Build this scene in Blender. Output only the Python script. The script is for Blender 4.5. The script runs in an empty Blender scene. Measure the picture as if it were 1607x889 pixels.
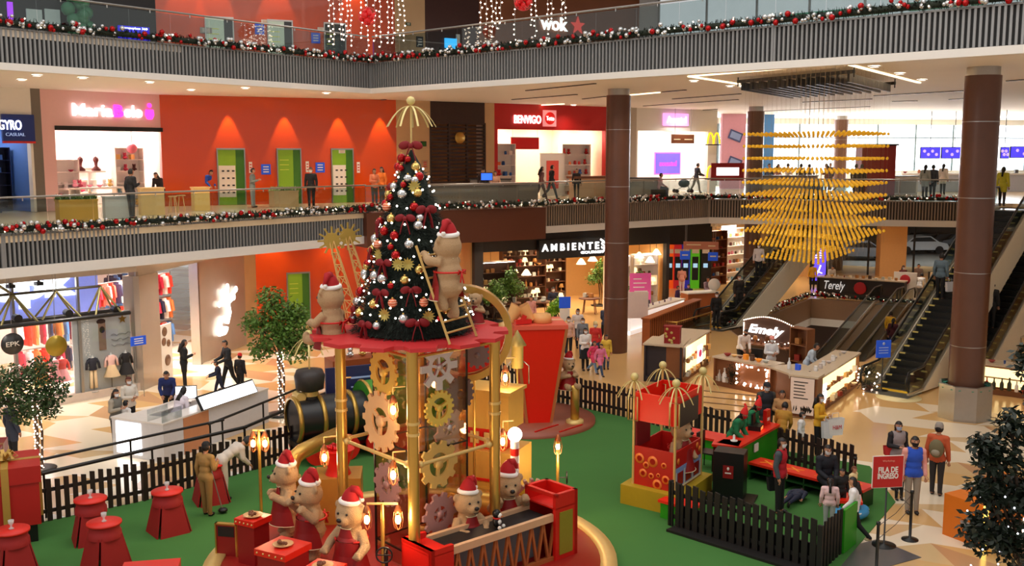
import bpy, math, random
from mathutils import Vector, Matrix, Euler
import numpy as np
R = math.radians; PI = math.pi
rnd = random.Random(7)
sc = bpy.context.scene
COL = sc.collection
# ---------------- camera, world, exposure, big lights ----------------
F = 1600.0; TH = math.atan(204/1600.0); CT, ST = math.cos(TH), math.sin(TH); EYE = 8.0
cam = bpy.data.objects.new('camera', bpy.data.cameras.new('camera')); COL.objects.link(cam)
cam.location = (0, 0, EYE); cam.rotation_euler = (PI/2 - TH, 0, 0)
cam.data.sensor_width = 36; cam.data.lens = 36*F/1607; cam.data.clip_end = 400; cam.data.clip_start = .1
sc.camera = cam
w = bpy.data.worlds.new('world'); sc.world = w; w.use_nodes = True
bg = w.node_tree.nodes['Background']; bg.inputs[0].default_value = (1, .95, .9, 1); bg.inputs[1].default_value = .45
sc.view_settings.view_transform = 'Standard'; sc.view_settings.look = 'None'
sc.view_settings.exposure = 0.22; sc.view_settings.gamma = 1; sc.view_settings.use_curve_mapping = False
def area(name, loc, sx, sy, e, col=(1, .95, .9), rot=(0, 0, 0)):
    l = bpy.data.lights.new(name, 'AREA'); l.shape = 'RECTANGLE'; l.size = sx; l.size_y = sy; l.energy = e; l.color = col
    o = bpy.data.objects.new(name, l); COL.objects.link(o); o.location = loc; o.rotation_euler = rot; return o
def spot(name, loc, e, size=110, blend=.9, col=(1, .91, .8), rad=.06, rot=(0, 0, 0)):
    l = bpy.data.lights.new(name, 'SPOT'); l.energy = e; l.spot_size = R(size); l.spot_blend = blend; l.color = col; l.shadow_soft_size = rad
    o = bpy.data.objects.new(name, l); COL.objects.link(o); o.location = loc; o.rotation_euler = rot; return o
area('skylight', (0, 18, 19), 22, 20, 1900)
area('skylight', (6, 44, 19), 14, 14, 700)
area('window_daylight', (24, 73, 8.0), 26, 4, 2600, (.92, .96, 1), (R(-90), 0, R(6)))
area('court_light', (-16, 6, 16), 8, 8, 700, rot=(R(30), R(-35), 0))
# ---------------- projection helpers (photo pixel -> place on a real plane) ----------------
def ray(px, py):
    u = (px-803.5)/F; v = (444.5-py)/F
    return u, CT+v*ST, -ST+v*CT
def G(px, py, z=0.0):
    x, y, w_ = ray(px, py); t = (z-EYE)/w_; return Vector((x*t, y*t, z))
def D(px, py, Y):
    x, y, w_ = ray(px, py); t = Y/y; return Vector((x*t, Y, EYE+w_*t))
# ---------------- materials ----------------
def lin(c):
    return tuple((v/12.92 if v <= .04045 else ((v+.055)/1.055)**2.4) for v in [k/255 for k in c])+(1,)
MATS = {}
def mat(name, rgb, rough=.6, metal=0, emit=0, var=.06, scale=8, trans=0, alpha=1, spec=.5, bump=0, coat=0):
    if name in MATS: return MATS[name]
    m = bpy.data.materials.new(name); m.use_nodes = True; nt = m.node_tree; b = nt.nodes['Principled BSDF']
    c = lin(rgb)
    if var > 0:
        nz = nt.nodes.new('ShaderNodeTexNoise'); nz.inputs['Scale'].default_value = scale; nz.inputs['Detail'].default_value = 3
        tc = nt.nodes.new('ShaderNodeTexCoord'); nt.links.new(tc.outputs['Object'], nz.inputs['Vector'])
        mx = nt.nodes.new('ShaderNodeMix'); mx.data_type = 'RGBA'
        mx.inputs[6].default_value = tuple(v*(1-var) for v in c[:3])+(1,); mx.inputs[7].default_value = tuple(min(1, v*(1+var)) for v in c[:3])+(1,)
        nt.links.new(nz.outputs[0], mx.inputs[0]); nt.links.new(mx.outputs[2], b.inputs['Base Color'])
        if bump:
            bp = nt.nodes.new('ShaderNodeBump'); bp.inputs['Strength'].default_value = bump; bp.inputs['Distance'].default_value = .02
            nt.links.new(nz.outputs[0], bp.inputs['Height']); nt.links.new(bp.outputs[0], b.inputs['Normal'])
    else: b.inputs['Base Color'].default_value = c
    b.inputs['Roughness'].default_value = rough; b.inputs['Metallic'].default_value = metal
    b.inputs['Specular IOR Level'].default_value = spec
    if trans: b.inputs['Transmission Weight'].default_value = trans; b.inputs['IOR'].default_value = 1.1
    if alpha < 1: b.inputs['Alpha'].default_value = alpha
    if coat: b.inputs['Coat Weight'].default_value = coat
    if emit: b.inputs['Emission Color'].default_value = c; b.inputs['Emission Strength'].default_value = emit
    MATS[name] = m; return m
def glassmat(name, tint=(225, 235, 235), alpha=.1):
    if name in MATS: return MATS[name]
    m = bpy.data.materials.new(name); m.use_nodes = True; nt = m.node_tree; nt.nodes.clear()
    o = nt.nodes.new('ShaderNodeOutputMaterial'); mx = nt.nodes.new('ShaderNodeMixShader')
    t = nt.nodes.new('ShaderNodeBsdfTransparent'); g = nt.nodes.new('ShaderNodeBsdfGlossy'); g.inputs['Roughness'].default_value = .03
    lw = nt.nodes.new('ShaderNodeLayerWeight'); lw.inputs[0].default_value = .25
    mp = nt.nodes.new('ShaderNodeMath'); mp.operation = 'MULTIPLY_ADD'; mp.inputs[1].default_value = .5; mp.inputs[2].default_value = alpha*.5
    t.inputs[0].default_value = lin(tint)
    nt.links.new(lw.outputs['Fresnel'], mp.inputs[0]); nt.links.new(mp.outputs[0], mx.inputs[0])
    nt.links.new(t.outputs[0], mx.inputs[1]); nt.links.new(g.outputs[0], mx.inputs[2]); nt.links.new(mx.outputs[0], o.inputs[0])
    MATS[name] = m; return m
WHITE = mat('white_paint', (238, 232, 224), .6, var=.02)
CEIL = mat('ceiling_paint', (246, 240, 232), .7, var=.02, scale=1)
SLAT = mat('grey_slat', (150, 150, 150), .45, .3)
DARK = mat('dark_backing', (22, 22, 23), .6)
BLACK = mat('black_paint', (14, 13, 13), .4)
BROWNSLAT = mat('brown_slat', (156, 136, 118), .5)
ORANGE = mat('orange_panel', (214, 76, 14), .22, var=.05, scale=.6, coat=.3)
PINK = mat('pink_facade', (238, 190, 190), .6, var=.03)
BEIGE = mat('beige_stone', (212, 172, 128), .5, var=.08, scale=1.2)
COLBR = mat('brown_wood_cladding', (98, 62, 46), .35, var=.18, scale=2)
STEEL = mat('brushed_steel', (175, 172, 168), .28, .9)
DSTEEL = mat('dark_steel', (70, 70, 72), .35, .8)
GOLD = mat('gold_paint', (198, 158, 78), .3, .75, var=.05)
PGOLD = mat('pale_gold_paint', (222, 190, 118), .4, .35)
YGOLD = mat('yellow_gold_board', (222, 186, 70), .5, .15)
RED = mat('red_paint', (205, 24, 14), .4, var=.05)
DRED = mat('deep_red_paint', (140, 10, 12), .5, var=.08)
BRED = mat('bright_red_panel', (240, 34, 12), .4, var=.03)
GREENP = mat('green_panel', (40, 150, 16), .5)
LIME = mat('lime_panel', (134, 186, 40), .4)
BEAR = mat('bear_fur', (182, 148, 110), .95, var=.22, scale=60, bump=.6)
BEARL = mat('bear_fur_light', (212, 172, 124), .95, var=.2, scale=60, bump=.6)
NOSE = mat('bear_nose', (20, 12, 10), .3)
CREAM = mat('cream_trim', (232, 220, 180), .5)
GLOWW = mat('white_light', (255, 250, 240), emit=6, var=0)
GLOWWARM = mat('warm_light', (255, 190, 110), emit=22, var=0)
GLOWSIGN = mat('sign_white_light', (255, 252, 250), emit=2, var=0)
GLOWPINK = mat('sign_pink_light', (255, 60, 220), emit=1.6, var=0)
GLASS = glassmat('railing_glass', (225, 235, 235), .1)
SHOPGLASS = glassmat('shop_glass', (240, 244, 245), .06)
WOOD = mat('brown_wood', (112, 62, 34), .45, var=.2, scale=3)
ORWOOD = mat('reddish_wood_slats', (170, 92, 44), .5, var=.2, scale=3)
SILVERB = mat('silver_bauble', (215, 215, 215), .18, .8, var=0)
REDB = mat('red_bauble', (176, 12, 16), .15, .5, var=0)
GOLDB = mat('gold_bauble', (225, 190, 110), .2, .8, var=0)
STRIPEB = mat('copper_bauble', (225, 110, 70), .3, .4, var=0)
NEEDLE = mat('dark_pine', (16, 30, 20), .8, var=.3, scale=12)
GNEEDLE = mat('garland_pine', (24, 34, 20), .8, var=.3, scale=12)
SHOPW = mat('shop_wall_white', (240, 232, 226), .7, var=.03)
PANEL = mat('light_panel', (255, 248, 238), emit=5, var=0)
TAN = mat('birch_board', (226, 190, 130), .5)
# ---------------- mesh builder ----------------
class MB:
    def __init__(s): s.v = []; s.f = []; s.mi = []; s.cur = 0; s.sm = []
    def add(s, vs, fs, M=None, smooth=False):
        n = len(s.v)
        for p in vs:
            p = Vector(p)
            s.v.append(M @ p if M else p)
        for q in fs: s.f.append([n+i for i in q]); s.mi.append(s.cur); s.sm.append(smooth)
        return s
    def m(s, i): s.cur = i; return s
    def box(s, c, d, rz=0, rx=0, ry=0, M=None):
        x, y, z = d[0]/2, d[1]/2, d[2]/2
        T = Matrix.Translation(c) @ Euler((rx, ry, rz)).to_matrix().to_4x4()
        if M: T = M @ T
        return s.add([(-x,-y,-z),(x,-y,-z),(x,y,-z),(-x,y,-z),(-x,-y,z),(x,-y,z),(x,y,z),(-x,y,z)],
                     [(3,2,1,0),(4,5,6,7),(0,1,5,4),(1,2,6,5),(2,3,7,6),(3,0,4,7)], T)
    def b2(s, a, b):
        return s.box([(a[i]+b[i])/2 for i in range(3)], [abs(b[i]-a[i]) for i in range(3)])
    def prism(s, pts, z0, z1, M=None):
        n = len(pts)
        return s.add([(p[0], p[1], z0) for p in pts]+[(p[0], p[1], z1) for p in pts],
                     [tuple(range(n))[::-1], tuple(range(n, 2*n))]+[(i, (i+1) % n, n+(i+1) % n, n+i) for i in range(n)], M)
    def lathe(s, prof, n=20, M=None, smooth=True, cap=True):   # prof: (r,z)
        vs = []; fs = []
        for r, z in prof:
            for k in range(n):
                a = 2*PI*k/n; vs.append((r*math.cos(a), r*math.sin(a), z))
        for i in range(len(prof)-1):
            for k in range(n):
                fs.append((i*n+k, i*n+(k+1) % n, (i+1)*n+(k+1) % n, (i+1)*n+k))
        s.add(vs, fs, M, smooth)
        if not cap: return s
        if prof[0][0] > 1e-4: s.add([(prof[0][0]*math.cos(2*PI*k/n), prof[0][0]*math.sin(2*PI*k/n), prof[0][1]) for k in range(n)], [tuple(range(n))[::-1]], M)
        if prof[-1][0] > 1e-4: s.add([(prof[-1][0]*math.cos(2*PI*k/n), prof[-1][0]*math.sin(2*PI*k/n), prof[-1][1]) for k in range(n)], [tuple(range(n))], M)
        return s
    def cyl(s, a, b, r0, r1=None, n=12):
        a = Vector(a); b = Vector(b); d = b-a; L = d.length
        if L < 1e-6: return s
        M = Matrix.Translation(a) @ d.to_track_quat('Z', 'Y').to_matrix().to_4x4()
        return s.lathe([(r0, 0), (r0 if r1 is None else r1, L)], n, M)
    def ball(s, c, r, n=12, sc=(1, 1, 1), rot=None):
        M = Matrix.Translation(c)
        if rot: M = M @ Euler(rot).to_matrix().to_4x4()
        M = M @ Matrix.Diagonal((sc[0], sc[1], sc[2], 1))
        k = max(4, n//2)
        return s.lathe([(r*math.sin(PI*i/k) if 0 < i < k else 0, -r*math.cos(PI*i/k)) for i in range(k+1)], n, M)
    def tube(s, pts, r, n=8, closed=False, rf=None, w=None):   # w: flat strip half-width in local y of the frame
        pts = [Vector(p) for p in pts]; N = len(pts); vs = []; fs = []; up = None
        for i, p in enumerate(pts):
            t = (pts[(i+1) % N]-pts[i-1]) if closed else (pts[min(i+1, N-1)]-pts[max(i-1, 0)])
            t.normalize()
            if up is None: up = Vector((0, 0, 1)) if abs(t.z) < .9 else Vector((1, 0, 0))
            sx = t.cross(up)
            if sx.length < 1e-5: sx = t.orthogonal()
            sx.normalize(); up = sx.cross(t); up.normalize()
            rr = r if rf is None else rf(i/(N-1))
            for k in range(n):
                a = 2*PI*k/n+(PI/4 if n == 4 else 0)
                vs.append(p+sx*(math.cos(a)*(w or rr))+up*math.sin(a)*rr)
        M_ = N if closed else N-1
        for i in range(M_):
            for k in range(n):
                j = (i+1) % N
                fs.append((i*n+k, i*n+(k+1) % n, j*n+(k+1) % n, j*n+k))
        if not closed: fs += [tuple(range(n))[::-1], tuple(range((N-1)*n, N*n))]
        return s.add(vs, fs, None, n > 4)
    def quad(s, a, b, c, d): return s.add([a, b, c, d], [(0, 1, 2, 3)])
    def mesh(s, name, mats):
        me = bpy.data.meshes.new(name); me.from_pydata([tuple(v) for v in s.v], [], s.f)
        for m_ in (mats if isinstance(mats, (list, tuple)) else [mats]): me.materials.append(m_)
        me.polygons.foreach_set('material_index', s.mi); me.polygons.foreach_set('use_smooth', s.sm); me.update(); return me
    def obj(s, name, mats, parent=None, label=None):
        o = bpy.data.objects.new(name, s.mesh(name, mats)); COL.objects.link(o)
        if parent: o.parent = parent
        if label: o['label'] = label
        return o
def thing(name, label, cat, loc=(0, 0, 0), rz=0, group=None):
    o = bpy.data.objects.new(name, None); COL.objects.link(o); o.location = loc; o.rotation_euler = (0, 0, rz); o.empty_display_size = .2
    return tag(o, label, cat, group)
def tag(o, label, cat, group=None):
    o['label'] = label; o['category'] = cat
    if group: o['group'] = group
    return o
def struct(o): o['kind'] = 'structure'; return o
def place(o, loc, rz=0): o.location = loc; o.rotation_euler = (0, 0, rz); return o
def kids(o): return [c for c in bpy.data.objects if c.parent == o]
def dup(src, loc, rz=0, label=None, group=None, scale=None, mats=None):
    r = src.copy(); COL.objects.link(r); r.location = loc; r.rotation_euler = (0, 0, rz)
    if label: r['label'] = label
    if group: r['group'] = group
    if scale: r.scale = (scale,)*3 if not isinstance(scale, tuple) else scale
    for ch in list(src.children):
        c = ch.copy(); COL.objects.link(c); c.parent = r
        for g in list(ch.children):
            d = g.copy(); COL.objects.link(d); d.parent = c
    if mats:
        for c in r.children:
            k = c.name.split('.')[0]
            if k in mats: setmat(c, mats[k])
    return r
def setmat(o, m):
    o.material_slots[0].link = 'OBJECT'; o.material_slots[0].material = m
def textmesh(body, size, ext=.02, bold=0, shear=0):
    cu = bpy.data.curves.new('txt', 'FONT'); cu.body = body; cu.size = size; cu.extrude = ext; cu.offset = bold; cu.shear = shear
    cu.align_x = 'CENTER'; cu.align_y = 'CENTER'
    o = bpy.data.objects.new('txt', cu); COL.objects.link(o); bpy.context.view_layer.update()
    dg = bpy.context.evaluated_depsgraph_get(); me = bpy.data.meshes.new_from_object(o.evaluated_get(dg)); bpy.data.objects.remove(o)
    return me
def text(name, body, loc, rz, width, height, m, parent=None, ext=.02, bold=0, flat=False, shear=0, rx=PI/2):
    me = textmesh(body, 1, ext, bold, shear)
    co = np.array([v.co for v in me.vertices]); mn = co.min(0); mx = co.max(0); ctr = (mn+mx)/2; d = mx-mn
    sx = width/d[0]; sy = height/d[1] if height else sx
    for v in me.vertices: v.co = ((v.co.x-ctr[0])*sx, (v.co.y-ctr[1])*sy, v.co.z)
    me.materials.clear(); me.materials.append(m)
    o = bpy.data.objects.new(name, me); COL.objects.link(o); o.rotation_euler = (rx, 0, rz); o.location = loc
    if parent: o.parent = parent
    return o
# wall line frame: s along p0->p1, outward normal to the right of travel (towards viewer when p0 is left)
class Wall:
    def __init__(s, p0, p1):
        s.p0 = Vector(p0); s.p1 = Vector(p1); s.d = (s.p1-s.p0); s.L = s.d.length; s.d.normalize(); s.n = Vector((s.d.y, -s.d.x)); s.rz = math.atan2(s.d.y, s.d.x)
    def px(s, px, py):     # pixel -> (s, z)
        x, y, w_ = ray(px, py); r = Vector((x, y)); n = s.n
        t = s.p0.dot(n)/r.dot(n); P = r*t
        return (P-s.p0).dot(s.d), EYE+w_*t
    def at(s, a, z=0, off=0):
        p = s.p0+s.d*a+s.n*off; return Vector((p.x, p.y, z))
    def wall(s, name, a0, a1, z0, z1, m, th=.3):
        b = MB().b2((a0, 0, z0), (a1, th, z1)); o = b.obj(name, m); place(o, (s.p0.x, s.p0.y, 0), s.rz); return struct(o)
# ---------------- structure ----------------
Z2, Z3 = 5.7, 11.4
# plan points
void = [(16.6, 56.2), (22.5, 52.5), (13.7, 38.7), (9.9, 38.4), (9.9, 45.8)]
mf = [mat('floor_caramel', (216, 174, 116), .16, var=.06, scale=.5), mat('floor_ivory', (238, 222, 196), .16, var=.04, scale=.5),
      mat('floor_tan', (196, 150, 108), .18, var=.06, scale=.5), mat('floor_sand', (214, 182, 134), .16, var=.05, scale=.5), mat('floor_grey', (84, 82, 82), .3)]
fl = MB()
# slanted parallelogram paving laid in strips; plain caramel stone between the kiosks
def plain(x, y): return (x > 1.5 and y > 26 and (x < 11 or y > 31.5)) or (y > 36 and x > -1)
sw, sl = 1.05, 1.75
ang = R(-28); ca, sa = math.cos(ang), math.sin(ang)
for j in range(-45, 72):
    for i in range(-38, 44):
        sk = .55 if j % 2 else -.55
        def T(u, v): return (u*ca-v*sa, 26+u*sa+v*ca, 0)
        u0 = i*sl+(j % 3)*.4; v0 = j*sw
        a, b, c, d = T(u0, v0), T(u0+sl, v0), T(u0+sl+sk, v0+sw), T(u0+sk, v0+sw)
        # keep strips gap-free: both neighbours use the same skew inside one row
        cx, cy = (a[0]+c[0])/2, (a[1]+c[1])/2
        if not (-32 < cx < 45 and 3 < cy < 72): continue
        if plain(cx, cy):
            fl.m(0).quad(a, b, c, d); continue
        h = (i*7+j*13+i*j*3) % 6
        if h < 2: fl.m(1).quad(a, b, c, d)
        elif h == 2: fl.m(2).quad(a, b, c, d)
        elif h == 3: fl.m(3).add([a, b, c], [(0, 1, 2)]); fl.m(1).add([a, c, d], [(0, 1, 2)])
        elif h == 4: fl.m(2).add([a, b, d], [(0, 1, 2)]); fl.m(0).add([b, c, d], [(0, 1, 2)])
        else: fl.m(0).quad(a, b, c, d)
fo = fl.obj('floor', mf)
cut = MB().prism(void[::-1], -1, 1).obj('cut', WHITE)
bm_ = fo.modifiers.new('b', 'BOOLEAN'); bm_.object = cut; bm_.operation = 'DIFFERENCE'; bm_.solver = 'FAST'
bpy.context.view_layer.update()
me = bpy.data.meshes.new_from_object(fo.evaluated_get(bpy.context.evaluated_depsgraph_get()))
fo.modifiers.clear(); fo.data = me; bpy.data.objects.remove(cut); struct(fo)
# void shaft, white lip and basement
shaft = MB()
n = len(void)
sm_ = mat('shaft_slats', (150, 116, 88), .5)
for i in range(n):
    a = Vector(void[i]); b = Vector(void[(i+1) % n]); W_ = Wall(a, b); L = W_.L
    o = MB().b2((0, -.1, -1.1), (L, 0, -.02)); k = 0
    x = .05
    while x < L: o.box((x, -.12 if False else .02, -.56), (.05, .05, 1.05)); x += .16
    oo = o.obj('trim_%d' % (i+10), sm_); place(oo, (a.x, a.y, 0), W_.rz); struct(oo)
    oo = MB().b2((0, -.14, -1.5), (L, .04, -1.1)).obj('trim_%d' % (i+20), WHITE); place(oo, (a.x, a.y, 0), W_.rz); struct(oo)
struct(MB().b2((-5, 25, -5.8), (40, 75, -5.7)).obj('floor_basement', mat('basement_floor', (150, 135, 115), .3)))
struct(MB().b2((5, 66, -5.7), (40, 66.3, -1.5)).obj('wall_basement', mat('basement_wall', (105, 78, 60), .6)))
for x in (14, 19): area('basement_light', (x, 50, -1.7), 2, 2, 220)
# slab edges (fascias)
def fascia(name, pts, ztop, zs, zb, slatm, backm, step=.135, sw=.06):
    n = 0
    for i in range(len(pts)-1):
        W_ = Wall(pts[i], pts[i+1]); L = W_.L
        o = MB().b2((0, .05, zs), (L, .2, ztop)); o.obj_ = 0
        oo = o.obj('trim_%s' % NT(), backm); place(oo, (*pts[i], 0), W_.rz); struct(oo)
        o = MB(); x = step/2
        while x < L: o.box((x, .02, (zs+ztop)/2), (sw, .06, ztop-zs-.02)); x += step
        o.b2((0, -.03, ztop-.03), (L, .2, ztop+.02)).b2((-.03, -.02, zs), (.03, .1, ztop))
        oo = o.obj('trim_%s' % NT(), slatm); place(oo, (*pts[i], 0), W_.rz); struct(oo)
        oo = MB().b2((0, -.04, zb), (L, .3, zs)).obj('trim_%s' % NT(), WHITE); place(oo, (*pts[i], 0), W_.rz); struct(oo)
_nt = [100]
def NT(): _nt[0] += 1; return _nt[0]
def ceilslab(name, pts, z, top):
    o = MB().prism(pts, z, top).obj(name, [CEIL]); return struct(o)
# L3 edge
E3 = [(-21, 18.2), (-14.25, 28.4), (-5.45, 40.0), (7.1, 28.4), (13.5, 22.3), (20, 16.2)]
fascia('l3', E3[0:], Z3+.03, 10.48, 10.28, SLAT, DARK)
# L2 edge
E2a = [(-21, 18.2), (-14.25, 28.4), (-5.6, 39.8)]
fascia('l2', E2a, Z2+.03, 4.80, 4.5, SLAT, DARK)
E2b = [(1.45, 44.2), (9.7, 50.4), (21.2, 47.6)]
fascia('l2', E2b, Z2+.03, 4.85, 4.55, BROWNSLAT, mat('brown_backing', (48, 38, 30), .6))
E2c = [(22.6, 47.4), (24, 44), (24, 20)]
# brown box balcony between
bx = Wall((-5.6, 39.3), (1.45, 43.7))
o = MB().b2((0, 0, 4.35), (bx.L, 1.2, Z2+.0)).obj('trim_%d' % NT(), mat('brown_panel', (98, 50, 28), .45, var=.05)); place(o, (*bx.p0, 0), bx.rz); struct(o)
# slabs
mez = [(-21, 18.4), (-14.1, 28.5), (-5.4, 39.9), (1.45, 44.3), (9.7, 50.5), (21.3, 47.8), (23.2, 47.2), (24.2, 44), (24.2, 20), (60, 20), (60, 110), (-40, 80), (-40, 18.4)]
struct(MB().prism([(x, y+.1) for x, y in mez], Z2-.2, Z2-.01).obj('floor_mezzanine', mat('mezzanine_floor', (228, 205, 170), .2, var=.05)))
ceilslab('ceiling', [(x, y+.2) for x, y in mez], 4.62, 4.8)
up = [(-21, 18.4), (-14.1, 28.6), (-5.45, 40.2), (7.2, 28.6), (13.6, 22.5), (20, 16.4), (60, 16.4), (60, 110), (-40, 80), (-40, 18.4)]
struct(MB().prism(up, Z3-.2, Z3-.01).obj('floor_upper', mat('upper_floor', (205, 190, 170), .25)))
ceilslab('ceiling_mezzanine', [(x, y+.1) for x, y in up], 10.5, 10.7)
struct(MB().b2((-40, 42, 16.6), (60, 80, 16.8)).obj('ceiling_upper', mat('upper_ceiling', (52, 38, 30), .7)))
# facade lines
FL = Wall((-21.0, 37.5), (-15.2, 44.6))      # left shops, mezzanine
FE = Wall((-15.2, 44.6), (-5.5, 49.0))       # elevator wall (all levels)
FR = Wall((-5.5, 49.0), (7.0, 57.5))         # right shops, mezzanine
FR2 = Wall((7.0, 57.5), (15.5, 63.0))
# elevator wall: orange on every level
for z0, z1 in ((5.69, 10.5), (11.4, 16.6)):
    FE.wall('wall_back', 0, FE.L, z0, z1, ORANGE)
# ---------------- columns ----------------
def column(px, Y, dia, z0, ztop, label, m=COLBR):
    x = D(px, 300, Y).x
    t = thing('column', label, 'column', (x, Y, z0), 0)
    r = dia/2; b = MB(); h = ztop-z0-.25
    b.lathe([(r, 0), (r, h)], 40); b.obj('cladding', m, t)
    j = MB()
    for k in range(1, 5):
        zz = h*k/4.6; j.lathe([(r+.004, zz-.012), (r+.004, zz+.012)], 40)
    j.obj('joint_ring', STEEL, t)
    MB().lathe([(r-.05, h), (r-.05, h+.25)], 40).obj('capital', STEEL, t, 'steel collar at the ceiling')
    return t
column(969, 40.7, .96, 0, 10.5, 'brown clad round column standing beside the homeware shop entrance')
column(1533, 30.4, 1.02, 0, 10.5, 'thick brown clad round column with a steel planter at its foot')
column(1183, 56, .9, 0, 10.5, 'brown round column behind the rising escalator and amber pendants')
column(1316, 70, .95, 0, 10.5, 'far brown round column in front of the bright windows')
# planter at foot of the thick column
cx = D(1521, 640, 30.4)
t = thing('planter', 'polygonal stainless steel planter ring around the thick brown column', 'planter', (D(1533, 300, 30.4).x, 30.4, 0))
MB().lathe([(.8, 0), (.8, 1.05), (.74, 1.07), (.74, .9)], 8, smooth=False).obj('planter_body', STEEL, t)
b = MB()
for k in range(8): b.box((.66*math.cos(k*PI/4), .66*math.sin(k*PI/4), .98), (.22, .3, .02), rz=k*PI/4, ry=.3)
b.obj('planter_lining', mat('teal_lining', (60, 150, 130), .4), t, 'teal pleated lining')
# ---------------- railings ----------------
def railing(p0, p1, z, label, h=1.02, postcol=STEEL, panel=1.5):
    W_ = Wall(p0, p1); t = thing('glass_railing', label, 'railing', (*p0, z), W_.rz)
    MB().cyl((0, .12, h), (W_.L, .12, h), .03).obj('handrail', postcol, t)
    n = max(1, round(W_.L/panel)); w_ = W_.L/n
    pm = MB().box((0, 0, 0), (w_-.02, .015, h-.08)).mesh('glass_panel', GLASS)
    cm = MB().cyl((0, 0, -.05), (0, -.0, .05), .02, n=6).mesh('clip', STEEL)
    for i in range(n):
        o = bpy.data.objects.new('glass_panel', pm); COL.objects.link(o); o.parent = t; o.location = ((i+.5)*w_, .12, (h-.08)/2+.01)
        o = bpy.data.objects.new('clip', cm); COL.objects.link(o); o.parent = t; o.location = ((i+.5)*w_, .12, h-.06)
    return t
RB = [(a[0], a[1]) for a in E3]
railing(RB[0], RB[1], Z3+.02, 'glass railing along the near left end of the top floor')
railing(RB[1], RB[2], Z3+.02, 'glass railing of the top floor on the left side')
railing(RB[2], RB[3], Z3+.02, 'glass railing of the top floor right of the corner')
railing(RB[3], RB[4], Z3+.02, 'glass railing at the upper right of the top floor')
railing(E2a[0], E2a[1], Z2+.04, 'glass railing at the near left end of the middle floor')
railing(E2a[1], E2a[2], Z2+.04, 'glass railing in front of the pink shop and lift doors')
railing(bx.p0, bx.p1, Z2+.02, 'frosted railing above the brown balcony box behind the tree')
railing(E2b[0], E2b[1], Z2+.04, 'glass railing in front of the red shop')
railing(E2b[1], E2b[2], Z2+.04, 'glass railing before the food court windows')
# ---------------- garlands ----------------
def garland(pts, z, label, seed, dens=11, thick=.2, off=-.08):
    r_ = random.Random(seed)
    W_ = Wall(pts[0], pts[1]); t = thing('christmas_garland', label, 'garland', (*pts[0], z), W_.rz)
    L = W_.L; f = MB(); x = 0
    f.tube([(a*L/20, off, .12) for a in range(21)], .09, 6)
    while x < L:
        for k in range(7):
            a = r_.uniform(0, 2*PI); d = Vector((r_.uniform(-.5, .5), math.cos(a), math.sin(a))).normalized(); l = r_.uniform(.12, thick)
            p = Vector((x+r_.uniform(-.05, .05), off, .13)); s_ = d.cross(Vector((1, 0, 0))).normalized()*.025
            f.add([p-s_, p+s_, p+d*l+s_*.4, p+d*l-s_*.4], [(0, 1, 2, 3)]); q = Vector((1, 0, 0))*.025
            f.add([p-q, p+q, p+d*l], [(0, 1, 2)])
        x += .07
    f.obj('foliage', GNEEDLE, t)
    bm1 = {k: MB().ball((0, 0, 0), r0, 10).mesh('bauble', m_) for k, (r0, m_) in enumerate([(.075, SILVERB), (.06, REDB), (.085, REDB), (.05, SILVERB), (.055, GOLDB)])}
    lm = MB().ball((0, 0, 0), .028, 6).mesh('bulb', GLOWW)
    N = int(L*dens); items = []
    for i in range(N):
        k = r_.choice([0, 0, 3, 3, 1, 2, 3, 0, 1]); items.append((r_.uniform(0, L), off+r_.uniform(-.19, -.02), .12+r_.uniform(-.1, .17), k))
    P0 = Vector((*pts[0], z)); items.sort(key=lambda q: (W_.at(q[0], z)-cam.location).length)
    for it in items[:100]:
        o = bpy.data.objects.new('bauble', bm1[it[3]]); COL.objects.link(o); o.parent = t; o.location = it[:3]
    if items[100:]:
        b = MB(); ms = [SILVERB, REDB, GOLDB]; mm = [0, 1, 1, 0, 2]; rr = [.075, .06, .085, .05, .055]
        for it in items[100:]: b.m(mm[it[3]]).ball(it[:3], rr[it[3]], 8)
        o = b.obj('baubles', ms, t); o['kind'] = 'stuff'
    b = MB()
    for i in range(int(L*1.3)): b.ball((r_.uniform(0, L), off-.16+r_.uniform(0, .1), .12+r_.uniform(-.08, .17)), .022, 6)
    o = b.obj('fairy_lights', mat('fairy_light', (255, 236, 200), emit=5, var=0), t); o['kind'] = 'stuff'
garland([RB[1], RB[2]], Z3+.05, 'bauble garland along the top floor edge, left run', 1)
garland([RB[0], RB[1]], Z3+.05, 'bauble garland at the far left end of the top floor edge', 11)
garland([RB[2], RB[3]], Z3+.05, 'bauble garland along the top floor edge right of the corner', 2)
garland([RB[3], RB[4]], Z3+.05, 'bauble garland at the upper right end of the top floor', 3)
garland([E2a[1], E2a[2]], Z2+.05, 'bauble garland along the middle floor before the pink shop and lifts', 4)
garland([E2a[0], E2a[1]], Z2+.05, 'bauble garland at the near left end of the middle floor', 14)
garland([tuple(bx.p0), tuple(bx.p1)], Z2+.05, 'bauble garland on top of the brown balcony box', 5)
garland([E2b[0], E2b[1]], Z2+.05, 'bauble garland on the brown slatted edge before the red shop', 6)
garland([E2b[1], E2b[2]], Z2+.05, 'bauble garland on the brown slatted edge below the bright windows', 7)
garland([void[4], void[0]], .05, 'bauble garland on the left edge of the floor opening', 8, 12, off=.15)
garland([void[0], void[1]], .05, 'bauble garland on the far edge of the floor opening below the cafe kiosk', 9, 12, off=.15)
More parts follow.
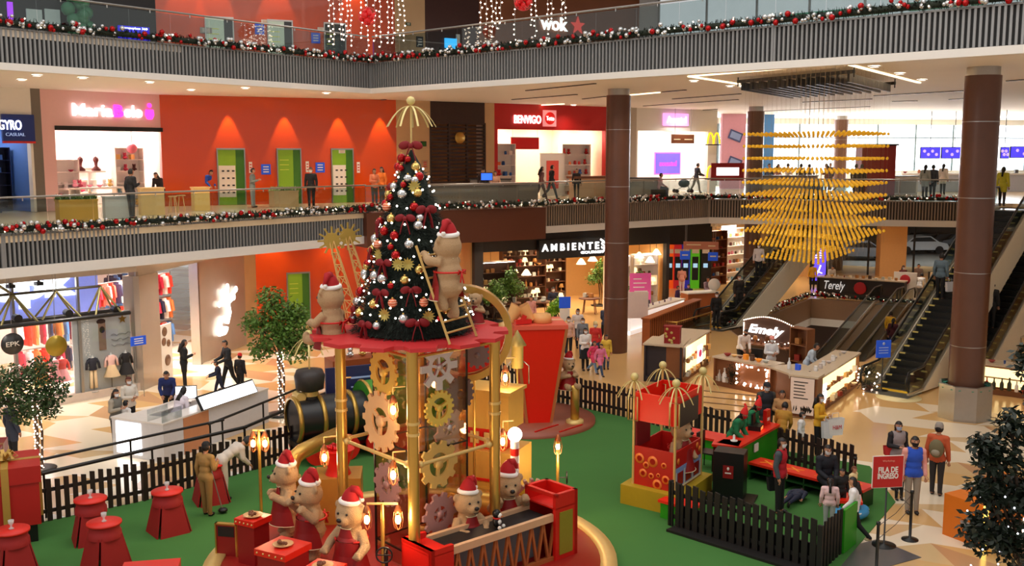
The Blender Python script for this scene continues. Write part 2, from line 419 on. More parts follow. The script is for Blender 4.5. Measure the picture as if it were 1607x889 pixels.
# ---------------- ceiling lamps, fill spots and slots ----------------
def down(x, y, z, e=0, lab=None):
    pass
    o = bpy.data.objects.new('downlight', DLM); COL.objects.link(o); o.location = (x, y, z)
    tag(o, lab, 'ceiling light', 'recessed downlights of the ' + ('middle floor' if 'middle' in lab else 'ground floor'))
    if e: spot('downlight_beam', (x, y, z-.06), e, 130, 1, rad=.1)
DLM = MB().m(0).lathe([(.0, -.02), (.13, -.02)], 14, cap=False).m(1).lathe([(.13, -.03), (.17, -.03), (.17, .0)], 14, cap=False).mesh('downlight', [GLOWW, WHITE])
Lb2 = 'small round recessed downlight in the middle floor ceiling'
for px, py in [(58, 118), (34, 125), (235, 129), (385, 138), (512, 146), (523, 158), (300, 141), (130, 122), (1089, 127), (1146, 135), (1165, 135), (1372, 104), (1412, 115), (1447, 125), (900, 165), (1240, 150)]:
    p = G(px, py, 10.49); down(p.x, p.y, 10.49, 130, Lb2)
for p in [(-17, 26), (-12.5, 33), (-9, 38), (-5, 42.5), (0, 46), (5, 49), (10, 52), (15, 52), (20, 50), (28, 40), (28, 30), (16, 60), (8, 58), (24, 60)]:
    down(p[0]-.6, p[1]+.8, 4.61, 140, 'small round recessed downlight in the ground floor ceiling')
for p in [(-14, 34), (-10, 40), (-6, 45), (0, 42), (5, 38), (4, 48), (10, 40), (14, 34), (18, 48), (22, 60), (10, 58), (26, 34), (30, 55)]:
    spot('corridor_fill', (p[0], p[1], 10.3), 330, 150, 1, rad=.2)
for p in [(-14, 36), (-8, 42), (0, 47), (8, 44), (14, 36), (15, 44), (11, 40)]: spot('corridor_fill', (p[0], p[1], 16.2), 500, 150, 1, rad=.2)  # top floor fill spots without fixtures, some added to brighten the grey end wall
for p in [(-15.6, 28.6), (-13, 31.4), (-10.6, 34.6), (-9.5, 39), (-3, 45), (3, 47), (10, 54), (17, 62), (26, 50), (27, 36), (30, 62), (14, 57), (22, 55), (24, 62)]:
    spot('corridor_fill', (p[0], p[1], 4.5), 300, 150, 1, rad=.15)  # fill spots without fixtures, added to brighten dark parts of the ground floor
# dark air slots in the middle ceiling
for (x0, y0, x1, y1) in [(826, 143, 934, 132), (804, 157, 905, 149), (915, 156, 950, 152), (1040, 145, 1076, 142), (1056, 156, 1162, 148), (1010, 167, 1158, 157), (1372, 151, 1515, 143), (1260, 161, 1368, 156), (1400, 160, 1440, 159), (1095, 174, 1125, 172), (580, 159, 605, 157), (1580, 128, 1606, 126), (1490, 157, 1520, 155), (1200, 175, 1365, 168)]:
    a = G(x0, y0, 10.47); b_ = G(x1, y1, 10.47); W_ = Wall(a.xy, b_.xy)
    o = MB().b2((0, -.06, 0), (W_.L, .06, .03)).obj('air_slot', BLACK); place(o, a, W_.rz); tag(o, 'narrow dark linear air slot in the middle floor ceiling', 'vent', 'linear air slots')
# warm cove line and black louvre grille
for i, (p, q) in enumerate([((1081, 121), (1326, 101)), ((1326, 101), (1443, 131)), ((1081, 121), (1160, 133)), ((990, 150), (1035, 146)), ((845, 166), (885, 164))]):
    a = G(*p, 10.46); b_ = G(*q, 10.46); W_ = Wall(a.xy, b_.xy)
    o = MB().b2((0, -.05, 0), (W_.L, .05, .035)).obj('light_strip', mat('cove_glow', (255, 225, 180), emit=3, var=0)); place(o, a, W_.rz)
    tag(o, ['long warm ceiling light line in front of the black louvre', 'warm ceiling light line right of the black louvre', 'short warm ceiling light line left of the black louvre', 'short light line in the ceiling right of the brown column', 'light line in the ceiling over the red shop'][i], 'ceiling light')
A, B_, C_, D_ = G(1158, 136, 10.2), G(1340, 121, 10.2), G(1404, 138, 10.2), G(1238, 150, 10.2)
t = thing('ceiling_louvre', 'black louvre grille hanging under the middle floor ceiling at right', 'ceiling grille', (0, 0, 0))
b = MB()
for k in range(12):
    u = (k+.5)/12; p = A.lerp(B_, u); q = D_.lerp(C_, u); W_ = Wall(p.xy, q.xy)
    M_ = Matrix.Translation(p) @ Matrix.Rotation(W_.rz, 4, 'Z')
    b.box((W_.L/2, 0, 0), (W_.L, .07, .26), M=M_)
b.obj('louvre_blades', BLACK, t)
b = MB()
for p, q in ((A, B_), (D_, C_)):
    W_ = Wall(p.xy, q.xy); M_ = Matrix.Translation(p) @ Matrix.Rotation(W_.rz, 4, 'Z'); b.box((W_.L/2, 0, .16), (W_.L, .1, .1), M=M_)
b.obj('louvre_rail', BLACK, t)
b = MB()
for p in (A, B_, C_, D_): b.cyl(p, p+Vector((0, 0, .3)), .02)
b.obj('hanger', BLACK, t)
# ---------------- goods and shelf helpers ----------------
GOODS = {}
def good(kind, m):
    k = (kind, m.name)
    if k not in GOODS:
        b = MB()
        if kind == 'box': b.box((0, 0, .11), (.2, .16, .22)).box((0, -.082, .12), (.12, .004, .1))
        elif kind == 'bottle': b.lathe([(.055, 0), (.06, .02), (.06, .2), (.025, .27), (.02, .34), (.026, .345), (.026, .37)], 10)
        elif kind == 'jar': b.lathe([(.08, 0), (.09, .03), (.09, .16), (.07, .18), (.075, .18), (.075, .22), (.0, .225)], 10)
        elif kind == 'garment': b.box((0, 0, .45), (.09, .42, .75)).box((0, 0, .86), (.03, .3, .1)).box((0, -.24, .58), (.07, .12, .45), rx=-.15).box((0, .24, .58), (.07, .12, .45), rx=.15)
        elif kind == 'lampshade': b.lathe([(.08, 0), (.03, .03), (.02, .22), (.17, .22), (.1, .45)], 12)
        elif kind == 'plush': b.ball((0, 0, .1), .1, 10).ball((0, -.01, .24), .085, 10).ball((-.06, 0, .31), .03, 6).ball((.06, 0, .31), .03, 6).ball((-.08, -.06, .08), .04, 6).ball((.08, -.06, .08), .04, 6)
        elif kind == 'bowl': b.lathe([(.05, 0), (.06, .01), (.14, .1), (.13, .1), (.04, .02)], 12)
        elif kind == 'cup': b.lathe([(.035, 0), (.045, .12), (.048, .12), (.048, .13), (.02, .135)], 10)
        GOODS[k] = b.mesh({'box': 'carton', 'garment': 'hanging_garment', 'plush': 'plush_toy', 'lampshade': 'table_lamp', 'cup': 'paper_cup'}.get(kind, kind), m)
    return GOODS[k]
def putgood(kind, m, loc, rz, label, cat, group, s=1):
    me = good(kind, m); o = bpy.data.objects.new(me.name.split('.')[0], me); COL.objects.link(o); o.location = loc; o.rotation_euler = (0, 0, rz); o.scale = (s, s, s)
    return tag(o, label, cat, group)
def shelf(W_, s0, s1, z0, off, rows, dz, m, label, goods, glabel, gcat, group, depth=.4, step=.33, fill=.85, back=None, rr=None, s=1, lit=False):
    r_ = rr or random.Random(int(s0*100+z0*10+off*7)); L = s1-s0
    t = thing('display_shelf', label, 'shelf', W_.at(s0, z0, off), W_.rz)
    H = rows*dz
    for x in (0, L): MB().b2((x-.02, -depth, 0), (x+.02, 0, H+.03)).obj('side_panel', m, t)
    for k in range(rows+1): MB().b2((0.02, -depth, k*dz), (L-.02, -.02, k*dz+.03)).obj('shelf_board', m, t)
    MB().b2((0.02, -.02, 0), (L-.02, 0, H)).obj('back_panel', back or m, t)
    if lit:
        MB().b2((.05, -depth+.03, H-.03), (L-.05, -depth+.08, H-.001)).obj('light_strip', PANEL, t)
    for k in range(rows):
        x = s0+.2
        while x < s1-.15:
            if r_.random() < fill:
                kd, mm = r_.choice(goods); p = W_.at(x, z0+k*dz+.03, off+depth*.5)
                ss = min(s, (dz-.05)/.46 if kd == 'lampshade' else (dz-.05)/.38)*r_.uniform(.75, 1)
                putgood(kd, mm, p, W_.rz+r_.uniform(-.3, .3), glabel, gcat, group, ss)
            x += step*r_.uniform(.85, 1.3)
    return t
pal = lambda *c: [mat('goods_%d_%d_%d' % k, k, .5, var=0) for k in c]
WARMG = pal((235, 220, 190), (180, 120, 60), (120, 70, 40), (230, 180, 110), (90, 60, 40), (200, 200, 190), (150, 40, 30))
PINKG = pal((240, 150, 170), (250, 240, 235), (200, 60, 90), (90, 40, 40), (240, 200, 120), (120, 170, 190))
REDG = pal((220, 40, 30), (240, 230, 220), (230, 120, 60), (40, 90, 160), (180, 30, 30))
KIDG = pal((230, 60, 40), (40, 40, 60), (240, 170, 150), (250, 240, 230), (230, 130, 70), (180, 40, 60), (90, 130, 180))
def person_at(*a, **k): PEOPLE.append((a, k))
PEOPLE = []
def signbox(W_, px0, py0, px1, py1, m, name, label, cat, th=.12, off=.02, parts=None):
    s0, z1 = W_.px(px0, py0); s1, z0 = W_.px(px1, py1)
    t = thing(name, label, cat, W_.at((s0+s1)/2, min(z0, z1), off), W_.rz)
    MB().b2((-(s1-s0)/2, -th, 0), ((s1-s0)/2, 0, abs(z1-z0))).obj('panel', m, t)
    return t, s1-s0, abs(z1-z0), th
def shopbox(tagn, W_, s0, s1, z0, ztop, hd, depth, wallm, facm, open0, open1, fl_off=0, lightE=1, label=None, floorm=None, glass=True):
    # facade with one opening open0..open1 up to height hd; room behind
    if open0 > s0: W_.wall('wall_'+tagn, s0, open0, z0, ztop, facm)
    if open1 < s1: W_.wall('wall_'+tagn, open1, s1, z0, ztop, facm)
    W_.wall('wall_'+tagn, open0, open1, hd, ztop, facm)
    b = MB(); b.b2((s0, depth, z0), (s1, depth+.1, ztop)).b2((s0-.05, .3, z0), (s0+.05, depth, ztop)).b2((s1-.05, .3, z0), (s1+.05, depth, ztop))
    o = b.obj('wall_'+tagn+'_room', wallm); place(o, (*W_.p0, 0), W_.rz); struct(o)
    o = MB().b2((s0, .3, hd+.25), (s1, depth, hd+.35)).obj('ceiling_'+tagn, wallm); place(o, (*W_.p0, 0), W_.rz); struct(o)
    n = max(1, int((s1-s0)/2.2))
    for i in range(n):
        for dd in (.3, .7):
            o = MB().b2((-.5, -.5, 0), (.5, .5, .04)).obj('ceiling_light', mat('shop_panel_%s' % str(lightE), (255, 248, 238), emit=5*lightE, var=0))
            place(o, W_.at(s0+(i+.5)*(s1-s0)/n, hd+.2, -(.3+depth*dd)), W_.rz)
            tag(o, 'square ceiling light panel inside ' + label, 'ceiling light', 'ceiling panels in ' + label)
# ================= middle floor, left: blue shop, pink shop =================
S = lambda W_, px, py=260: W_.px(px, py)[0]
a0, a1, a2, a3 = S(FL, -60), S(FL, 54), S(FL, 69), S(FL, 271)
BLUE = mat('shop_blue', (20, 50, 130), .4)
shopbox('blue', FL, a0, a1, Z2, 10.5, 8.9, 4, mat('blue_room', (90, 130, 200), .5), WHITE, a0+.3, a1-.1, label='the blue shop', lightE=2)
FL.wall('wall_pier', a1, a2, Z2, 10.5, mat('grey_pier', (120, 112, 104), .5), .5)
t, w_, h_, th = signbox(FL, 0, 179, 53, 222, BLUE, 'shop_sign', 'blue fascia sign at the far left of the middle floor', 'sign')
text('lettering', 'GYRO', (-w_*.27, -th-.02, h_*.6), 0, w_*.7, h_*.36, GLOWSIGN, t, bold=.01); text('lettering', 'CASUAL', (-w_*.12, -th-.02, h_*.25), 0, w_*.6, h_*.12, mat('sign_grey_blue', (150, 170, 210), .5, emit=.5), t)
o = MB().b2((-w_/2, -.14, -.08), (w_/2, -.02, 0)).obj('red_trim', RED, t)
for i in range(2):
    shelf(FL, a1-2.1+i*1.0, a1-1.2+i*1.0, Z2, -.8-i*1.2, 5, .5, mat('navy_frame', (20, 26, 60), .4), ['navy shelf nearest the pier in the blue shop', 'navy shelf deeper inside the blue shop'][i], [('box', mat('blue_goods', (70, 120, 190), .4)), ('bottle', SILVERB)], 'small packaged item on a navy shelf of the blue shop', 'packaged goods', 'goods in the blue shop')
z1 = FL.px(100, 199)[1]; o0, o1 = S(FL, 89), S(FL, 257)
shopbox('pink', FL, a2, a3, Z2, 10.5, FL.px(170, 205)[1], 4.2, mat('pink_room', (250, 225, 222), .7), PINK, o0, o1, label='the pink shop', lightE=4)
o = MB().b2((o0, -.05, FL.px(170, 205)[1]-.02), (o1, .28, FL.px(170, 199)[1])).obj('trim_%d' % NT(), BLACK); place(o, (*FL.p0, 0), FL.rz); struct(o)
s0, zt = FL.px(111, 160); s1, zb = FL.px(222, 187)
t = thing('shop_sign', 'glowing white and pink letters on the pink shop facade', 'sign', FL.at((s0+s1)/2, (zt+zb)/2, .03), FL.rz)
L = s1-s0
text('lettering', 'Maria', (-L*.21, -.03, 0), 0, L*.56, .5, GLOWSIGN, t, bold=.008, ext=.04)
text('lettering', 'B', (L*.155, -.03, .0), 0, L*.13, .5, GLOWPINK, t, bold=.02, ext=.04)
text('lettering', 'olo', (L*.37, -.03, 0), 0, L*.26, .5, GLOWSIGN, t, bold=.008, ext=.04)
b = MB(); M_ = Matrix.Translation((L*.62, -.04, 0))
b.ball((L*.62, -.03, .28), .1, 10, (1, .4, 1)).add([(-.17, 0, .1), (.17, 0, .1), (.2, 0, -.12), (.1, 0, -.3), (-.1, 0, -.3), (-.2, 0, -.12), (-.17, .05, .1), (.17, .05, .1), (.2, .05, -.12), (.1, .05, -.3), (-.1, .05, -.3), (-.2, .05, -.12)], [(0, 5, 4, 3, 2, 1), (0, 1, 7, 6), (1, 2, 8, 7), (2, 3, 9, 8), (3, 4, 10, 9), (4, 5, 11, 10), (5, 0, 6, 11)], M_)
b.obj('doll_emblem', GLOWPINK, t)
# pink shop interior: shelves, display table, busts, hanging pots
shelf(FL, o0+.2, o0+1.5, Z2, -1.5, 4, .5, SHOPW, 'white shelf with hats on the left inside the pink shop', [('bowl', m) for m in PINKG], 'hat or small bowl on the white shelf at the left inside the pink shop', 'goods', 'hats in the pink shop')
shelf(FL, o1-1.6, o1-.3, Z2, -1.5, 5, .5, SHOPW, 'white shelf with toys on the right inside the pink shop', [('plush', m) for m in PINKG]+[('box', m) for m in PINKG], 'toy or small box on the right hand shelf of the pink shop', 'toy', 'toys in the pink shop')
shelf(FL, (o0+o1)/2-1.2, (o0+o1)/2+1.2, Z2, -3.9, 3, .55, SHOPW, 'long white shelf at the back of the pink shop', [('plush', m) for m in PINKG]+[('jar', m) for m in PINKG], 'toy or jar on the back shelf of the pink shop', 'toy', 'goods on the back shelf of the pink shop')
p = FL.at((o0+o1)/2-.3, Z2, -1.2)
t = thing('display_table', 'low white display table in the middle of the pink shop', 'table', p, FL.rz)
MB().b2((-1.3, -.5, .8), (1.3, .5, .87)).obj('tabletop', SHOPW, t)
for x in (-1.2, 1.2):
    for y in (-.42, .42): MB().b2((x-.04, y-.04, 0), (x+.04, y+.04, .8)).obj('leg', SHOPW, t)
for i in range(9):
    putgood(rnd.choice(['plush', 'box', 'jar', 'bowl']), rnd.choice(PINKG), FL.at((o0+o1)/2-1.4+i*.27, Z2+.87, -1.2+rnd.uniform(-.25, .25)), FL.rz, 'small gift on the white display table of the pink shop', 'goods', 'gifts on the pink shop table')
for i, dx in enumerate((-.35, .35)):
    t = thing('display_bust', ['left', 'right'][i]+' dark red display bust above the pink shop table', 'bust', FL.at((o0+o1)/2-.2+dx, Z2+1.55, -1.6), FL.rz)
    MB().lathe([(.18, 0), (.2, .06), (.06, .2), (.07, .32), (.12, .45), (.1, .55), (0, .62)], 14).obj('bust_body', mat('bust_red', (90, 24, 22), .5), t)
t = thing('bust_stand', 'white stand carrying the two dark busts in the pink shop', 'stand', FL.at((o0+o1)/2-.2, Z2, -1.6), FL.rz)
MB().b2((-.7, -.15, 1.48), (.7, .15, 1.55)).b2((-.05, -.05, 0), (.05, .05, 1.48)).obj('stand_body', SHOPW, t)
t = thing('pendant_lamp', 'pink round pendant lamp hanging at the right in the pink shop', 'lamp', FL.at(o1-1.0, 8.2, -.8))
MB().ball((0, 0, 0), .22, 14).obj('lamp_globe', mat('pink_globe', (240, 120, 140), .4), t); MB().cyl((0, 0, .2), (0, 0, .75), .012).obj('cord', BLACK, t)
# ================= lift wall: scallop lights, doors, signs =================
def liftdoor(i, W_, px0, px1, z0, label, poster=None, col=LIME, side=mat('dark_green_side', (60, 120, 30), .4)):
    s0, s1 = S(W_, px0), S(W_, px1)
    t = thing('lift_door', label, 'lift door', W_.at((s0+s1)/2, z0, 0), W_.rz); w_ = s1-s0; h = 2.45
    MB().b2((-w_/2, -.06, 0), (w_/2*.35, -.01, h)).obj('door_leaf', col, t)
    MB().b2((w_/2*.35, -.05, 0), (w_/2, -.01, h)).obj('door_reveal', side, t, 'darker side of the recess')
    MB().b2((-w_/2-.05, -.09, h), (w_/2+.05, -.01, h+.07)).b2((-w_/2-.05, -.09, 0), (-w_/2, -.01, h)).b2((w_/2, -.09, 0), (w_/2+.05, -.01, h)).obj('door_frame', STEEL, t)
    if poster:
        MB().b2((-w_/2+.02, -.08, .35), (w_/2*.3, -.061, 1.75)).obj('poster', WHITE, t, 'white poster with small pictures')
        b = MB()
        for k in range(12): b.box((-w_/2+.2+(k % 3)*.22, -.085, .55+(k//3)*.32), (.11, .004, .07))
        b.obj('poster_print', DSTEEL, t)
    else:
        b = MB()
        for k in range(3): b.box((-w_*.22, -.064, 1.55+k*.22), (w_*.4, .004, .03))
        b.obj('door_print', mat('pale_yellow_print', (220, 230, 90), .5), t)
liftdoor(0, FE, 342, 383, Z2, 'lime green lift door with white poster, leftmost on the middle floor', True)
liftdoor(1, FE, 436, 471, Z2, 'lime green lift door behind the woman in black, middle floor')
liftdoor(2, FE, 521, 553, Z2, 'lime green lift door with poster nearest the tree, middle floor', True)
FE1 = Wall((-15.2, 44.6), (-1.7, 50.72))
liftdoor(3, FE1, 446, 480, 0, 'lime green lift door on the ground floor behind the leafy tree')
pg_ = mat('pale_lift_steel', (196, 212, 196), .3, .4)
for a, b_, l in [(331, 372, 'pale steel lift door, leftmost on the top floor'), (427, 463, 'pale steel lift door, middle one on the top floor'), (514, 545, 'dark lift door behind the hanging lights, top floor')]:
    liftdoor(4, FE, a, b_, Z3, l, None, pg_ if a < 500 else mat('dark_lift', (60, 70, 70), .4), DSTEEL)
def wallsign(W_, px, py, w_, h_, m, label, name='wall_sign', off=.02, txt=None, tm=WHITE):
    s_, z_ = W_.px(px, py); t = thing(name, label, 'sign', W_.at(s_, z_, off), W_.rz)
    MB().b2((-w_/2, -.05, -h_/2), (w_/2, 0, h_/2)).obj('panel', m, t)
    if txt: text('lettering', txt, (0, -.06, 0), 0, w_*.8, None if len(txt) > 3 else h_*.5, tm, t, ext=.004)
    else:
        b = MB()
        for k in range(3): b.box((0, -.053, h_*(.25-.25*k)), (w_*.6, .004, h_*.1))
        b.obj('print', tm, t)
    return t
SBLUE = mat('sign_blue', (30, 80, 200), .4, emit=.25)
wallsign(FE, 417, 266, .42, .46, SBLUE, 'blue square sign between the first two lift doors, middle floor')
wallsign(FE, 502, 263, .42, .46, SBLUE, 'blue square sign left of the lift door nearest the tree, middle floor')
wallsign(FE, 407, 46, .4, .46, SBLUE, 'blue square sign left of the middle lift, top floor')
wallsign(FE, 495, 60, .4, .46, SBLUE, 'blue square sign left of the dark lift, top floor')
for px, py, l in [(482, 262, 'narrow white floor plate right of the middle green lift door'), (562, 263, 'narrow white floor plate right of the green lift door nearest the tree'), (393, 263, 'narrow white floor plate right of the leftmost green lift door')]:
    wallsign(FE, px, py, .14, .5, WHITE, l, tm=RED)
for px, py, l in [(415, 34, 'small white plate above the middle lift, top floor'), (503, 46, 'small white plate left of the dark lift, top floor'), (536, 238, 'small white plate above the green lift door nearest the tree')]:
    wallsign(FE, px, py, .3, .16, WHITE, l, tm=BEIGE)
o = wallsign(FE, 323, 48, .5, .25, mat('grey_sticker', (150, 150, 150), .4), 'grey plate left of the leftmost lift, top floor')
for lev, zc in ((0, 16.5), (1, 10.4)):
    for px in ((360, 448, 532, 597) if lev else (300, 345, 440, 560)):
        s_ = S(FE, px); p = FE.at(s_, zc, .33); spot('wall_washer', p, 420, 46, .35, (1, .62, .35), .04, (R(-6) if 0 else 0, 0, 0))
for px in (430, 520, 600, 690): spot('wall_washer', FE1.at(S(FE1, px, 480), 4.5, .6), 120, 100, .8, (1, .7, .45), .05)
# return beside kids shop, ground orange wall
FE1.wall('wall_back', S(FE1, 402, 480), FE1.L, 0, 4.62, ORANGE)
wallsign(FE1, 738, 398, .9, .22, mat('red_white_sign', (225, 40, 30), .4), 'red and white sign on the ground floor orange wall beside the homeware shop')
# ================= middle floor right of lifts =================
FR.wall('wall_right', 0, S(FR, 676), Z2, 10.5, BEIGE)
c0, c1 = S(FR, 676), S(FR, 761)
FR.wall('wall_right', c0, c1, 9.5, 10.5, mat('dark_walnut', (58, 32, 22), .5, var=.2))
FR.wall('wall_right', c1, S(FR, 776), Z2, 10.5, BEIGE)
t = thing('slatted_screen', 'dark brown horizontal slatted screen behind the middle floor counter', 'screen', FR.at(c0, Z2, 0), FR.rz)
b = MB(); L = c1-c0
k = 0
while k*.18 < 3.7: b.b2((0, .0, k*.18+.1), (L, .05, k*.18+.2)); k += 1
b.obj('slats', mat('dark_walnut', (58, 32, 22), .5), t)
b = MB()
for k in range(4): b.b2((L*k/3-.05, -.02, 0), (L*k/3+.05, .08, 3.8))
b.obj('posts', mat('dark_walnut', (58, 32, 22), .5), t)
MB().lathe([(.0, 0), (.28, 0), (.28, .04), (0, .04)], 24, Matrix.Translation((L*.52, -.05, 3.05)) @ Matrix.Rotation(PI/2, 4, 'X')).obj('round_emblem', GOLD, t, 'gold round emblem')
o = MB().b2((c0, .8, Z2), (c1, .9, 9.6)).obj('wall_slat_back', mat('warm_wall', (190, 130, 80), .6)); place(o, (*FR.p0, 0), FR.rz); struct(o)  # plain tan wall behind the slatted screen
wallsign(FR, 664, 226, .3, .25, mat('exit_green', (30, 60, 40), .5), 'small dark exit plate on the beige wall right of the lifts', tm=GREENP)
wallsign(FR, 666, 258, .3, .4, mat('plate_beige', (190, 150, 120), .5), 'small framed plate on the beige wall beside the slatted screen', tm=RED)
# counter in front of slatted screen
t = thing('service_counter', 'grey service counter behind the tree on the middle floor', 'counter', (-1.9, 43.3, Z2), bx.rz)
MB().b2((-3.0, 0, 0), (3.6, .6, .95)).obj('counter_body', mat('counter_grey', (150, 132, 118), .5), t); MB().b2((-3.1, -.08, .95), (3.7, .68, 1.02)).obj('countertop', mat('counter_top', (205, 190, 180), .3), t)
t = thing('monitor', 'blue lit monitor on the grey service counter', 'monitor', (-1.1, 44.1, Z2+1.02), .4)
MB().b2((-.28, -.02, .1), (.28, .03, .45)).b2((-.04, 0, 0), (.04, .04, .1)).b2((-.14, -.06, 0), (.14, .1, .02)).obj('monitor_body', BLACK, t); MB().b2((-.25, -.03, .13), (.25, -.021, .42)).obj('display', mat('blue_screen', (40, 90, 230), emit=1.5, var=0), t)
# red shop
r0, r1 = S(FR, 776), S(FR, 952)
zf = FR.px(860, 204)[1]
shopbox('red', FR, r0, r1, Z2, 10.5, zf, 5, mat('red_room', (250, 215, 190), .6), BRED if False else mat('red_facade', (200, 26, 22), .5), r0+.2, r1-.1, label='the red shop', lightE=3.2)
s0, zt = FR.px(806, 180); s1, zb = FR.px(848, 195)
t = thing('shop_sign', 'white glowing lettering on the red shop fascia', 'sign', FR.at((s0+s1)/2, (zt+zb)/2, .03), FR.rz)
text('lettering', 'BENVIGO', (0, -.03, 0), 0, s1-s0, .42, GLOWSIGN, t, bold=.02)
t = thing('shop_sign', 'square pinkish sign with a red disc beside the white lettering', 'sign', FR.at(S(FR, 861), FR.px(861, 186)[1], .03), FR.rz)
MB().b2((-.42, -.06, -.42), (.42, 0, .42)).obj('panel', mat('pink_sign', (240, 150, 150), .4, emit=.5), t)
MB().lathe([(0, 0), (.32, 0), (.32, .03), (0, .03)], 24, Matrix.Translation((0, -.06, 0)) @ Matrix.Rotation(PI/2, 4, 'X')).obj('disc', mat('disc_red', (235, 20, 20), .4, emit=.4), t); text('lettering', 'Totto', (0, -.1, 0), 0, .5, .22, GLOWSIGN, t)
for i, (x0, x1, off) in enumerate([(r0+.3, r0+1.7, -1), (r0+2.2, r0+4.1, -4.6), (r1-2.4, r1-.5, -1.2)]):
    shelf(FR, x0, x1, Z2, off, 5, .55, SHOPW, ['white shelf left of the entrance in the red shop', 'white shelf at the back of the red shop', 'white shelf at the right inside the red shop'][i], [(k, m) for k in ('box', 'plush', 'jar') for m in REDG], ['small item on the left shelf of the red shop', 'small item on the back shelf of the red shop', 'small item on the right shelf of the red shop'][i], 'goods', 'goods in the red shop %s' % 'abc'[i] if False else ['goods on the left red shop shelf', 'goods on the back red shop shelf', 'goods on the right red shop shelf'][i])
t = thing('hanging_banner', 'red hanging banner inside the red shop above the shoppers', 'banner', FR.at(r0+2.6, 8.2, -1.0), FR.rz); MB().b2((-.9, 0, 0), (.9, .04, .6)).obj('banner_cloth', RED, t); MB().b2((-.92, -.01, .6), (.92, .05, .64)).cyl((-.8, .02, .64), (-.8, .02, 1.1), .01).cyl((.8, .02, .64), (.8, .02, 1.1), .01).obj('hanging_rod', STEEL, t)
t = thing('poster_board', 'tall pale red poster board inside the red shop', 'poster', FR.at(r1-3.1, Z2, -.8), FR.rz); MB().b2((-.8, 0, 0), (.8, .06, 2.3)).obj('board', WHITE, t); MB().b2((-.4, -.02, .4), (.4, -.001, 1.9)).obj('print', mat('pale_red_print', (230, 90, 80), .5), t)
# brown counter in front of red shop
t = thing('reception_counter', 'brown topped reception counter in front of the red shop', 'counter', (FR.at(r1-2.2, Z2, 2.2)), FR.rz)
MB().b2((-1.6, 0, 0), (1.6, .6, 1)).obj('counter_body', mat('warm_counter', (225, 180, 140), .5), t); MB().b2((-1.7, -.1, 1), (1.7, .7, 1.12)).obj('countertop', WOOD, t)
# white shop with purple screen
W2 = FR2
FR2.wall('wall_right', -.6, S(FR2, 998), Z2, 10.5, mat('silver_pier', (190, 176, 160), .4))
q0, q1 = S(FR2, 998), S(FR2, 1124); zq = FR2.px(1060, 206)[1]
shopbox('white', FR2, q0, q1, Z2, 10.5, zq, 4, SHOPW, WHITE, q0+.1, q1-.7, label='the white phone shop', lightE=3.2)
t, w_, h_, th = signbox(FR2, 1040, 178, 1078, 198, mat('pink_halo', (250, 170, 245), .5, emit=.8), 'shop_sign', 'pink glowing sign over the white phone shop', 'sign')
text('lettering', 'Avantel', (0, -th-.02, h_/2), 0, w_*.8, h_*.55, GLOWSIGN, t, bold=.02)
s_, z_ = FR2.px(1060, 257)
t = thing('display_screen', 'large purple and blue screen inside the white phone shop', 'screen', FR2.at(s_+.3, z_, -1.0), FR2.rz)
MB().b2((-1.0, 0, -.65), (1.0, .08, .65)).obj('screen_frame', mat('pink_frame', (235, 130, 220), .4, emit=.5), t)
MB().b2((-.93, -.02, -.58), (.93, -.001, .58)).obj('display', mat('purple_screen', (110, 90, 230), emit=1.2, var=.5, scale=1.2), t); text('lettering', 'avantel', (0, -.03, 0), 0, 1.3, .28, GLOWPINK, t)
t = thing('hanging_sign', 'brown hanging direction sign before the white phone shop', 'sign', FR2.at(S(FR2, 1060), 8.55, .6), FR2.rz)
MB().b2((-.85, 0, 0), (.85, .06, .5)).obj('panel', WOOD, t); MB().b2((-.7, -.01, .2), (-.2, 0, .25)).b2((.1, -.01, .2), (.7, 0, .25)).obj('print', CREAM, t); MB().cyl((-.6, .03, .5), (-.6, .03, 1.95), .012).cyl((.6, .03, .5), (.6, .03, 1.95), .012).obj('hanger', STEEL, t)
# arches signs
ARCH = mat('arch_yellow', (255, 210, 20), emit=1.2, var=0)
def arches(px, py, Y, w_, label):
    p = D(px, py, Y); t = thing('arches_sign', label, 'sign', p, .1); b = MB()
    for sx in (-1, 1):
        pts = [(sx*w_*.25+w_*.23*math.cos(a)*1, 0, w_*.85*math.sin(a)-w_*.4) for a in [PI*k/12 for k in range(13)]]
        b.tube(pts, w_*.06, 6)
    b.obj('arches_emblem', ARCH, t); MB().b2((-w_*.6, .06, -w_*.5), (w_*.6, .12, -w_*.42)).obj('bracket', BLACK, t); return t
arches(1120, 218, 60, .75, 'yellow arches sign high on the pillar right of the phone shop')
arches(1120, 271, 58, .8, 'yellow arches sign at counter height beside the dark red menu board')
p = D(1142, 270, 58); t = thing('menu_board', 'dark red menu board with white lit screen beside the yellow arches', 'sign', p, .1)
MB().b2((-.95, 0, -.5), (.95, .1, .5)).obj('board', DRED, t); MB().b2((-.65, -.02, -.2), (.65, -.001, .25)).obj('display', GLOWW if 0 else mat('lit_menu', (255, 250, 245), emit=1.5, var=0), t)
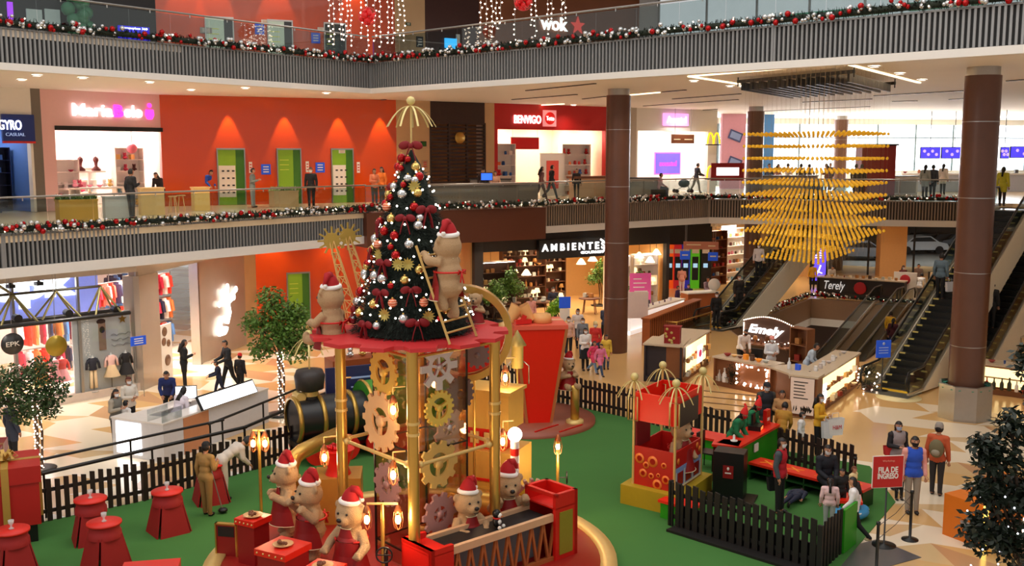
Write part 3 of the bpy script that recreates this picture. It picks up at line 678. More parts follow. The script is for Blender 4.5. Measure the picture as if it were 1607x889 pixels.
# food court: colourful wall panels, window wall, counters
FW = Wall((15.5, 64.5), (17.8, 66.5))
for i, (a, b_, m, l) in enumerate([(1131, 1168, mat('panel_pink', (235, 170, 190), .5), 'pink wall panel with printed pictures left of the windows'), (1196, 1212, mat('panel_blue', (70, 140, 210), .5), 'blue wall panel behind the far column, left of the windows')]):
    p0 = D(a, 300, 66+i); p1 = D(b_, 300, 66.3+i); W_ = Wall(p0.xy, p1.xy)
    W_.wall('wall_food_court', 0, W_.L, Z2, 10.5, m)
    if i == 0:
        for k in range(2):
            t = thing('wall_picture', ['upper', 'lower'][k]+' tilted blue and dark picture on the pink wall panel', 'picture', W_.at(W_.L*.55, 9.1-k*1.7, .02), W_.rz); MB().box((0, -.03, 0), (.9, .03, .6), ry=.35).obj('frame', mat('panel_blue2', (80, 90, 140), .5), t); MB().box((0, -.05, 0), (.7, .02, .4), ry=.35).obj('print', mat('print_pale', (150, 170, 220), .5), t)
WIN = mat('daylight_window', (238, 246, 255), emit=2.6, var=.02)
p0, p1 = D(1125, 300, 74), D(1660, 300, 80); W3 = Wall(p0.xy, p1.xy)
W3.wall('wall_windows', 0, W3.L, Z2, Z2+1.0, WHITE); W3.wall('wall_windows', 0, W3.L, 10.1, 10.5, WHITE)
n = 9
for i in range(n):
    o = MB().b2((.06, 0, Z2+1), (W3.L/n-.06, .04, 10.1)).obj('window_%d' % (i+1), WIN); place(o, W3.at(i*W3.L/n), W3.rz); struct(o)
    o = MB().b2((-.06, -.06, Z2+1), (.06, .1, 10.1)).b2((0, -.03, 9.1), (W3.L/n, .02, 9.18)).obj('trim_%d' % NT(), mat('window_mullion', (120, 140, 150), .5)); place(o, W3.at(i*W3.L/n), W3.rz); struct(o)
PUR = mat('purple_menu_screen', (60, 50, 235), emit=1.6, var=.6, scale=3)
for i, (a, b_, y0, y1, Y) in enumerate([(1444, 1476, 231, 249, 62), (1477, 1519, 231, 249, 62), (1570, 1584, 231, 249, 60), (1585, 1640, 230, 248, 60)]):
    p = D((a+b_)/2, (y0+y1)/2, Y); w_ = (b_-a)/1600*Y; h_ = (y1-y0)/1600*Y
    t = thing('menu_screen', ['purple lit menu screen, left one of the pair in the food court', 'purple lit menu screen, right one of the pair left of the thick column', 'narrow purple menu screen just right of the thick column', 'wide purple menu screen at the right picture edge'][i], 'screen', p, .05)
    MB().b2((-w_/2, 0, -h_/2), (w_/2, .1, h_/2)).obj('screen_frame', BLACK, t); MB().b2((-w_/2+.04, -.02, -h_/2+.04), (w_/2-.04, -.001, h_/2-.04)).obj('display', PUR, t)
    b = MB()
    for k in range(4): b.ball((-w_*.3+k*w_*.2, -.03, .1*(-1)**k), .1, 8, (1, .2, 1))
    b.obj('food_pictures', mat('food_print', (200, 170, 230), emit=.8, var=.3), t); MB().cyl((0, .05, h_/2), (0, .05, 10.5-p.z), .02).obj('hanger', BLACK, t)
p = D(1500, 300, 63); t = thing('food_court_counter', 'long white and grey food counter under the purple menu screens', 'counter', (p.x+1, 61.5, Z2), .05)
MB().b2((-5, 0, 0), (9, .8, 1.0)).obj('counter_body', mat('counter_pale', (205, 205, 215), .4), t); MB().b2((-5.1, -.1, 1), (9.1, .9, 1.1)).obj('countertop', SHOPW, t)
MB().b2((-5, .2, 1.1), (9, .3, 1.75)).obj('sneeze_guard', SHOPGLASS, t)
for i in range(14):
    putgood(rnd.choice(['box', 'bowl', 'cup', 'jar']), rnd.choice(REDG+WARMG), (p.x-3.6+i*.85, 61.9+.05*i*.5, Z2+1.1), 0, 'dish or packet on the food court counter', 'food packet', 'items on the food court counter')
p = D(1377, 300, 56)
t = thing('red_stall', 'dark red food stall box right of the amber pendants', 'stall', (p.x, 56, Z2), .05)
MB().b2((-.95, 0, 0), (.95, .9, 2.7)).obj('stall_body', mat('stall_red', (150, 34, 22), .5), t); MB().b2((-1.05, -.1, 2.7), (1.05, 1, 2.8)).obj('stall_top', BLACK, t)
for i, (px, Y, w_, l) in enumerate([(1410, 57, 2.2, 'grey display cabinet right of the dark red stall'), (1236, 58, 3.5, 'low grey counter behind the amber pendants'), (770, 50.5, 2, 'grey planter box with green plants left of the red shop'), (1010, 53, 1.6, 'grey low cabinet right of the brown column on the middle floor')]):
    p = D(px, 300, Y); t = thing('low_cabinet', l, 'cabinet', (p.x, Y, Z2), .1); MB().b2((-w_/2, 0, 0), (w_/2, .6, 1.0)).obj('cabinet_body', [SHOPW, mat('cab_grey', (150, 140, 130), .5)][i > 0], t); MB().b2((-w_/2-.04, -.04, 1), (w_/2+.04, .64, 1.05)).obj('cabinet_top', DSTEEL, t)
    b = MB().b2((-w_/2+.1, -.02, .1), (-.04, 0, .9)).b2((.04, -.02, .1), (w_/2-.1, 0, .9)).obj('door', mat('cab_door', (170, 162, 152), .5), t)
# furniture on the left walkway
def planterbox(px, py, w_, h_, m, label, leaves=(70, 100, 50)):
    p = G(px, py, Z2); t = thing('planter_box', label, 'planter', p, FL.rz-.2)
    MB().b2((-w_/2, 0, 0), (w_/2, .5, h_)).b2((-w_/2-.02, -.02, h_-.06), (w_/2+.02, .52, h_)).obj('planter_body', m, t); b = MB()
    for k in range(260):
        x = rnd.uniform(-w_/2, w_/2); y = rnd.uniform(0, .5); a = rnd.uniform(0, 2*PI); l = rnd.uniform(.12, .3)
        q = Vector((x, y, h_-.05)); d = Vector((math.cos(a)*.6, math.sin(a)*.6, 1)).normalized()*l; s_ = Vector((-math.sin(a), math.cos(a), 0))*.035
        b.add([q, q+d*.5+s_, q+d, q+d*.5-s_], [(0, 1, 2, 3)])
    b.obj('foliage', mat('leaf_%d' % leaves[1], leaves, .6, var=.3), t)
planterbox(125, 348, 1.25, .75, mat('yellow_planter', (196, 150, 60), .5), 'yellow planter box with leafy plants before the pink shop')
planterbox(450, 325, 1.15, .7, mat('pale_planter', (200, 165, 120), .5), 'pale planter box with light green plants before the middle lift door', (150, 180, 120))
def cabinet(px, py, w_, h_, m, label, name='counter_block'):
    p = G(px, py, Z2); t = thing(name, label, 'counter', p, FL.rz-.3); MB().b2((-w_/2, 0, 0), (w_/2, .45, h_)).obj('counter_body', m, t); MB().b2((-w_/2-.03, -.03, h_), (w_/2+.03, .48, h_+.05)).obj('countertop', m, t); return t
cabinet(241, 338, .85, .98, TAN, 'tall birch counter in front of the pink shop, right of the man in black')
cabinet(318, 331, .62, .9, mat('birch_light', (236, 196, 120), .5), 'birch block left of the leftmost lift door')
cabinet(188, 343, .95, .75, mat('grey_white', (190, 188, 186), .5), 'grey white low counter with a pink print behind the garland')
# stools and small table beside pink shop
def stool(p, rz, label, m=TAN, h=.65):
    t = thing('bar_stool', label, 'stool', p, rz); MB().lathe([(0, h-.04), (.17, h-.04), (.17, h), (0, h)], 16).obj('seat', m, t)
    for k in range(4):
        a = PI/4+k*PI/2; MB().cyl((.1*math.cos(a), .1*math.sin(a), h-.04), (.19*math.cos(a), .19*math.sin(a), 0), .018, n=6).obj('leg', m, t)
    return t
stool(G(272, 334, Z2), 0, 'small birch stool on the left of the lift wall'); stool(G(285, 332, Z2), .3, 'small birch stool beside the black frame, nearest the lifts')
# ================= top floor =================
FE3L = Wall((-26, 36), (-15.2, 44.6))
FE3L.wall('wall_upper_left', 0, FE3L.L, Z3, 16.6, mat('dark_store', (22, 20, 26), .4))
def lit(px0, py0, px1, py1, W_, m, name, label, cat='screen', th=.1):
    return signbox(W_, px0, py0, px1, py1, m, name, label, cat, th)[0]
lit(10, 3, 21, 40, FE3L, mat('purple_neon', (170, 60, 230), emit=1.2, var=.3), 'neon_sign', 'tall purple neon strip sign at the far left of the top floor', 'sign')
for a, b_, l in [(40, 66, 'pale lit shop window pane, left one on the top floor'), (69, 94, 'pale lit shop window pane, right one on the top floor')]: lit(a, 14, b_, 42, FE3L, mat('dim_window', (170, 175, 170), emit=.35, var=.1), 'shop_window', l, 'window')
t = lit(184, 40, 234, 68, FE3L, mat('blue_panel_lit', (40, 30, 200), emit=.9, var=.4), 'information_screen', 'blue lit information panel on the dark shop front, top floor')
text('lettering', 'Compuplaza 360', (0, -.13, .55), 0, 1.1, .12, GLOWSIGN, t)
t = thing('balloon_figure', 'mint green balloon cluster standing by the dark top floor shop', 'balloons', FE3L.at(S(FE3L, 117, 30), Z3, .7), FE3L.rz)
b = MB()
for k in range(26):
    b.ball((rnd.uniform(-.45, .45), rnd.uniform(-.2, .2), .3+k*.1), rnd.uniform(.2, .3), 10)
b.ball((0, -.1, 2.9), .42, 16); b.obj('balloons', mat('mint_balloon', (70, 140, 100), .35), t); MB().ball((-.13, -.5, 2.98), .04, 8).ball((.13, -.5, 2.98), .04, 8).obj('eyes', BLACK, t)
FR3 = Wall((-5.5, 49.0), (7.0, 57.5))
FR3.wall('wall_upper', 0, S(FR3, 667, 40), Z3, 16.6, BEIGE)
FR3.wall('wall_upper', S(FR3, 667, 40), S(FR3, 752, 40), Z3, 16.6, mat('dark_walnut2', (70, 34, 26), .5, var=.15))
FR3.wall('wall_upper', S(FR3, 752, 40), FR3.L, Z3, 16.6, mat('wok_wood', (150, 84, 44), .45, var=.15, scale=1))
s_, z_ = FR3.px(876, 38)
t = thing('restaurant_sign', 'white glowing restaurant lettering with a red star on the wood wall', 'sign', FR3.at(s_, z_, .03), FR3.rz)
text('lettering', 'wok', (-.3, -.04, 0), 0, 1.75, .7, GLOWSIGN, t, bold=.03)
b = MB(); pts = [((.48 if k % 2 == 0 else .2)*math.sin(k*PI/5), (.48 if k % 2 == 0 else .2)*math.cos(k*PI/5)) for k in range(10)]
b.add([(1.25+x, -.06, z) for x, z in pts]+[(1.25+x, 0, z) for x, z in pts], [tuple(range(10))]+[(i, (i+1) % 10, 10+(i+1) % 10, 10+i) for i in range(10)]); b.obj('star_emblem', mat('star_red', (230, 70, 60), emit=.7, var=0), t)
t = lit(697, 60, 715, 82, FR3, mat('cyan_screen', (60, 170, 240), emit=1.6, var=.1), 'advert_screen', 'small cyan lit screen in the dark wood bay, top floor')
t = lit(715, 54, 720, 84, FR3, WHITE, 'screen_side', 'narrow white panel right of the cyan screen', 'panel')
wallsign(FR3, 640, 38, .25, .14, mat('dk_green', (30, 70, 40), .5), 'small green exit plate on the top floor beige wall', tm=WHITE)
wallsign(FR3, 658, 66, .35, .5, DSTEEL, 'dark framed plate on the top floor beige wall')
FR4 = Wall((7.0, 57.5), (34, 42)); FR4.wall('wall_upper', 0, FR4.L, Z3, 16.6, mat('upper_grey', (226, 226, 230), .5))
t = thing('lit_storefront', 'long pale lit shop front on the top floor at the upper right', 'shop front', FR4.at(1.2, Z3, .02), FR4.rz)
for k in range(9): MB().b2((k*2.7+.06, -.05, .3), (k*2.7+2.6, 0, 5.0)).obj('lit_pane', mat('lit_storefront', (215, 218, 222), emit=.55, var=.25, scale=.8), t); MB().b2((k*2.7-.06, -.1, 0), (k*2.7+.04, 0, 5.1)).obj('mullion', STEEL, t)
t = thing('market_stall', 'pale stall with teal canopies behind the top floor railing, upper right', 'stall', (12.5, 36, Z3), -.7)
MB().b2((-4, 0, 0), (3.5, 1, 1.15)).obj('stall_counter', mat('pale_stall', (196, 200, 198), .4), t); MB().b2((-3, -.2, 1.5), (0, 1.2, 1.6)).b2((.8, -.2, 1.5), (3.2, 1.2, 1.6)).obj('canopy', mat('teal_canopy', (40, 140, 110), .5), t)
b = MB()
for x in (-2.9, -.1, .9, 3.1): b.b2((x-.03, 0, 0), (x+.03, .06, 1.5))
b.obj('post', STEEL, t)
# ================= hanging light strings and bows =================
SBULB = mat('string_bulb', (255, 225, 200), emit=9, var=0)
def lightstring(x, y, z0, z1, label, group, amp=.05):
    b = MB(); n = int((z1-z0)/.17); b.m(0).cyl((0, 0, 0), (0, 0, z1-z0), .006, n=4)
    for k in range(n): b.m(1).ball((rnd.uniform(-amp, amp), rnd.uniform(-amp, amp), k*.17+.02), .026, 6)
    o = b.obj('light_string', [mat('clear_wire', (180, 170, 160), .5), SBULB]); o.location = (x, y, z0); tag(o, label, 'light string', group)
for px, py in [(522, 68), (527, 72), (531, 60), (541, 66), (546, 58), (553, 74), (567, 60), (575, 78), (590, 66), (597, 74), (612, 70), (615, 66), (628, 58), (632, 62)]:
    p = D(px, py, 36); lightstring(p.x, p.y+rnd.uniform(-.6, .6), p.z, 17, 'string of warm white bulbs hanging around the left red bow ball', 'light strings of the left cluster')
for px, py in [(754, 50), (763, 45), (773, 60), (779, 48), (786, 40), (808, 56), (833, 40), (841, 55), (860, 52), (866, 46), (881, 48), (885, 40)]:
    p = D(px, py, 36); lightstring(p.x, p.y+rnd.uniform(-.6, .6), p.z, 17, 'string of warm white bulbs hanging around the right red bow ball', 'light strings of the right cluster')
for px, py, l in [(577, 26, 'red ribbon ball hanging among the left light strings'), (821, 3, 'red ribbon ball hanging among the right light strings')]:
    p = D(px, py, 35.6); t = thing('ribbon_ball', l, 'hanging decoration', p)
    b = MB()
    for k in range(14):
        a = k*2.4; e = (k/13-.5)*2; d = Vector((math.cos(a)*math.sqrt(1-e*e), math.sin(a)*math.sqrt(1-e*e), e))*.19
        b.ball(d, .12, 8, (1, 1, .6), (rnd.random()*3, rnd.random()*3, 0))
    b.obj('ribbon', mat('ribbon_red', (230, 24, 30), .4, var=.2), t); MB().cyl((0, 0, .2), (0, 0, 17-p.z), .008, n=4).obj('cord', STEEL, t)
    pts = [(.3*math.cos(a), -.05, .3*math.sin(a)) for a in [k*PI/12 for k in range(24)]]; MB().tube(pts, .015, 6, True).obj('wire_hoop', mat('red_wire', (220, 60, 60), .4), t)
# ================= ground floor, left: clothes shop =================
LA = Wall((-19.4, 26.45), (-12.6, 34.0)); LB = Wall((-12.6, 34.0), (-11.0, 43.5))
CHROME = mat('chrome_panel', (186, 172, 158), .35, .45, var=.1, scale=1.5)
for n_, (p, q) in enumerate([((-25, 33), (-17.6, 40)), ((-17.6, 40), (-16.6, 46))]):
    W_ = Wall(p, q); W_.wall('wall_clothes_shop', 0, W_.L, 0, 4.6, mat('pale_pink_wall', (246, 226, 216), .7))
struct(MB().prism([(-19.6, 26.9), (-12.9, 34.3), (-11.3, 43.6), (-16.6, 46), (-17.6, 40), (-25, 33)], 4.2, 4.3).obj('ceiling_clothes_shop', SHOPW))
for x, y in [(-19.5, 31), (-17.2, 33.6), (-15.2, 36), (-14.6, 39), (-14.2, 42), (-17.5, 36.5), (-21, 33)]:
    o = MB().b2((-.75, -.4, 0), (.75, .4, .04)).obj('ceiling_light', mat('clothes_panel', (255, 246, 240), emit=18, var=0)); place(o, (x, y, 4.14), .8); tag(o, 'bright ceiling light panel inside the clothes shop', 'ceiling light', 'ceiling panels in the clothes shop')
LA.wall('wall_left', 0, LA.L, 4.05, 4.6, mat('soffit_grey', (196, 184, 172), .6))
b0, b1 = S(LB, 246, 500), S(LB, 312, 500); c1_ = S(LB, 386, 500)
LB.wall('wall_left', 0, LB.L, 3.9, 4.6, mat('soffit_grey', (196, 184, 172), .6))
LB.wall('wall_left', b1, c1_, 0, 3.9, CHROME); LB.wall('wall_left', c1_, LB.L, 0, 3.9, BEIGE)
t = thing('entrance_frame', 'chrome pier and frame between window and entrance of the clothes shop', 'pier', LB.at(0, 0, .02), LB.rz)
MB().b2((-.1, -.1, 0), (b0, .5, 3.9)).obj('pier', CHROME, t); MB().b2((b1-.12, -.06, 0), (b1, .3, 3.9)).obj('jamb', STEEL, t)
# flourish logo in lit white on the chrome wall
s_, z_ = LB.px(352, 488)
t = thing('shop_logo', 'white glowing flourish logo on the chrome wall of the clothes shop', 'sign', LB.at(s_, z_, .04), LB.rz)
b = MB(); pts = []
for k in range(16): a = k/15*PI*1.7+.6; pts.append((.3*math.cos(a)-.35, -.05, .3*math.sin(a)-.55))
b.tube(pts, .1, 8)
b.tube([(.0, -.05, -.5), (.25, -.05, -.1), (.1, -.05, .35), (-.1, -.05, .8)], .1, 8)
for dx, dz in [(-.55, .35), (-.3, .8), (.15, .95), (.65, .45), (.85, .75)]:
    b.tube([(0, -.05, .25), (dx*.6, -.05, dz*.6+.1), (dx*1.1, -.05, dz)], .085, 8); b.ball((dx*1.1, -.05, dz), .14, 8, (1, .4, 1))
b.ball((-.62, -.05, -.7), .3, 12, (1, .3, .8)); b.obj('lettering', GLOWSIGN, t)
# banner window
BAN = mat('banner_white', (232, 226, 224), .6)
t, w_, h_, th = signbox(LA, 114, 498, 211, 612, BAN, 'window_banner', 'large pale window banner with a child portrait and gold star', 'banner', .06, -.15)
MB().b2((-.12, -.08, h_*.55), (.12, -.062, h_*.88)).obj('portrait_print', mat('skin_print', (190, 150, 130), .6), t); MB().ball((-.02, -.07, h_*.9), .16, 10, (1, .1, .6)).ball((0, -.075, h_*.8), .11, 10, (1, .1, 1.2)).obj('portrait_head', mat('hair_print', (70, 50, 45), .6), t)
b = MB(); b.add([(w_*.36+(.16 if k % 2 == 0 else .07)*math.sin(k*PI/5), -.09, h_*.9+(.16 if k % 2 == 0 else .07)*math.cos(k*PI/5)) for k in range(10)], [tuple(range(10))[::-1]]); b.obj('gold_star', GOLD, t)
b = MB()
for k in range(3): b.tube([(w_*.15+x*.1, -.085, h_*.72-k*.18+.04*math.sin(x*2.3+k)) for x in range(8)], .012, 4)
b.obj('script_print', mat('script_grey', (170, 160, 160), .6), t)
# lilac back wall with bubble letters
s0, zt = LA.px(0, 430); s1, zb = LA.px(162, 488)
t = thing('shop_sign', 'big white bubble letters on the lilac panel inside the clothes shop', 'sign', LA.at((s0+s1)/2-.3, (zt+zb)/2, -.9), LA.rz)
w_ = s1-s0+1.2; MB().b2((-w_/2, 0, -.85), (w_/2, .08, .75)).obj('panel', mat('lilac_panel', (140, 150, 232), .5, emit=.6), t)
text('lettering', 'epk', (.1, -.05, .1), 0, w_*.62, 1.25, GLOWSIGN, t, bold=.06)
# mullions, plinth and spotlights of the window
t = thing('shop_window', 'long glazed shop window of the clothes shop with steel mullions', 'window', LA.at(0, 0), LA.rz)
for k in range(6):
    x = LA.L*k/5-.01
    MB().b2((x-.04, -.03, 0), (x+.04, .08, 4.05)).obj('mullion', STEEL, t)
MB().b2((0, .02, .2), (LA.L, .03, 4.05)).obj('pane', SHOPGLASS, t)
MB().b2((0, .1, 0), (LA.L, 1.3, .22)).b2((0, -.05, 0), (LA.L, .1, .26)).obj('plinth', mat('plinth_white', (226, 206, 190), .5), t)
for k in range(8):
    p = LA.at(.9+k*.85, 4.02, .12); t = thing('spotlight', 'small black track spotlight above the clothes shop window', 'spotlight', p, LA.rz, 'spotlights above the clothes window')
    MB().b2((-.1, -.12, -.1), (.1, .12, 0)).obj('spot_head', BLACK, t); MB().b2((-.03, -.03, 0), (.03, .03, .05)).obj('bracket', BLACK, t)
# hanging truss
LT = Wall(LA.at(0, 0, .9).xy, LA.at(LA.L, 0, .9).xy)
t = thing('lighting_truss', 'dark steel triangular truss hanging before the clothes shop window', 'truss', LT.at(0, 0), LT.rz)
def TP(px, py, o=0):
    s_, z_ = LT.px(px, py); return Vector((s_, o, z_))
TR = mat('truss_steel', (66, 62, 50), .45, .5)
b = MB(); b.cyl(TP(-40, 519), TP(204, 491), .07, n=6).cyl(TP(-40, 519, .8), TP(204, 491, .8), .07, n=6).obj('bottom_chord', BLACK, t)
MB().cyl(TP(-40, 470, .4), TP(28, 464, .4), .045, n=6).cyl(TP(28, 464, .4), TP(167, 451, .4), .045, n=6).obj('top_chord', TR, t)
b = MB()
for (x0, y0), (x1, y1) in [((28, 464), (2, 512)), ((28, 464), (62, 508)), ((97, 459), (66, 503)), ((97, 459), (128, 499)), ((167, 451), (190, 490)), ((167, 451), (150, 497)), ((28, 464), (-30, 430))]:
    b.cyl(TP(x0, y0, .4), TP(x1, y1, 0), .035, n=6).cyl(TP(x0, y0, .4), TP(x1+6, y1, .8), .035, n=6)
b.obj('brace', mat('truss_olive', (120, 112, 70), .45, .4), t)
b = MB()
for px, py in ((20, 464), (97, 459), (160, 451)): q = TP(px, py, .4); b.cyl(q, q+Vector((0, 0, 4.5-q.z)), .012, n=5)
b.obj('hanger', STEEL, t)
for px, py in ((30, 500), (110, 492), (185, 486)): q = TP(px, py, .3); MB().cyl(q, q+Vector((.0, -.25, -.02)), .11, .13, 10).obj('stage_lamp', BLACK, t)
# hanging round signs, blue blade sign, mannequins, racks
for px, py, m, l in [(26, 542, mat('sign_black', (40, 40, 42), .4), 'black round hanging sign in the clothes shop window'), (95, 545, mat('sign_olive_gold', (168, 142, 40), .4, .3), 'olive gold round hanging sign in the clothes shop window')]:
    s_, z_ = LT.px(px, py); t = thing('round_sign', l, 'sign', LT.at(s_, z_, -.3), LT.rz)
    MB().lathe([(0, -.03), (.33, -.03), (.33, .03), (0, .03)], 28, Matrix.Rotation(PI/2, 4, 'X')).obj('disc', m, t); MB().cyl((0, 0, .33), (0, 0, 4.5-z_), .01, n=5).obj('hanger', STEEL, t)
    if 'black' in l: text('lettering', 'EPK', (0, -.04, 0), 0, .4, .14, WHITE, t)
t = wallsign(LT, 216, 535, .52, .3, SBLUE, 'blue direction sign on two thin posts by the clothes shop pier')
s_, z_ = LT.px(216, 535); MB().cyl((-.12, -.02, -z_), (-.12, -.02, -.1), .012, n=5).cyl((.12, -.02, -z_), (.12, -.02, -.1), .012, n=5).obj('post', STEEL, t)
t = thing('poster_stand', 'white poster stand with round pictures just inside the clothes shop entrance', 'poster', LB.at(b0+.35, 0, .1), LB.rz)
MB().b2((-.3, 0, 0), (.45, .05, 2.0)).obj('board', WHITE, t); b = MB()
for x, z, r_ in ((-.05, 1.75, .17), (-.12, 1.4, .15), (.2, 1.3, .13), (.1, .7, .2)): b.lathe([(0, 0), (r_, 0), (r_, .01), (0, .01)], 18, Matrix.Translation((x, -.002, z)) @ Matrix.Rotation(PI/2, 4, 'X'))
b.obj('round_picture', mat('pic_brown', (120, 84, 60), .5, var=.4, scale=14), t)
def mannequin(p, rz, label, top, bottom, skirt=False, h=1.25):
    t = thing('mannequin', label, 'mannequin', p, rz); s_ = h/1.25
    MB().lathe([(.16, 0), (.16, .02), (.015, .03), (.015, .75*s_), (.0, .75*s_)], 16).obj('stand_base', STEEL, t)
    MB().lathe([(.02, .7*s_), (.13, .74*s_), (.1, .88*s_), (.15, 1.05*s_), (.1, 1.12*s_), (.035, 1.15*s_), (.035, 1.2*s_), (.0, 1.22*s_)], 14, Matrix.Diagonal((1, .65, 1, 1))).obj('torso_form', SHOPW, t)
    b = MB().lathe([(.13, .72*s_), (.14, .74*s_), (.115, .88*s_), (.165, 1.05*s_), (.11, 1.13*s_)], 14, Matrix.Diagonal((1, .72, 1, 1)))
    for sx in (-1, 1): b.tube([(sx*.13, 0, 1.08*s_), (sx*.2, 0, .95*s_), (sx*.22, -.03, .75*s_)], .045, 8)
    b.obj('top_garment', top, t)
    if skirt: MB().lathe([(.12, .8*s_), (.26, .45*s_), (.28, .42*s_)], 16).obj('skirt', bottom, t)
    else:
        b = MB()
        for sx in (-1, 1): b.tube([(sx*.06, 0, .78*s_), (sx*.075, 0, .3*s_), (sx*.08, 0, .12*s_)], .06, 8)
        b.obj('trousers', bottom, t)
    return t
kg = [mat('kid_navy', (36, 36, 48), .7), mat('kid_cream', (235, 205, 160), .7), mat('kid_blush', (235, 190, 180), .7), mat('kid_pink', (232, 150, 150), .7), mat('kid_black', (28, 24, 26), .7), mat('kid_red', (205, 60, 50), .7), mat('kid_ochre', (210, 150, 70), .7)]
for px, a_, b__, sk, l in [(148, 0, 1, False, 'child mannequin in navy cardigan and cream trousers before the banner'), (177, 2, 1, True, 'child mannequin in blush top and cream skirt before the banner'), (200, 4, 4, True, 'child mannequin in black top and skirt at the banner edge'),
                           (100, 3, 3, True, 'child mannequin in pink top and tulle skirt left of the banner'), (112, 5, 3, True, 'child mannequin in red top with pink skirt beside the banner'), (78, 6, 6, True, 'child mannequin in ochre dress near the window middle'), (40, 2, 0, False, 'child mannequin in blush top and navy trousers at the left of the window'), (8, 1, 3, True, 'child mannequin in cream top and pink skirt at the far left window end')]:
    s_ = S(LA, px, 600); mannequin(LA.at(s_, .22, -.6 if px < 115 else .35 if 0 else -.05-.0), LA.rz, l, kg[a_], kg[b__], sk)
for i, (x, y, rz, l) in enumerate([(-15.4, 38.6, 1.2, 'red garment rack at the back of the clothes shop seen through the entrance'), (-16.6, 36, .8, 'garment rack in the middle of the clothes shop'), (-19.5, 33.5, .8, 'garment rack deep behind the lilac panel'), (-14.6, 41, 1.2, 'garment rack at the far right inside the clothes shop'), (-15.9, 41.9, 1.2, 'garment rack along the far wall of the clothes shop')]):
    t = thing('clothes_rack', l, 'rack', (x, y, 0), rz)
    for h in (1.1, 2.1, 3.1): MB().cyl((-1.1, 0, h), (1.1, 0, h), .02).obj('rail', STEEL, t)
    for sx in (-1.1, 1.1): MB().cyl((sx, 0, 0), (sx, 0, 3.15), .02).obj('upright', STEEL, t)
    c, s__ = math.cos(rz), math.sin(rz)
    for h in (1.1, 2.1, 3.1):
        for k in range(8):
            u = -1+k*.27; putgood('garment', rnd.choice(KIDG), (x+c*u, y+s__*u, h-.93), rz+rnd.uniform(-.2, .2), 'garment hanging on a rack inside the clothes shop', 'garment', 'garments in the clothes shop')
# ================= ground floor: homeware shop =================
HB = Wall((-1.75, 47.7), (8.6, 53.0))
h0, h1 = S(HB, 745, 450), S(HB, 1050, 440)
HB.wall('wall_homeware', h0, h0+.45, 0, 4.62, mat('charcoal_frame', (50, 46, 44), .5)); HB.wall('wall_homeware', h0, h1, 3.35, 4.62, mat('black_fascia', (24, 21, 20), .5))
HB.wall('wall_homeware', h1-.2, h1, 0, 3.4, mat('charcoal_frame', (50, 46, 44), .5))
o = MB().b2((h0, 6, 0), (h1, 6.1, 4.6)).b2((h0-.1, .3, 0), (h0, 6, 4.6)).b2((h1, .3, 0), (h1+.1, 6, 4.6)).obj('wall_homeware_room', mat('homeware_wall', (190, 150, 96), .7)); place(o, (*HB.p0, 0), HB.rz); struct(o)
o = MB().b2((h0, .3, 3.6), (h1, 6, 3.7)).obj('ceiling_homeware', mat('homeware_ceiling', (225, 200, 160), .7)); place(o, (*HB.p0, 0), HB.rz); struct(o)
for i in range(6):
    for d_ in (-1.5, -4.2):
        o = MB().lathe([(0, 0), (.3, 0), (.3, .04), (0, .04)], 16).obj('ceiling_light', mat('homeware_lamp', (255, 220, 165), emit=11, var=0)); place(o, HB.at(h0+1+i*1.8, 3.54, d_), 0); tag(o, 'round warm ceiling lamp inside the homeware shop', 'ceiling light', 'ceiling lamps in the homeware shop')
s0, zt = HB.px(846, 374); s1, zb = HB.px(952, 401)
t = thing('shop_sign', 'black sign board with white lit letters over the homeware entrance', 'sign', HB.at((s0+s1)/2, (zt+zb)/2, .03), HB.rz)
w_ = s1-s0+.3; MB().b2((-w_/2, -.25, -.5), (w_/2, 0, .42)).obj('board', mat('black_fascia2', (14, 13, 13), .5), t)
text('lettering', 'A M B I E N T E S', (-.15, -.28, .05), 0, w_*.86, .36, GLOWSIGN, t, bold=.025)
text('lettering', 'GOURMET', (w_*.22, -.28, -.27), 0, w_*.32, .13, GLOWSIGN, t, bold=.02)
b = MB().tube([(w_*.36, -.28, -.3), (w_*.42, -.28, 0), (w_*.4, -.28, .4)], .045, 6).tube([(w_*.33, -.28, .35), (w_*.42, -.28, .1), (w_*.48, -.28, -.3)], .045, 6).ball((w_*.43, -.28, .32), .12, 8, (1, .4, 1)); b.obj('figure_emblem', GLOWSIGN, t)
GW = [(k, m) for k in ('box', 'jar', 'bottle', 'lampshade', 'bowl') for m in WARMG]+[('lampshade', mat('lit_shade', (255, 225, 170), emit=1.5, var=0))]*8
dk = mat('shelf_walnut', (84, 50, 30), .5)
for i, (a, b_, off, rows, l) in enumerate([(h0+.6, h0+2.6, -1.2, 5, 'dark shelf full of homeware, leftmost near the entrance frame'), (h0+2.9, h0+5.4, -3.2, 6, 'dark shelf of homeware behind the leafy plant'), (h0+5.6, h0+7.4, -4.6, 6, 'dark shelf of homeware in the middle of the shop'), (h1-3.4, h1-2.0, -1.0, 5, 'glass display shelf of bright vases right of the brown column'), (h1-1.8, h1-.3, -1.0, 5, 'display shelf of pale crockery at the right end of the homeware shop')]):
    shelf(HB, a, b_, 0, off, rows, .55, dk if i < 3 else SHOPW, l, GW, 'small homeware piece on the shelf: '+l[:0]+['leftmost shelf by the entrance frame', 'shelf behind the leafy plant', 'shelf in the middle of the homeware shop', 'bright shelf right of the brown column', 'shelf at the right end of the homeware shop'][i], 'homeware', ['homeware on the leftmost shelf', 'homeware on the shelf behind the plant', 'homeware on the middle shelf', 'homeware on the bright shelf', 'homeware on the right end shelf'][i], step=.27, lit=True)
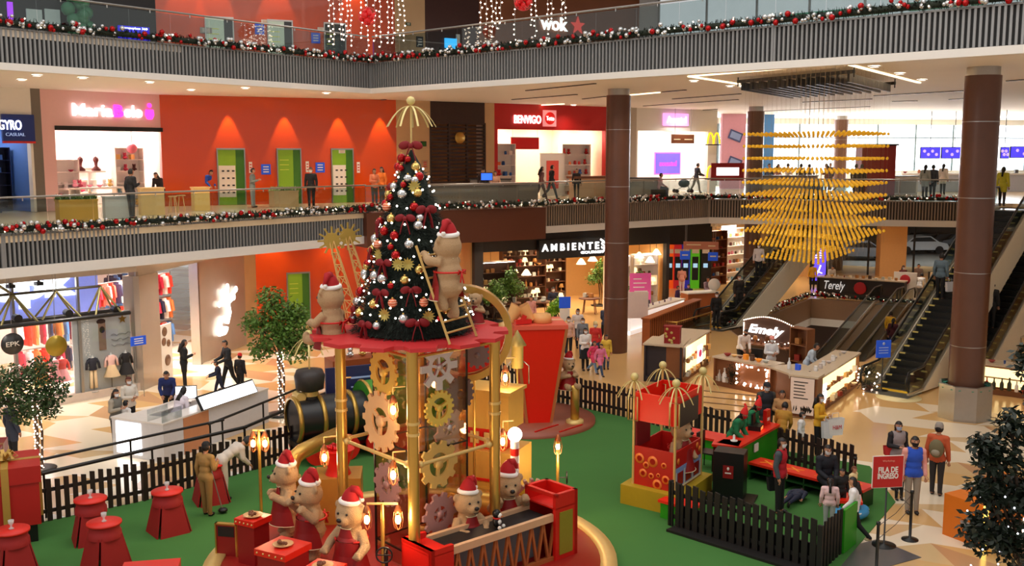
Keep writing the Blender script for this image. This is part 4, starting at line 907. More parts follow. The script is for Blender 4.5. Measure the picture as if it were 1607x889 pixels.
def roundtable(p, r, h, m, label, name='display_table'):
    t = thing(name, label, 'table', p); MB().lathe([(0, h-.04), (r, h-.04), (r, h), (0, h)], 24).obj('tabletop', m, t)
    for k in range(4): a = k*PI/2+.6; MB().cyl((r*.6*math.cos(a), r*.6*math.sin(a), h-.04), (r*.8*math.cos(a), r*.8*math.sin(a), 0), .025, n=6).obj('leg', m, t)
    return t
for i, (px, py, l) in enumerate([(848, 498, 'round wooden display table at the homeware entrance'), (925, 492, 'small round display table right of the green sign stand'), (800, 500, 'round wooden table behind the red present box')]):
    p = G(px, py); roundtable(p, .55, .78, WOOD, l)
    for k in range(4): putgood(rnd.choice(['bowl', 'jar', 'box']), rnd.choice(WARMG), (p.x+rnd.uniform(-.3, .3), p.y+rnd.uniform(-.3, .3), .78), rnd.random()*3, 'homeware piece on '+l, 'homeware', 'homeware on table %s' % ['at the entrance', 'right of the green stand', 'behind the present box'][i])
# pendant lamps inside
for i, (px, py) in enumerate([(770, 430), (806, 428), (826, 432), (930, 410), (912, 415), (1003, 405), (1020, 412), (1030, 400)]):
    p = D(px, py, 51); t = thing('pendant_lamp', 'pale glowing pendant lamp hanging in the homeware shop', 'lamp', p, 0, 'pendant lamps in the homeware shop')
    MB().lathe([(.05, .3), (.12, .22), (.26, 0), (.24, 0), (.1, .2)], 16).obj('lamp_shade', mat('pendant_glow', (255, 225, 180), emit=2.2, var=0), t); MB().cyl((0, 0, .3), (0, 0, 3.58-p.z), .01, n=4).obj('cord', BLACK, t)
# pink poster board, orange/green cash machines
p = G(1003, 500); t = thing('poster_stand', 'pink poster board on a stand right of the brown column', 'poster', (p.x, p.y-.3, 0), .1)
MB().b2((-.52, 0, .75), (.52, .06, 2.25)).obj('board', mat('magenta_poster', (214, 84, 150), .5, emit=.15), t); b = MB()
for k, (x0, x1) in enumerate([(-.35, .05), (-.35, .3), (-.35, .2), (-.3, .35), (0, .35)]): b.b2((x0, -.01, 1.95-k*.2), (x1, 0, 2.0-k*.2))
b.obj('print', WHITE, t); MB().b2((-.5, -.005, .75), (.5, 0, .95)).b2((-.03, .02, 0), (.03, .06, .75)).b2((-.35, -.2, 0), (.35, .25, .04)).obj('stand_foot', DSTEEL, t)
W_ = Wall((9.2, 60.5), (11.7, 60.5))
W_.wall('wall_cash', -.2, W_.L+.2, 0, 4.62, mat('black_fascia', (24, 21, 20), .5))
for i, (px, py, m, l) in enumerate([(1050, 400, mat('atm_orange', (240, 90, 20), .4, emit=.3), 'orange cash machine booth, leftmost of the row'), (1063, 398, mat('atm_red', (190, 30, 40), .4, emit=.25), 'red cash machine booth between the orange and blue ones'), (1075, 400, mat('atm_blue', (40, 40, 170), .4, emit=.25), 'blue cash machine booth left of the green one'), (1090, 400, mat('atm_green', (90, 190, 30), .4, emit=.25), 'dark cash machine booth with bright green frame'), (1106, 400, mat('atm_black', (26, 24, 26), .4), 'black cash machine booth, rightmost of the row')]):
    s_ = S(W_, px, py); t = thing('cash_machine', l, 'cash machine', W_.at(s_, 0, .3), 0)
    ww = .52; MB().b2((-ww/2, 0, 0), (ww/2, .3, 2.6)).obj('machine_body', m, t); MB().b2((-ww*.36, -.02, .5), (ww*.36, 0, 1.9)).obj('front_plate', DARK, t); MB().b2((-.13, -.04, 1.25), (.13, -.02, 1.5)).obj('display', mat('atm_screen', (150, 190, 220), emit=.8), t); MB().b2((-ww*.4, -.03, 2.1), (ww*.4, 0, 2.35)).obj('header_sign', WHITE, t)
p = D(1100, 386, 50); t = thing('direction_sign', 'pinkish brown hanging direction sign before the cash machines', 'sign', p, -.15)
MB().b2((-.85, 0, -.18), (.85, .06, .2)).obj('panel', mat('salmon_sign', (190, 118, 90), .5), t); MB().b2((-.7, -.01, .02), (0, 0, .07)).b2((.35, -.01, -.03), (.7, 0, .02)).obj('print', CREAM, t); MB().cyl((-.7, .03, .2), (-.7, .03, 4.6-p.z), .01, n=4).cyl((.7, .03, .2), (.7, .03, 4.6-p.z), .01, n=4).obj('hanger', STEEL, t)
for px, py, l in [(1075, 401, 'small blue hanging plate left of the green cash machine'), (1119, 403, 'blue hanging plate right of the cash machines')]:
    p = D(px, py, 52); t = thing('direction_sign', l, 'sign', p, 0); MB().b2((-.25, 0, -.22), (.25, .04, .22)).obj('panel', SBLUE, t); MB().cyl((0, .02, .22), (0, .02, 4.6-p.z), .01, n=4).obj('hanger', STEEL, t); MB().b2((-.15, -.01, -.02), (.15, 0, .05)).obj('print', WHITE, t)
# right of cash machines: shop with shelves behind the escalator, beige pillars, garage window
W5 = Wall((11.95, 60.0), (18.5, 66)); W5.wall('wall_shelf_shop', 0, W5.L, 3.7, 4.62, CEIL); o = MB().b2((0, 3, 0), (W5.L+2, 3.1, 4.6)).obj('wall_shelf_shop_back', mat('amber_wall', (225, 190, 140), .6)); place(o, (*W5.p0, 0), W5.rz); struct(o)
shelf(W5, .4, 2.4, 0, -1.2, 6, .55, WOOD, 'brown shelf of bright goods behind the first escalator', [(k, m) for k in ('box', 'jar', 'bowl') for m in WARMG+REDG], 'bright carton or jar on the shelf behind the first escalator', 'goods', 'goods behind the first escalator')
shelf(W5, 2.9, 5.4, 0, -1.8, 6, .55, SHOPW, 'pale shelf of goods beside the first escalator', [(k, m) for k in ('box', 'jar') for m in WARMG+PINKG], 'carton or jar on the pale shelf beside the first escalator', 'goods', 'goods on the pale shelf')
o = MB().box((0, 0, 0), (1.4, .1, .5)).obj('counter_glow', PANEL); place(o, W5.at(3.5, 3.3, -1.5), W5.rz); tag(o, 'bright light bar over the pale goods shelf', 'ceiling light')
for px, Y, w_, l in [(1275, 66, 1.6, 'beige pillar left of the far brown column on the ground floor'), (1402, 66, 1.7, 'wide beige pillar between the two garage windows')]:
    p = D(px, 400, Y); o = MB().b2((-w_/2, 0, 0), (w_/2, .8, 4.62)).obj('pillar', mat('beige_pillar', (222, 170, 110), .5)); place(o, (p.x, Y, 0)); tag(o, l, 'pillar')
GW_ = Wall((17.5, 67), (42, 67))
for k in range(9):
    o = MB().b2((0, 0, 0), (.1, .12, 4.6)).obj('trim_%d' % NT(), DSTEEL); place(o, GW_.at(k*3)); struct(o)
    if k < 8: o = MB().b2((.1, .03, .1), (2.98, .05, 4.6)).obj('window_%d' % (k+20), SHOPGLASS); place(o, GW_.at(k*3)); struct(o)
struct(MB().b2((12, 67, -.03), (60, 95, -.001)).obj('floor_garage', mat('garage_floor', (120, 118, 112), .4, var=.2, scale=.4)))
struct(MB().b2((12, 88, 0), (60, 88.3, 4.8)).obj('wall_garage', mat('garage_wall', (88, 86, 82), .7)))
for x in (26, 32, 38): spot('garage_light', (x, 74, 4.4), 900, 150, 1, (1, 1, 1), .3)
def car(p, rz, m, label):
    t = thing('car', label, 'car', p, rz)
    prof = [(-2.1, .35), (-2.15, .75), (-1.95, .95), (-1.3, 1.02), (-.75, 1.42), (.6, 1.45), (1.3, 1.0), (2.0, .85), (2.15, .6), (2.1, .35)]
    b = MB(); M_ = Matrix.Rotation(PI/2, 4, 'X'); b.prism(prof[::-1], -.85, .85, M_); b.obj('car_body', m, t)
    MB().add([(x, y, z) for y in (-.86, .86) for x, z in [(-1.15, 1.03), (-.7, 1.36), (.55, 1.38), (1.1, 1.02)]], [(0, 1, 2, 3), (7, 6, 5, 4)]).obj('side_window', BLACK, t)
    for x in (-1.35, 1.35):
        for y in (-.8, .8): MB().cyl((x, y-.12, .33), (x, y+.12, .33), .33, n=20).obj('wheel', BLACK, t)
    for y in (-.6, .6): MB().ball((-2.1, y, .7), .12, 8).obj('headlight', PANEL, t)
for px, py, m, l, rz in [(1440, 398, mat('car_white', (225, 225, 228), .25), 'white car parked behind the garage window', .1), (1475, 385, mat('car_dark', (50, 52, 58), .25), 'dark car parked behind the white car', .3), (1500, 378, mat('car_silver', (120, 122, 128), .25, .5), 'silver car in the back row of the garage', .3), (1350, 408, mat('car_grey', (130, 130, 134), .25, .5), 'grey car behind the left garage window', -.2), (1452, 372, mat('car_black', (24, 24, 26), .2), 'black car at the back of the garage', .2)]:
    p = G(px, py+0); car((p.x if p.y < 84 else p.x*84/p.y, min(p.y, 84), 0), rz, m, l)
struct(MB().b2((36, 20, 0), (36.3, 67, 4.6)).obj('wall_far_right', mat('tan_wall', (200, 160, 110), .6)))
# ================= escalators =================
ESTEP = mat('escalator_step', (30, 30, 30), .4, .3); RUB = mat('black_rubber', (12, 12, 12), .35); SKIRT = mat('cream_side', (232, 226, 208), .4, var=.03)
def escalator(p0, d, run, rise, w_, label, z0=0, side=SKIRT, wedge=1.25, steps=True, metal=STEEL, flat=1.2, frac=0):
    ang_ = math.atan2(d[1], d[0]); t = thing('escalator', label, 'escalator', (p0[0], p0[1], z0), ang_); sl_ = rise/run
    if steps:
        b = MB(); n = int(rise/.2)
        for k in range(n): x = run*k/n; b.b2((x, -w_/2+.12, -.3+k*rise/n), (x+run/n+.02, w_/2-.12, (k+1)*rise/n)); 
        b.obj('step', ESTEP, t); b = MB()
        for k in range(n):
            x = run*k/n; b.b2((x-.012, -w_/2+.14, (k+1)*rise/n-.04), (x+.05, -w_/2+.34, (k+1)*rise/n+.006)).b2((x-.012, w_/2-.34, (k+1)*rise/n-.04), (x+.05, w_/2-.14, (k+1)*rise/n+.006))
        b.obj('yellow_step_marking', mat('step_yellow', (225, 205, 120), .5), t)
    else:
        MB().add([(0, -w_/2+.1, 0), (run, -w_/2+.1, rise), (run, w_/2-.1, rise), (0, w_/2-.1, 0), (0, -w_/2+.1, -.2), (run, -w_/2+.1, rise-.2), (run, w_/2-.1, rise-.2), (0, w_/2-.1, -.2)], [(0, 1, 2, 3), (7, 6, 5, 4), (0, 4, 5, 1), (3, 2, 6, 7)]).obj('moving_belt', mat('ramp_belt', (120, 96, 70), .4, .3), t)
    MB().b2((-flat, -w_/2, -.02), (0, w_/2, .02)).b2((run, -w_/2, rise-.02), (run+flat, w_/2, rise+.02)).obj('landing_plate', STEEL, t); MB().b2((-.5, -w_/2+.2, .02), (-.2, w_/2-.2, .025)).obj('yellow_mark', mat('mark_yellow', (235, 190, 40), .5), t)
    for sy in (-1, 1):
        y = sy*w_/2; th_ = .06
        pts = [(-flat, -.05), (0, -.05), (run, rise-.05), (run+flat, rise-.05), (run+flat, rise-.6 if 1 else 0), (run+.2, rise-.6), (1.0*wedge/1.25/sl_*.6, -.05-.0)]
        pz = [(-flat, 0), (0, 0), (run, rise), (run+flat, rise), (run+flat, rise-.55), (run+.1, rise-wedge), (wedge/sl_, 0)]
        b = MB(); b.add([(x, y-th_, z+.12 if i < 4 else z) for i, (x, z) in enumerate(pz)]+[(x, y+th_, z+.12 if i < 4 else z) for i, (x, z) in enumerate(pz)], [tuple(range(7)), tuple(range(7, 14))[::-1]]+[(i, 7+i, 7+(i+1) % 7, (i+1) % 7) for i in range(7)]); b.obj('side_panel', side, t)
        MB().tube([(x, y, z+.16) for x, z in pz[:4]], .045, 4).obj('skirt_rail', metal, t)
        b = MB(); g = [(-flat+.15, .2), (0, .2), (run, rise+.2), (run+flat-.15, rise+.2), (run+flat-.15, rise+.85), (run, rise+.85), (0, .85), (-flat+.15, .85)]
        b.add([(x, y-.006, z) for x, z in g]+[(x, y+.006, z) for x, z in g], [(0, 1, 6, 7), (1, 2, 5, 6), (2, 3, 4, 5), (15, 14, 9, 8), (14, 13, 10, 9), (13, 12, 11, 10)]); b.obj('glass_balustrade', GLASS, t)
        hr = [(-flat+.05, .25), (-flat-.15, .4), (-flat-.18, .65), (-flat, .88), (0, .92), (run, rise+.92), (run+flat, rise+.9), (run+flat+.18, rise+.65), (run+flat+.12, rise+.35)]
        MB().tube([(x, y, z) for x, z in hr], .045, 8).obj('handrail', RUB, t)
    MB().add([(wedge/sl_, -w_/2, 0), (run+.1, -w_/2, rise-wedge), (run+.1, w_/2, rise-wedge), (wedge/sl_, w_/2, 0)], [(3, 2, 1, 0)]).obj('underside', side, t)
    return t
dE = Vector((7.1, 7.5)).normalized()
E1 = ((9.75, 46.6), dE, 10.2, Z2, 1.35); escalator(*E1, 'escalator rising from the wood counter to the middle floor, amber pendants above')
E2_ = ((13.2, 34.0), dE, 9.9, Z2, 1.55); escalator(*E2_, 'wide escalator rising beside the thick brown column')
dR = Vector((.58, .815)).normalized()
RA = ((13.0, 42.2), dR, 13.2, 3.2, 1.3); escalator((12.1, 42.6), dR, 13.2, 3.2, 1.15, 'glass sided moving ramp from the basement, left lane', -3.2, mat('ramp_side', (150, 120, 86), .4), .5, False)
RB_ = ((13.5, 41.6), dR, 13.2, 3.2, 1.15); escalator(*RB_, 'moving ramp from the basement, right lane with two riders', -3.2, mat('ramp_side', (150, 120, 86), .4), .5, False)
E3_ = ((16.6, 36.5), dE, 9.9, Z2, 1.3); escalator(*E3_, 'escalator right of the thick brown column, partly cut by the picture edge')
def on(E, u, lat=0, z0=0):
    (p0, d, run, rise, w_) = E[:5]; n = Vector((-d.y, d.x)); q = Vector(p0)+d*run*u+n*lat; return (q.x, q.y, z0+math.ceil(u*rise/.2)*.2 if 1 else 0)
# ================= kiosks on the ground floor =================
KW = mat('kiosk_wood', (128, 78, 46), .4, var=.12, scale=3); KT = mat('kiosk_top', (205, 186, 160), .25); LIT = mat('lit_showcase', (255, 226, 160), emit=1.6, var=.15, scale=5)
def kiosk(p0, p1, depth, h, label, name='kiosk_counter', body=KW, top=KT, case=None, lit=True, rows=2, n=None):
    W_ = Wall(p0, p1); L = W_.L; t = thing(name, label, 'counter', W_.at(0, 0), W_.rz)
    MB().b2((0, .12, 0), (L, depth, h-.04)).b2((0, 0, 0), (L, .12, .18)).b2((0, 0, 0), (.06, .12, h-.04)).b2((L-.06, 0, 0), (L, .12, h-.04)).obj('counter_body', body, t)
    MB().b2((-.04, -.04, h-.04), (L+.04, depth+.04, h+.02)).obj('countertop', top, t)
    if lit: MB().b2((.08, .1, .25), (L-.08, .119, h-.12)).obj('lit_back', LIT, t); MB().b2((.06, 0, (h+.1)/2), (L-.06, .12, (h+.1)/2+.03)).obj('shelf_board', KW, t)
    if case: MB().b2((0, .02, h+.02), (L, .035, h+case)).b2((0, depth-.035, h+.02), (L, depth-.02, h+case)).b2((0, .02, h+case), (L, depth, h+case+.02)).obj('glass_case', SHOPGLASS, t)
    return t, W_
def kgoods(W_, s0, s1, off, z, n, kinds, ms, label, cat, group, s=.8):
    for i in range(n): putgood(rnd.choice(kinds), rnd.choice(ms), W_.at(s0+(s1-s0)*(i+.5)/n, z, off+rnd.uniform(-.04, .04)), W_.rz+rnd.uniform(-.4, .4), label, cat, group, s*rnd.uniform(.75, 1.1))
# display kiosk on the left
t, W_ = kiosk((5.95, 34.9), (7.5, 38.2), 1.3, 1.3, 'brown sweets kiosk with lit shelves facing the tall screen', case=None)
kgoods(W_, .2, 3.4, .06, .68, 11, ['box', 'jar'], WARMG+[REDB], 'packet of sweets on the lit upper shelf of the sweets kiosk', 'packet', 'sweets on the upper kiosk shelf')
kgoods(W_, .2, 3.4, .06, .2, 10, ['box', 'jar'], WARMG, 'packet of sweets on the lower shelf of the sweets kiosk', 'packet', 'sweets on the lower kiosk shelf')
t, W_ = kiosk((4.65, 35.3), (5.9, 34.85), 1.5, 1.34, 'dark fronted end counter of the sweets kiosk', body=mat('dark_navy_wood', (44, 40, 48), .4), lit=False)
p = W_.at(.9, 1.32, -.4); t = thing('display_stand', 'dark red tall sweets display on the end counter', 'display', p, W_.rz); MB().b2((-.25, -.15, 0), (.3, .15, .62)).b2((-.28, -.18, .62), (.33, .18, .66)).obj('display_body', DRED, t); b = MB()
for i in range(8): b.ball((rnd.uniform(-.2, .25), -.16, rnd.uniform(.06, .56)), .05, 8, (1, .4, 1))
b.obj('printed_sweets', mat('sweets_print', (190, 170, 90), .5), t)
p = W_.at(2.9, 0, .25) if 0 else Vector((6.75, 35.7, .25)); t = thing('picture_panel', 'white lit panel with a pink picture on the sweets kiosk', 'sign', (6.72, 35.95, .55), 1.13); MB().b2((-.3, -.03, 0), (.3, 0, .62)).obj('panel', mat('lit_white', (255, 245, 245), emit=1.4, var=0), t); MB().ball((0, -.035, .33), .2, 12, (1, .1, .7)).obj('pink_picture', mat('pink_pic', (225, 70, 110), emit=.5, var=0), t)
# middle bakery kiosk
t, W_ = kiosk((7.0, 34.75), (8.5, 33.05), .8, 1.0, 'brown bakery counter with a lit wreath niche', lit=False, case=.0)
MB().b2((.12, -.0, .22), (2.1, .119, .9)).obj('niche', mat('niche_dark', (60, 34, 24), .5), t) if False else None
kgoods(W_, .15, .7, .06, .2, 5, ['cup', 'bottle'], pal((230, 225, 220), (180, 170, 160)), 'small white cup in the niche of the bakery counter', 'cup', 'cups in the bakery niche', 1.2)
b = MB()
for k in range(60):
    x, z = (rnd.uniform(1.0, 2.2), rnd.choice([.25, .85])) if k % 2 else (rnd.choice([1.0, 2.2]), rnd.uniform(.2, .9))
    b.ball((x+rnd.uniform(-.03, .03), .0, z+rnd.uniform(-.05, .05)), .03, 6)
o = b.obj('fairy_light_frame', SBULB, None); place(o, W_.at(0, 0, .03), W_.rz); tag(o, 'square frame of warm fairy lights on the bakery counter front', 'fairy lights')
b = MB()
for k in range(500):
    a = rnd.uniform(0, 2*PI); r_ = rnd.uniform(0, .3); q = Vector((r_*math.cos(a), -.06+rnd.uniform(-.05, .05), r_*math.sin(a)*1.3)); d_ = Vector((rnd.uniform(-1, 1), rnd.uniform(-1, 0), rnd.uniform(-1, 1)))*.08; b.add([q, q+d_+Vector((.02, 0, .02)), q+d_], [(0, 1, 2)])
o = b.obj('pine_wreath', GNEEDLE); place(o, W_.at(.85, .5, 0), W_.rz); tag(o, 'small dark pine wreath in the bakery counter niche', 'wreath')
kgoods(W_, .2, 2.0, -.35, 1.02, 7, ['box', 'bowl', 'jar'], WARMG+[mat('bread_orange', (235, 140, 40), .5, emit=.2)], 'baked goods or boxes on top of the bakery counter', 'baked goods', 'baked goods on the bakery counter', .9)
t, W2_ = kiosk((8.5, 33.05), (8.95, 31.7), 1.2, 1.0, 'brown end counter of the bakery with a sanitiser bottle', lit=False)
putgood('bottle', mat('clear_bottle', (230, 235, 238), .2), W2_.at(.7, 1.02, -.4), 0, 'clear pump bottle on the bakery end counter', 'bottle', None) if 0 else tag(place(bpy.data.objects.new('pump_bottle', good('bottle', mat('clear_bottle', (230, 235, 238), .2))), W2_.at(.6, 1.02, -.35)), 'clear pump bottle on the bakery end counter', 'bottle')
COL.objects.link([o for o in bpy.data.objects if o.name == 'pump_bottle'][0])
o = MB().b2((-.12, -.03, 0), (.12, .03, .26)).obj('blue_leaflet_holder', SBLUE); place(o, W2_.at(1.1, 1.02, -.35), W2_.rz); tag(o, 'small blue card standing beside the pump bottle', 'card')
# sign wall with script lettering
pA, pB = Vector((8.75, 37.9)), Vector((10.2, 36.4)); W_ = Wall(pA, pB)
t = thing('kiosk_sign_wall', 'dark brown arched back wall with white script lettering and bulbs', 'sign', W_.at(0, 0), W_.rz); L = W_.L
pts = [(0, 0), (L, 0), (L, 1.75)]+[(L-L*k/10, 1.75+.22*math.sin(PI*k/10)) for k in range(1, 10)]+[(0, 1.75)]
MB().prism(pts, -.1, 0, Matrix.Rotation(PI/2, 4, 'X')).obj('sign_wall', mat('sign_brown', (74, 46, 36), .5), t)
text('lettering', 'Emely', (L*.46, -.04, 1.45), 0, L*.72, .42, GLOWSIGN, t, shear=.3, bold=.03)
b = MB()
for k in range(26): x = L*k/25; b.ball((x, -.03, 1.77+.22*math.sin(PI*k/25)), .022, 6)
for k in range(12): b.ball((0, -.03, 1.0+k*.06), .022, 6).ball((L, -.03, 1.0+k*.06), .022, 6)
for k in range(16): b.ball((L*k/15, -.1, 1.1-.06*math.sin(k*1.2)), .022, 6)
b.obj('bulbs', SBULB, t); MB().b2((0, -.45, .95), (L, 0, 1.0)).obj('shelf_board', KW, t)
kgoods(W_, .2, L-.2, .22, 1.0, 6, ['jar', 'bottle', 'lampshade'], WARMG, 'jar or bottle on the shelf under the script lettering', 'jar', 'jars under the script lettering')
shelf(Wall((10.3, 36.2), (10.75, 35.5)), 0, .75, 0, 0, 3, .6, KW, 'brown shelf unit at the right end of the script sign wall', [('box', m) for m in WARMG], 'box on the shelf at the end of the sign wall', 'box', 'boxes at the sign wall end')
# right glass showcase kiosk
t, W_ = kiosk((9.25, 30.35), (12.0, 34.6), .8, 1.15, 'long brown glass showcase counter beside the blue sign', case=.0)
kgoods(W_, .3, 4.8, .06, .68, 12, ['box', 'bowl', 'cup'], WARMG+PINKG, 'pastry or cup on the upper lit shelf of the long showcase', 'pastry', 'pastries on the upper showcase shelf')
kgoods(W_, .3, 4.8, .06, .2, 12, ['box', 'bowl'], WARMG, 'pastry on the lower lit shelf of the long showcase', 'pastry', 'pastries on the lower showcase shelf')
kgoods(W_, .5, 4.8, -.4, 1.17, 9, ['bowl', 'jar', 'cup'], pal((235, 232, 228), (200, 190, 185)), 'white bowl or jar on top of the long showcase', 'bowl', 'bowls on the long showcase')
o = MB().b2((0, -.03, 0), (.7, 0, .62)).obj('light_box', mat('lit_white', (255, 245, 245), emit=1.4, var=0)); place(o, W_.at(.15, .3, .06), W_.rz); tag(o, 'white lit panel low on the near end of the long showcase', 'sign')
t, W_ = kiosk((8.5, 30.55), (9.2, 30.1), .6, 1.28, 'narrow end counter carrying the tall white menu board', lit=False)
t = thing('menu_board', 'tall white menu board with dark lines and leaves on the kiosk end', 'sign', W_.at(.4, .1, .02), W_.rz); MB().b2((-.36, -.03, 0), (.36, 0, 1.12)).obj('board', mat('menu_pink_white', (238, 218, 205), .6), t); b = MB()
for k in range(6): b.b2((-.26, -.035, .98-k*.1), (rnd.uniform(.05, .26), -.031, 1.01-k*.1))
for k in range(22): x = rnd.uniform(-.3, .3); b.add([(x, -.034, rnd.uniform(.02, .1)), (x+.05, -.034, .16), (x+rnd.uniform(-.06, .06), -.034, rnd.uniform(.2, .3))], [(0, 1, 2)])
b.obj('print', DSTEEL, t)
# right edge bottle kiosk, cafe kiosk
t, W_ = kiosk((15.3, 33.9), (18.2, 31.6), .8, 1.0, 'counter with lit bottle showcase at the right picture edge')
kgoods(W_, .2, 3.4, .06, .2, 14, ['bottle'], pal((240, 235, 225), (60, 60, 40), (190, 60, 40)), 'bottle in the lit showcase at the right picture edge', 'bottle', 'bottles in the right showcase', 1.1)
kgoods(W_, .2, 3.4, -.35, 1.02, 8, ['bowl', 'box', 'cup'], pal((235, 225, 215), (150, 60, 50), (60, 90, 160)), 'small item on top of the right edge bottle counter', 'goods', 'items on the right edge counter')
t, W_ = kiosk((17.0, 40.5), (19.6, 38.5), .8, 1.0, 'pale counter behind the bottle kiosk at the right edge', body=mat('pale_body', (225, 196, 150), .5), lit=False)
kgoods(W_, .2, 2.9, -.3, 1.02, 7, ['box', 'bottle'], pal((235, 225, 215), (60, 90, 160)), 'white or blue box on the pale counter at the right edge', 'box', 'boxes on the pale counter')
t, W_ = kiosk((17.3, 57.4), (21.3, 54.9), .8, 1.05, 'dark fronted cafe counter beyond the floor opening with white script', lit=False, body=mat('cafe_black', (46, 38, 34), .5))
text('lettering', 'Terely', (1.0, -.03, .55), 0, 1.15, .62, mat('script_white', (235, 235, 235), .5, emit=.4), t, shear=.25); MB().ball((2.4, -.02, .55), .35, 12, (1, .1, 1)).obj('red_flower_emblem', mat('flower_red', (190, 30, 40), .5), t)
kgoods(W_, .2, 4.4, -.35, 1.07, 12, ['cup', 'jar', 'box', 'bowl'], WARMG, 'cup or jar on the dark cafe counter', 'cup', 'items on the cafe counter')
o = MB().b2((-.6, 0, 0), (.6, .1, 1.5)).obj('panel_wall', WHITE); place(o, (21.6, 55.6, 0), W_.rz); t_ = tag(o, 'white panel with a red flower right of the cafe counter', 'panel')
o = MB().ball((0, 0, 0), .28, 12, (1, .1, 1)).obj('flower_emblem', mat('flower_red', (190, 30, 40), .5)); o.parent = t_; o.location = (0, -.01, 1.1)
# big lit totem
p = G(1284, 447); t = thing('advert_totem', 'black totem with blue and purple lit screen by the far column', 'screen', p, .0)
MB().b2((-.52, 0, 0), (.52, .15, 2.7)).obj('totem_body', BLACK, t); MB().b2((-.42, -.02, .25), (.42, -.001, 2.3)).obj('display', mat('totem_screen', (90, 70, 230), emit=1.3, var=.3, scale=1), t)
b = MB()
for k in range(4): b.b2((-.25, -.03, 2.05-k*.14), (.25-k*.05, -.021, 2.12-k*.14))
b.tube([(-.2, -.03, .5), (0, -.03, .9), (.1, -.03, 1.2)], .05, 6).tube([(-.25, -.03, .9), (.2, -.03, .7)], .04, 6); b.obj('picture', GLOWW if 0 else mat('white_pic', (240, 240, 255), emit=1.3, var=0), t)
# wood counter with white tops
t, W_ = kiosk((5.75, 41.9), (8.9, 47.6), .35, 1.15, 'reddish wooden slat counter behind the brown column', body=ORWOOD, lit=False, top=ORWOOD)
b = MB()
for k in range(26): b.b2((k*.25, -.02, 0), (k*.25+.03, 0, 1.1))
b.obj('slat_joints', mat('dark_joint', (90, 44, 24), .5), t)
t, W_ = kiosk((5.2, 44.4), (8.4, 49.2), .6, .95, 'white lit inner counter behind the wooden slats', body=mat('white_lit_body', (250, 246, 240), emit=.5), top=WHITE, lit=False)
kgoods(W_, .3, 5, -.3, .97, 8, ['cup', 'box', 'bottle'], pal((235, 225, 235), (70, 40, 80), (120, 60, 40)), 'cup or box on the white inner counter', 'cup', 'items on the white inner counter')
o = MB().b2((-.6, 0, 0), (.6, .05, 1.15)).obj('menu_board', mat('panel_rose_white', (238, 218, 210), .5)); place(o, (5.3, 43.6, .9), .1); tag(o, 'pale rose panel standing on the white counter beside the brown column', 'panel')
t, W_ = kiosk((8.6, 49.3), (10.2, 49.9), .7, 1.2, 'short reddish wooden counter with white round sign', body=ORWOOD, lit=False, top=WHITE)
o = MB().lathe([(0, -.03), (.3, -.03), (.3, .03), (0, .03)], 20, Matrix.Rotation(PI/2, 4, 'X')).obj('round_sign', WHITE); place(o, (10.0, 50.0, 1.55)); tag(o, 'white round sign on the short wooden counter', 'sign')
t = thing('bench_rail', 'brass handrail frame beside the wooden slat counter', 'railing', (6.9, 42.2, 0), .95); MB().tube([(0, 0, 0), (0, 0, .95), (3.4, 0, .95), (3.4, 0, 0)], .03, 6).tube([(0, .5, .95), (0, 0, .95)], .03, 6).obj('rail', GOLD, t); MB().b2((.1, -.01, .15), (3.3, .01, .85)).obj('glass_panel', GLASS, t)
# blue info sign on post
p = G(1383, 614); t = thing('information_sign', 'blue sign on a black post before the wide escalator', 'sign', p, .15)
MB().lathe([(.22, 0), (.22, .03), (.02, .05), (.02, 1.35), (0, 1.35)], 20).obj('post', BLACK, t); MB().b2((-.26, -.03, 1.15), (.26, .01, 1.75)).obj('panel', SBLUE, t); b = MB()
for k in range(3): b.b2((-.17, -.035, 1.3+k*.09), (.17, -.031, 1.33+k*.09))
b.lathe([(0, 0), (.05, 0), (.05, .004), (0, .004)], 12, Matrix.Translation((0, -.031, 1.63)) @ Matrix.Rotation(PI/2, 4, 'X')); b.obj('print', mat('print_pale_blue', (170, 190, 240), .5), t)
for px, py, w_, l in [(1360, 612, .5, 'small dark green bush with fairy lights beside the blue sign')]:
    p = G(px, py); t = thing('small_bush', l, 'plant', p); b = MB()
    for k in range(500):
        d_ = Vector((rnd.gauss(0, 1), rnd.gauss(0, 1), rnd.gauss(0, 1))).normalized(); q = Vector((0, 0, .4))+d_*rnd.uniform(.1, .4); b.add([q, q+d_*.12+Vector((.03, 0, 0)), q+d_*.12], [(0, 1, 2)])
    b.obj('foliage', GNEEDLE, t); b = MB()
    for k in range(24): d_ = Vector((rnd.gauss(0, 1), rnd.gauss(0, 1), rnd.gauss(0, 1))).normalized(); b.ball(Vector((0, 0, .4))+d_*.42, .03, 6)
    b.obj('bulbs', SBULB, t); MB().lathe([(.18, 0), (.2, .2)], 10).obj('pot', COLBR, t)
o = MB().lathe([(0, 0), (.72, 0), (.72, .006), (0, .006)], 36).obj('floor_sticker', mat('sticker_cream', (236, 222, 170), .4)); place(o, G(1410, 624, .004)); tag(o, 'round pale sticker on the caramel floor before the wide escalator', 'floor sticker')
for k in range(4):
    p = G(1100, 614+k*9); o = MB().b2((0, 0, 0), (4.0-.2*k, .06, .02)).obj('floor_groove', mat('groove_brown', (120, 84, 50), .4)); place(o, (p.x, p.y, 0.001), -.42); tag(o, ['farthest', 'second', 'third', 'nearest'][k]+' thin brown strip on the caramel floor left of the bakery', 'floor strip')
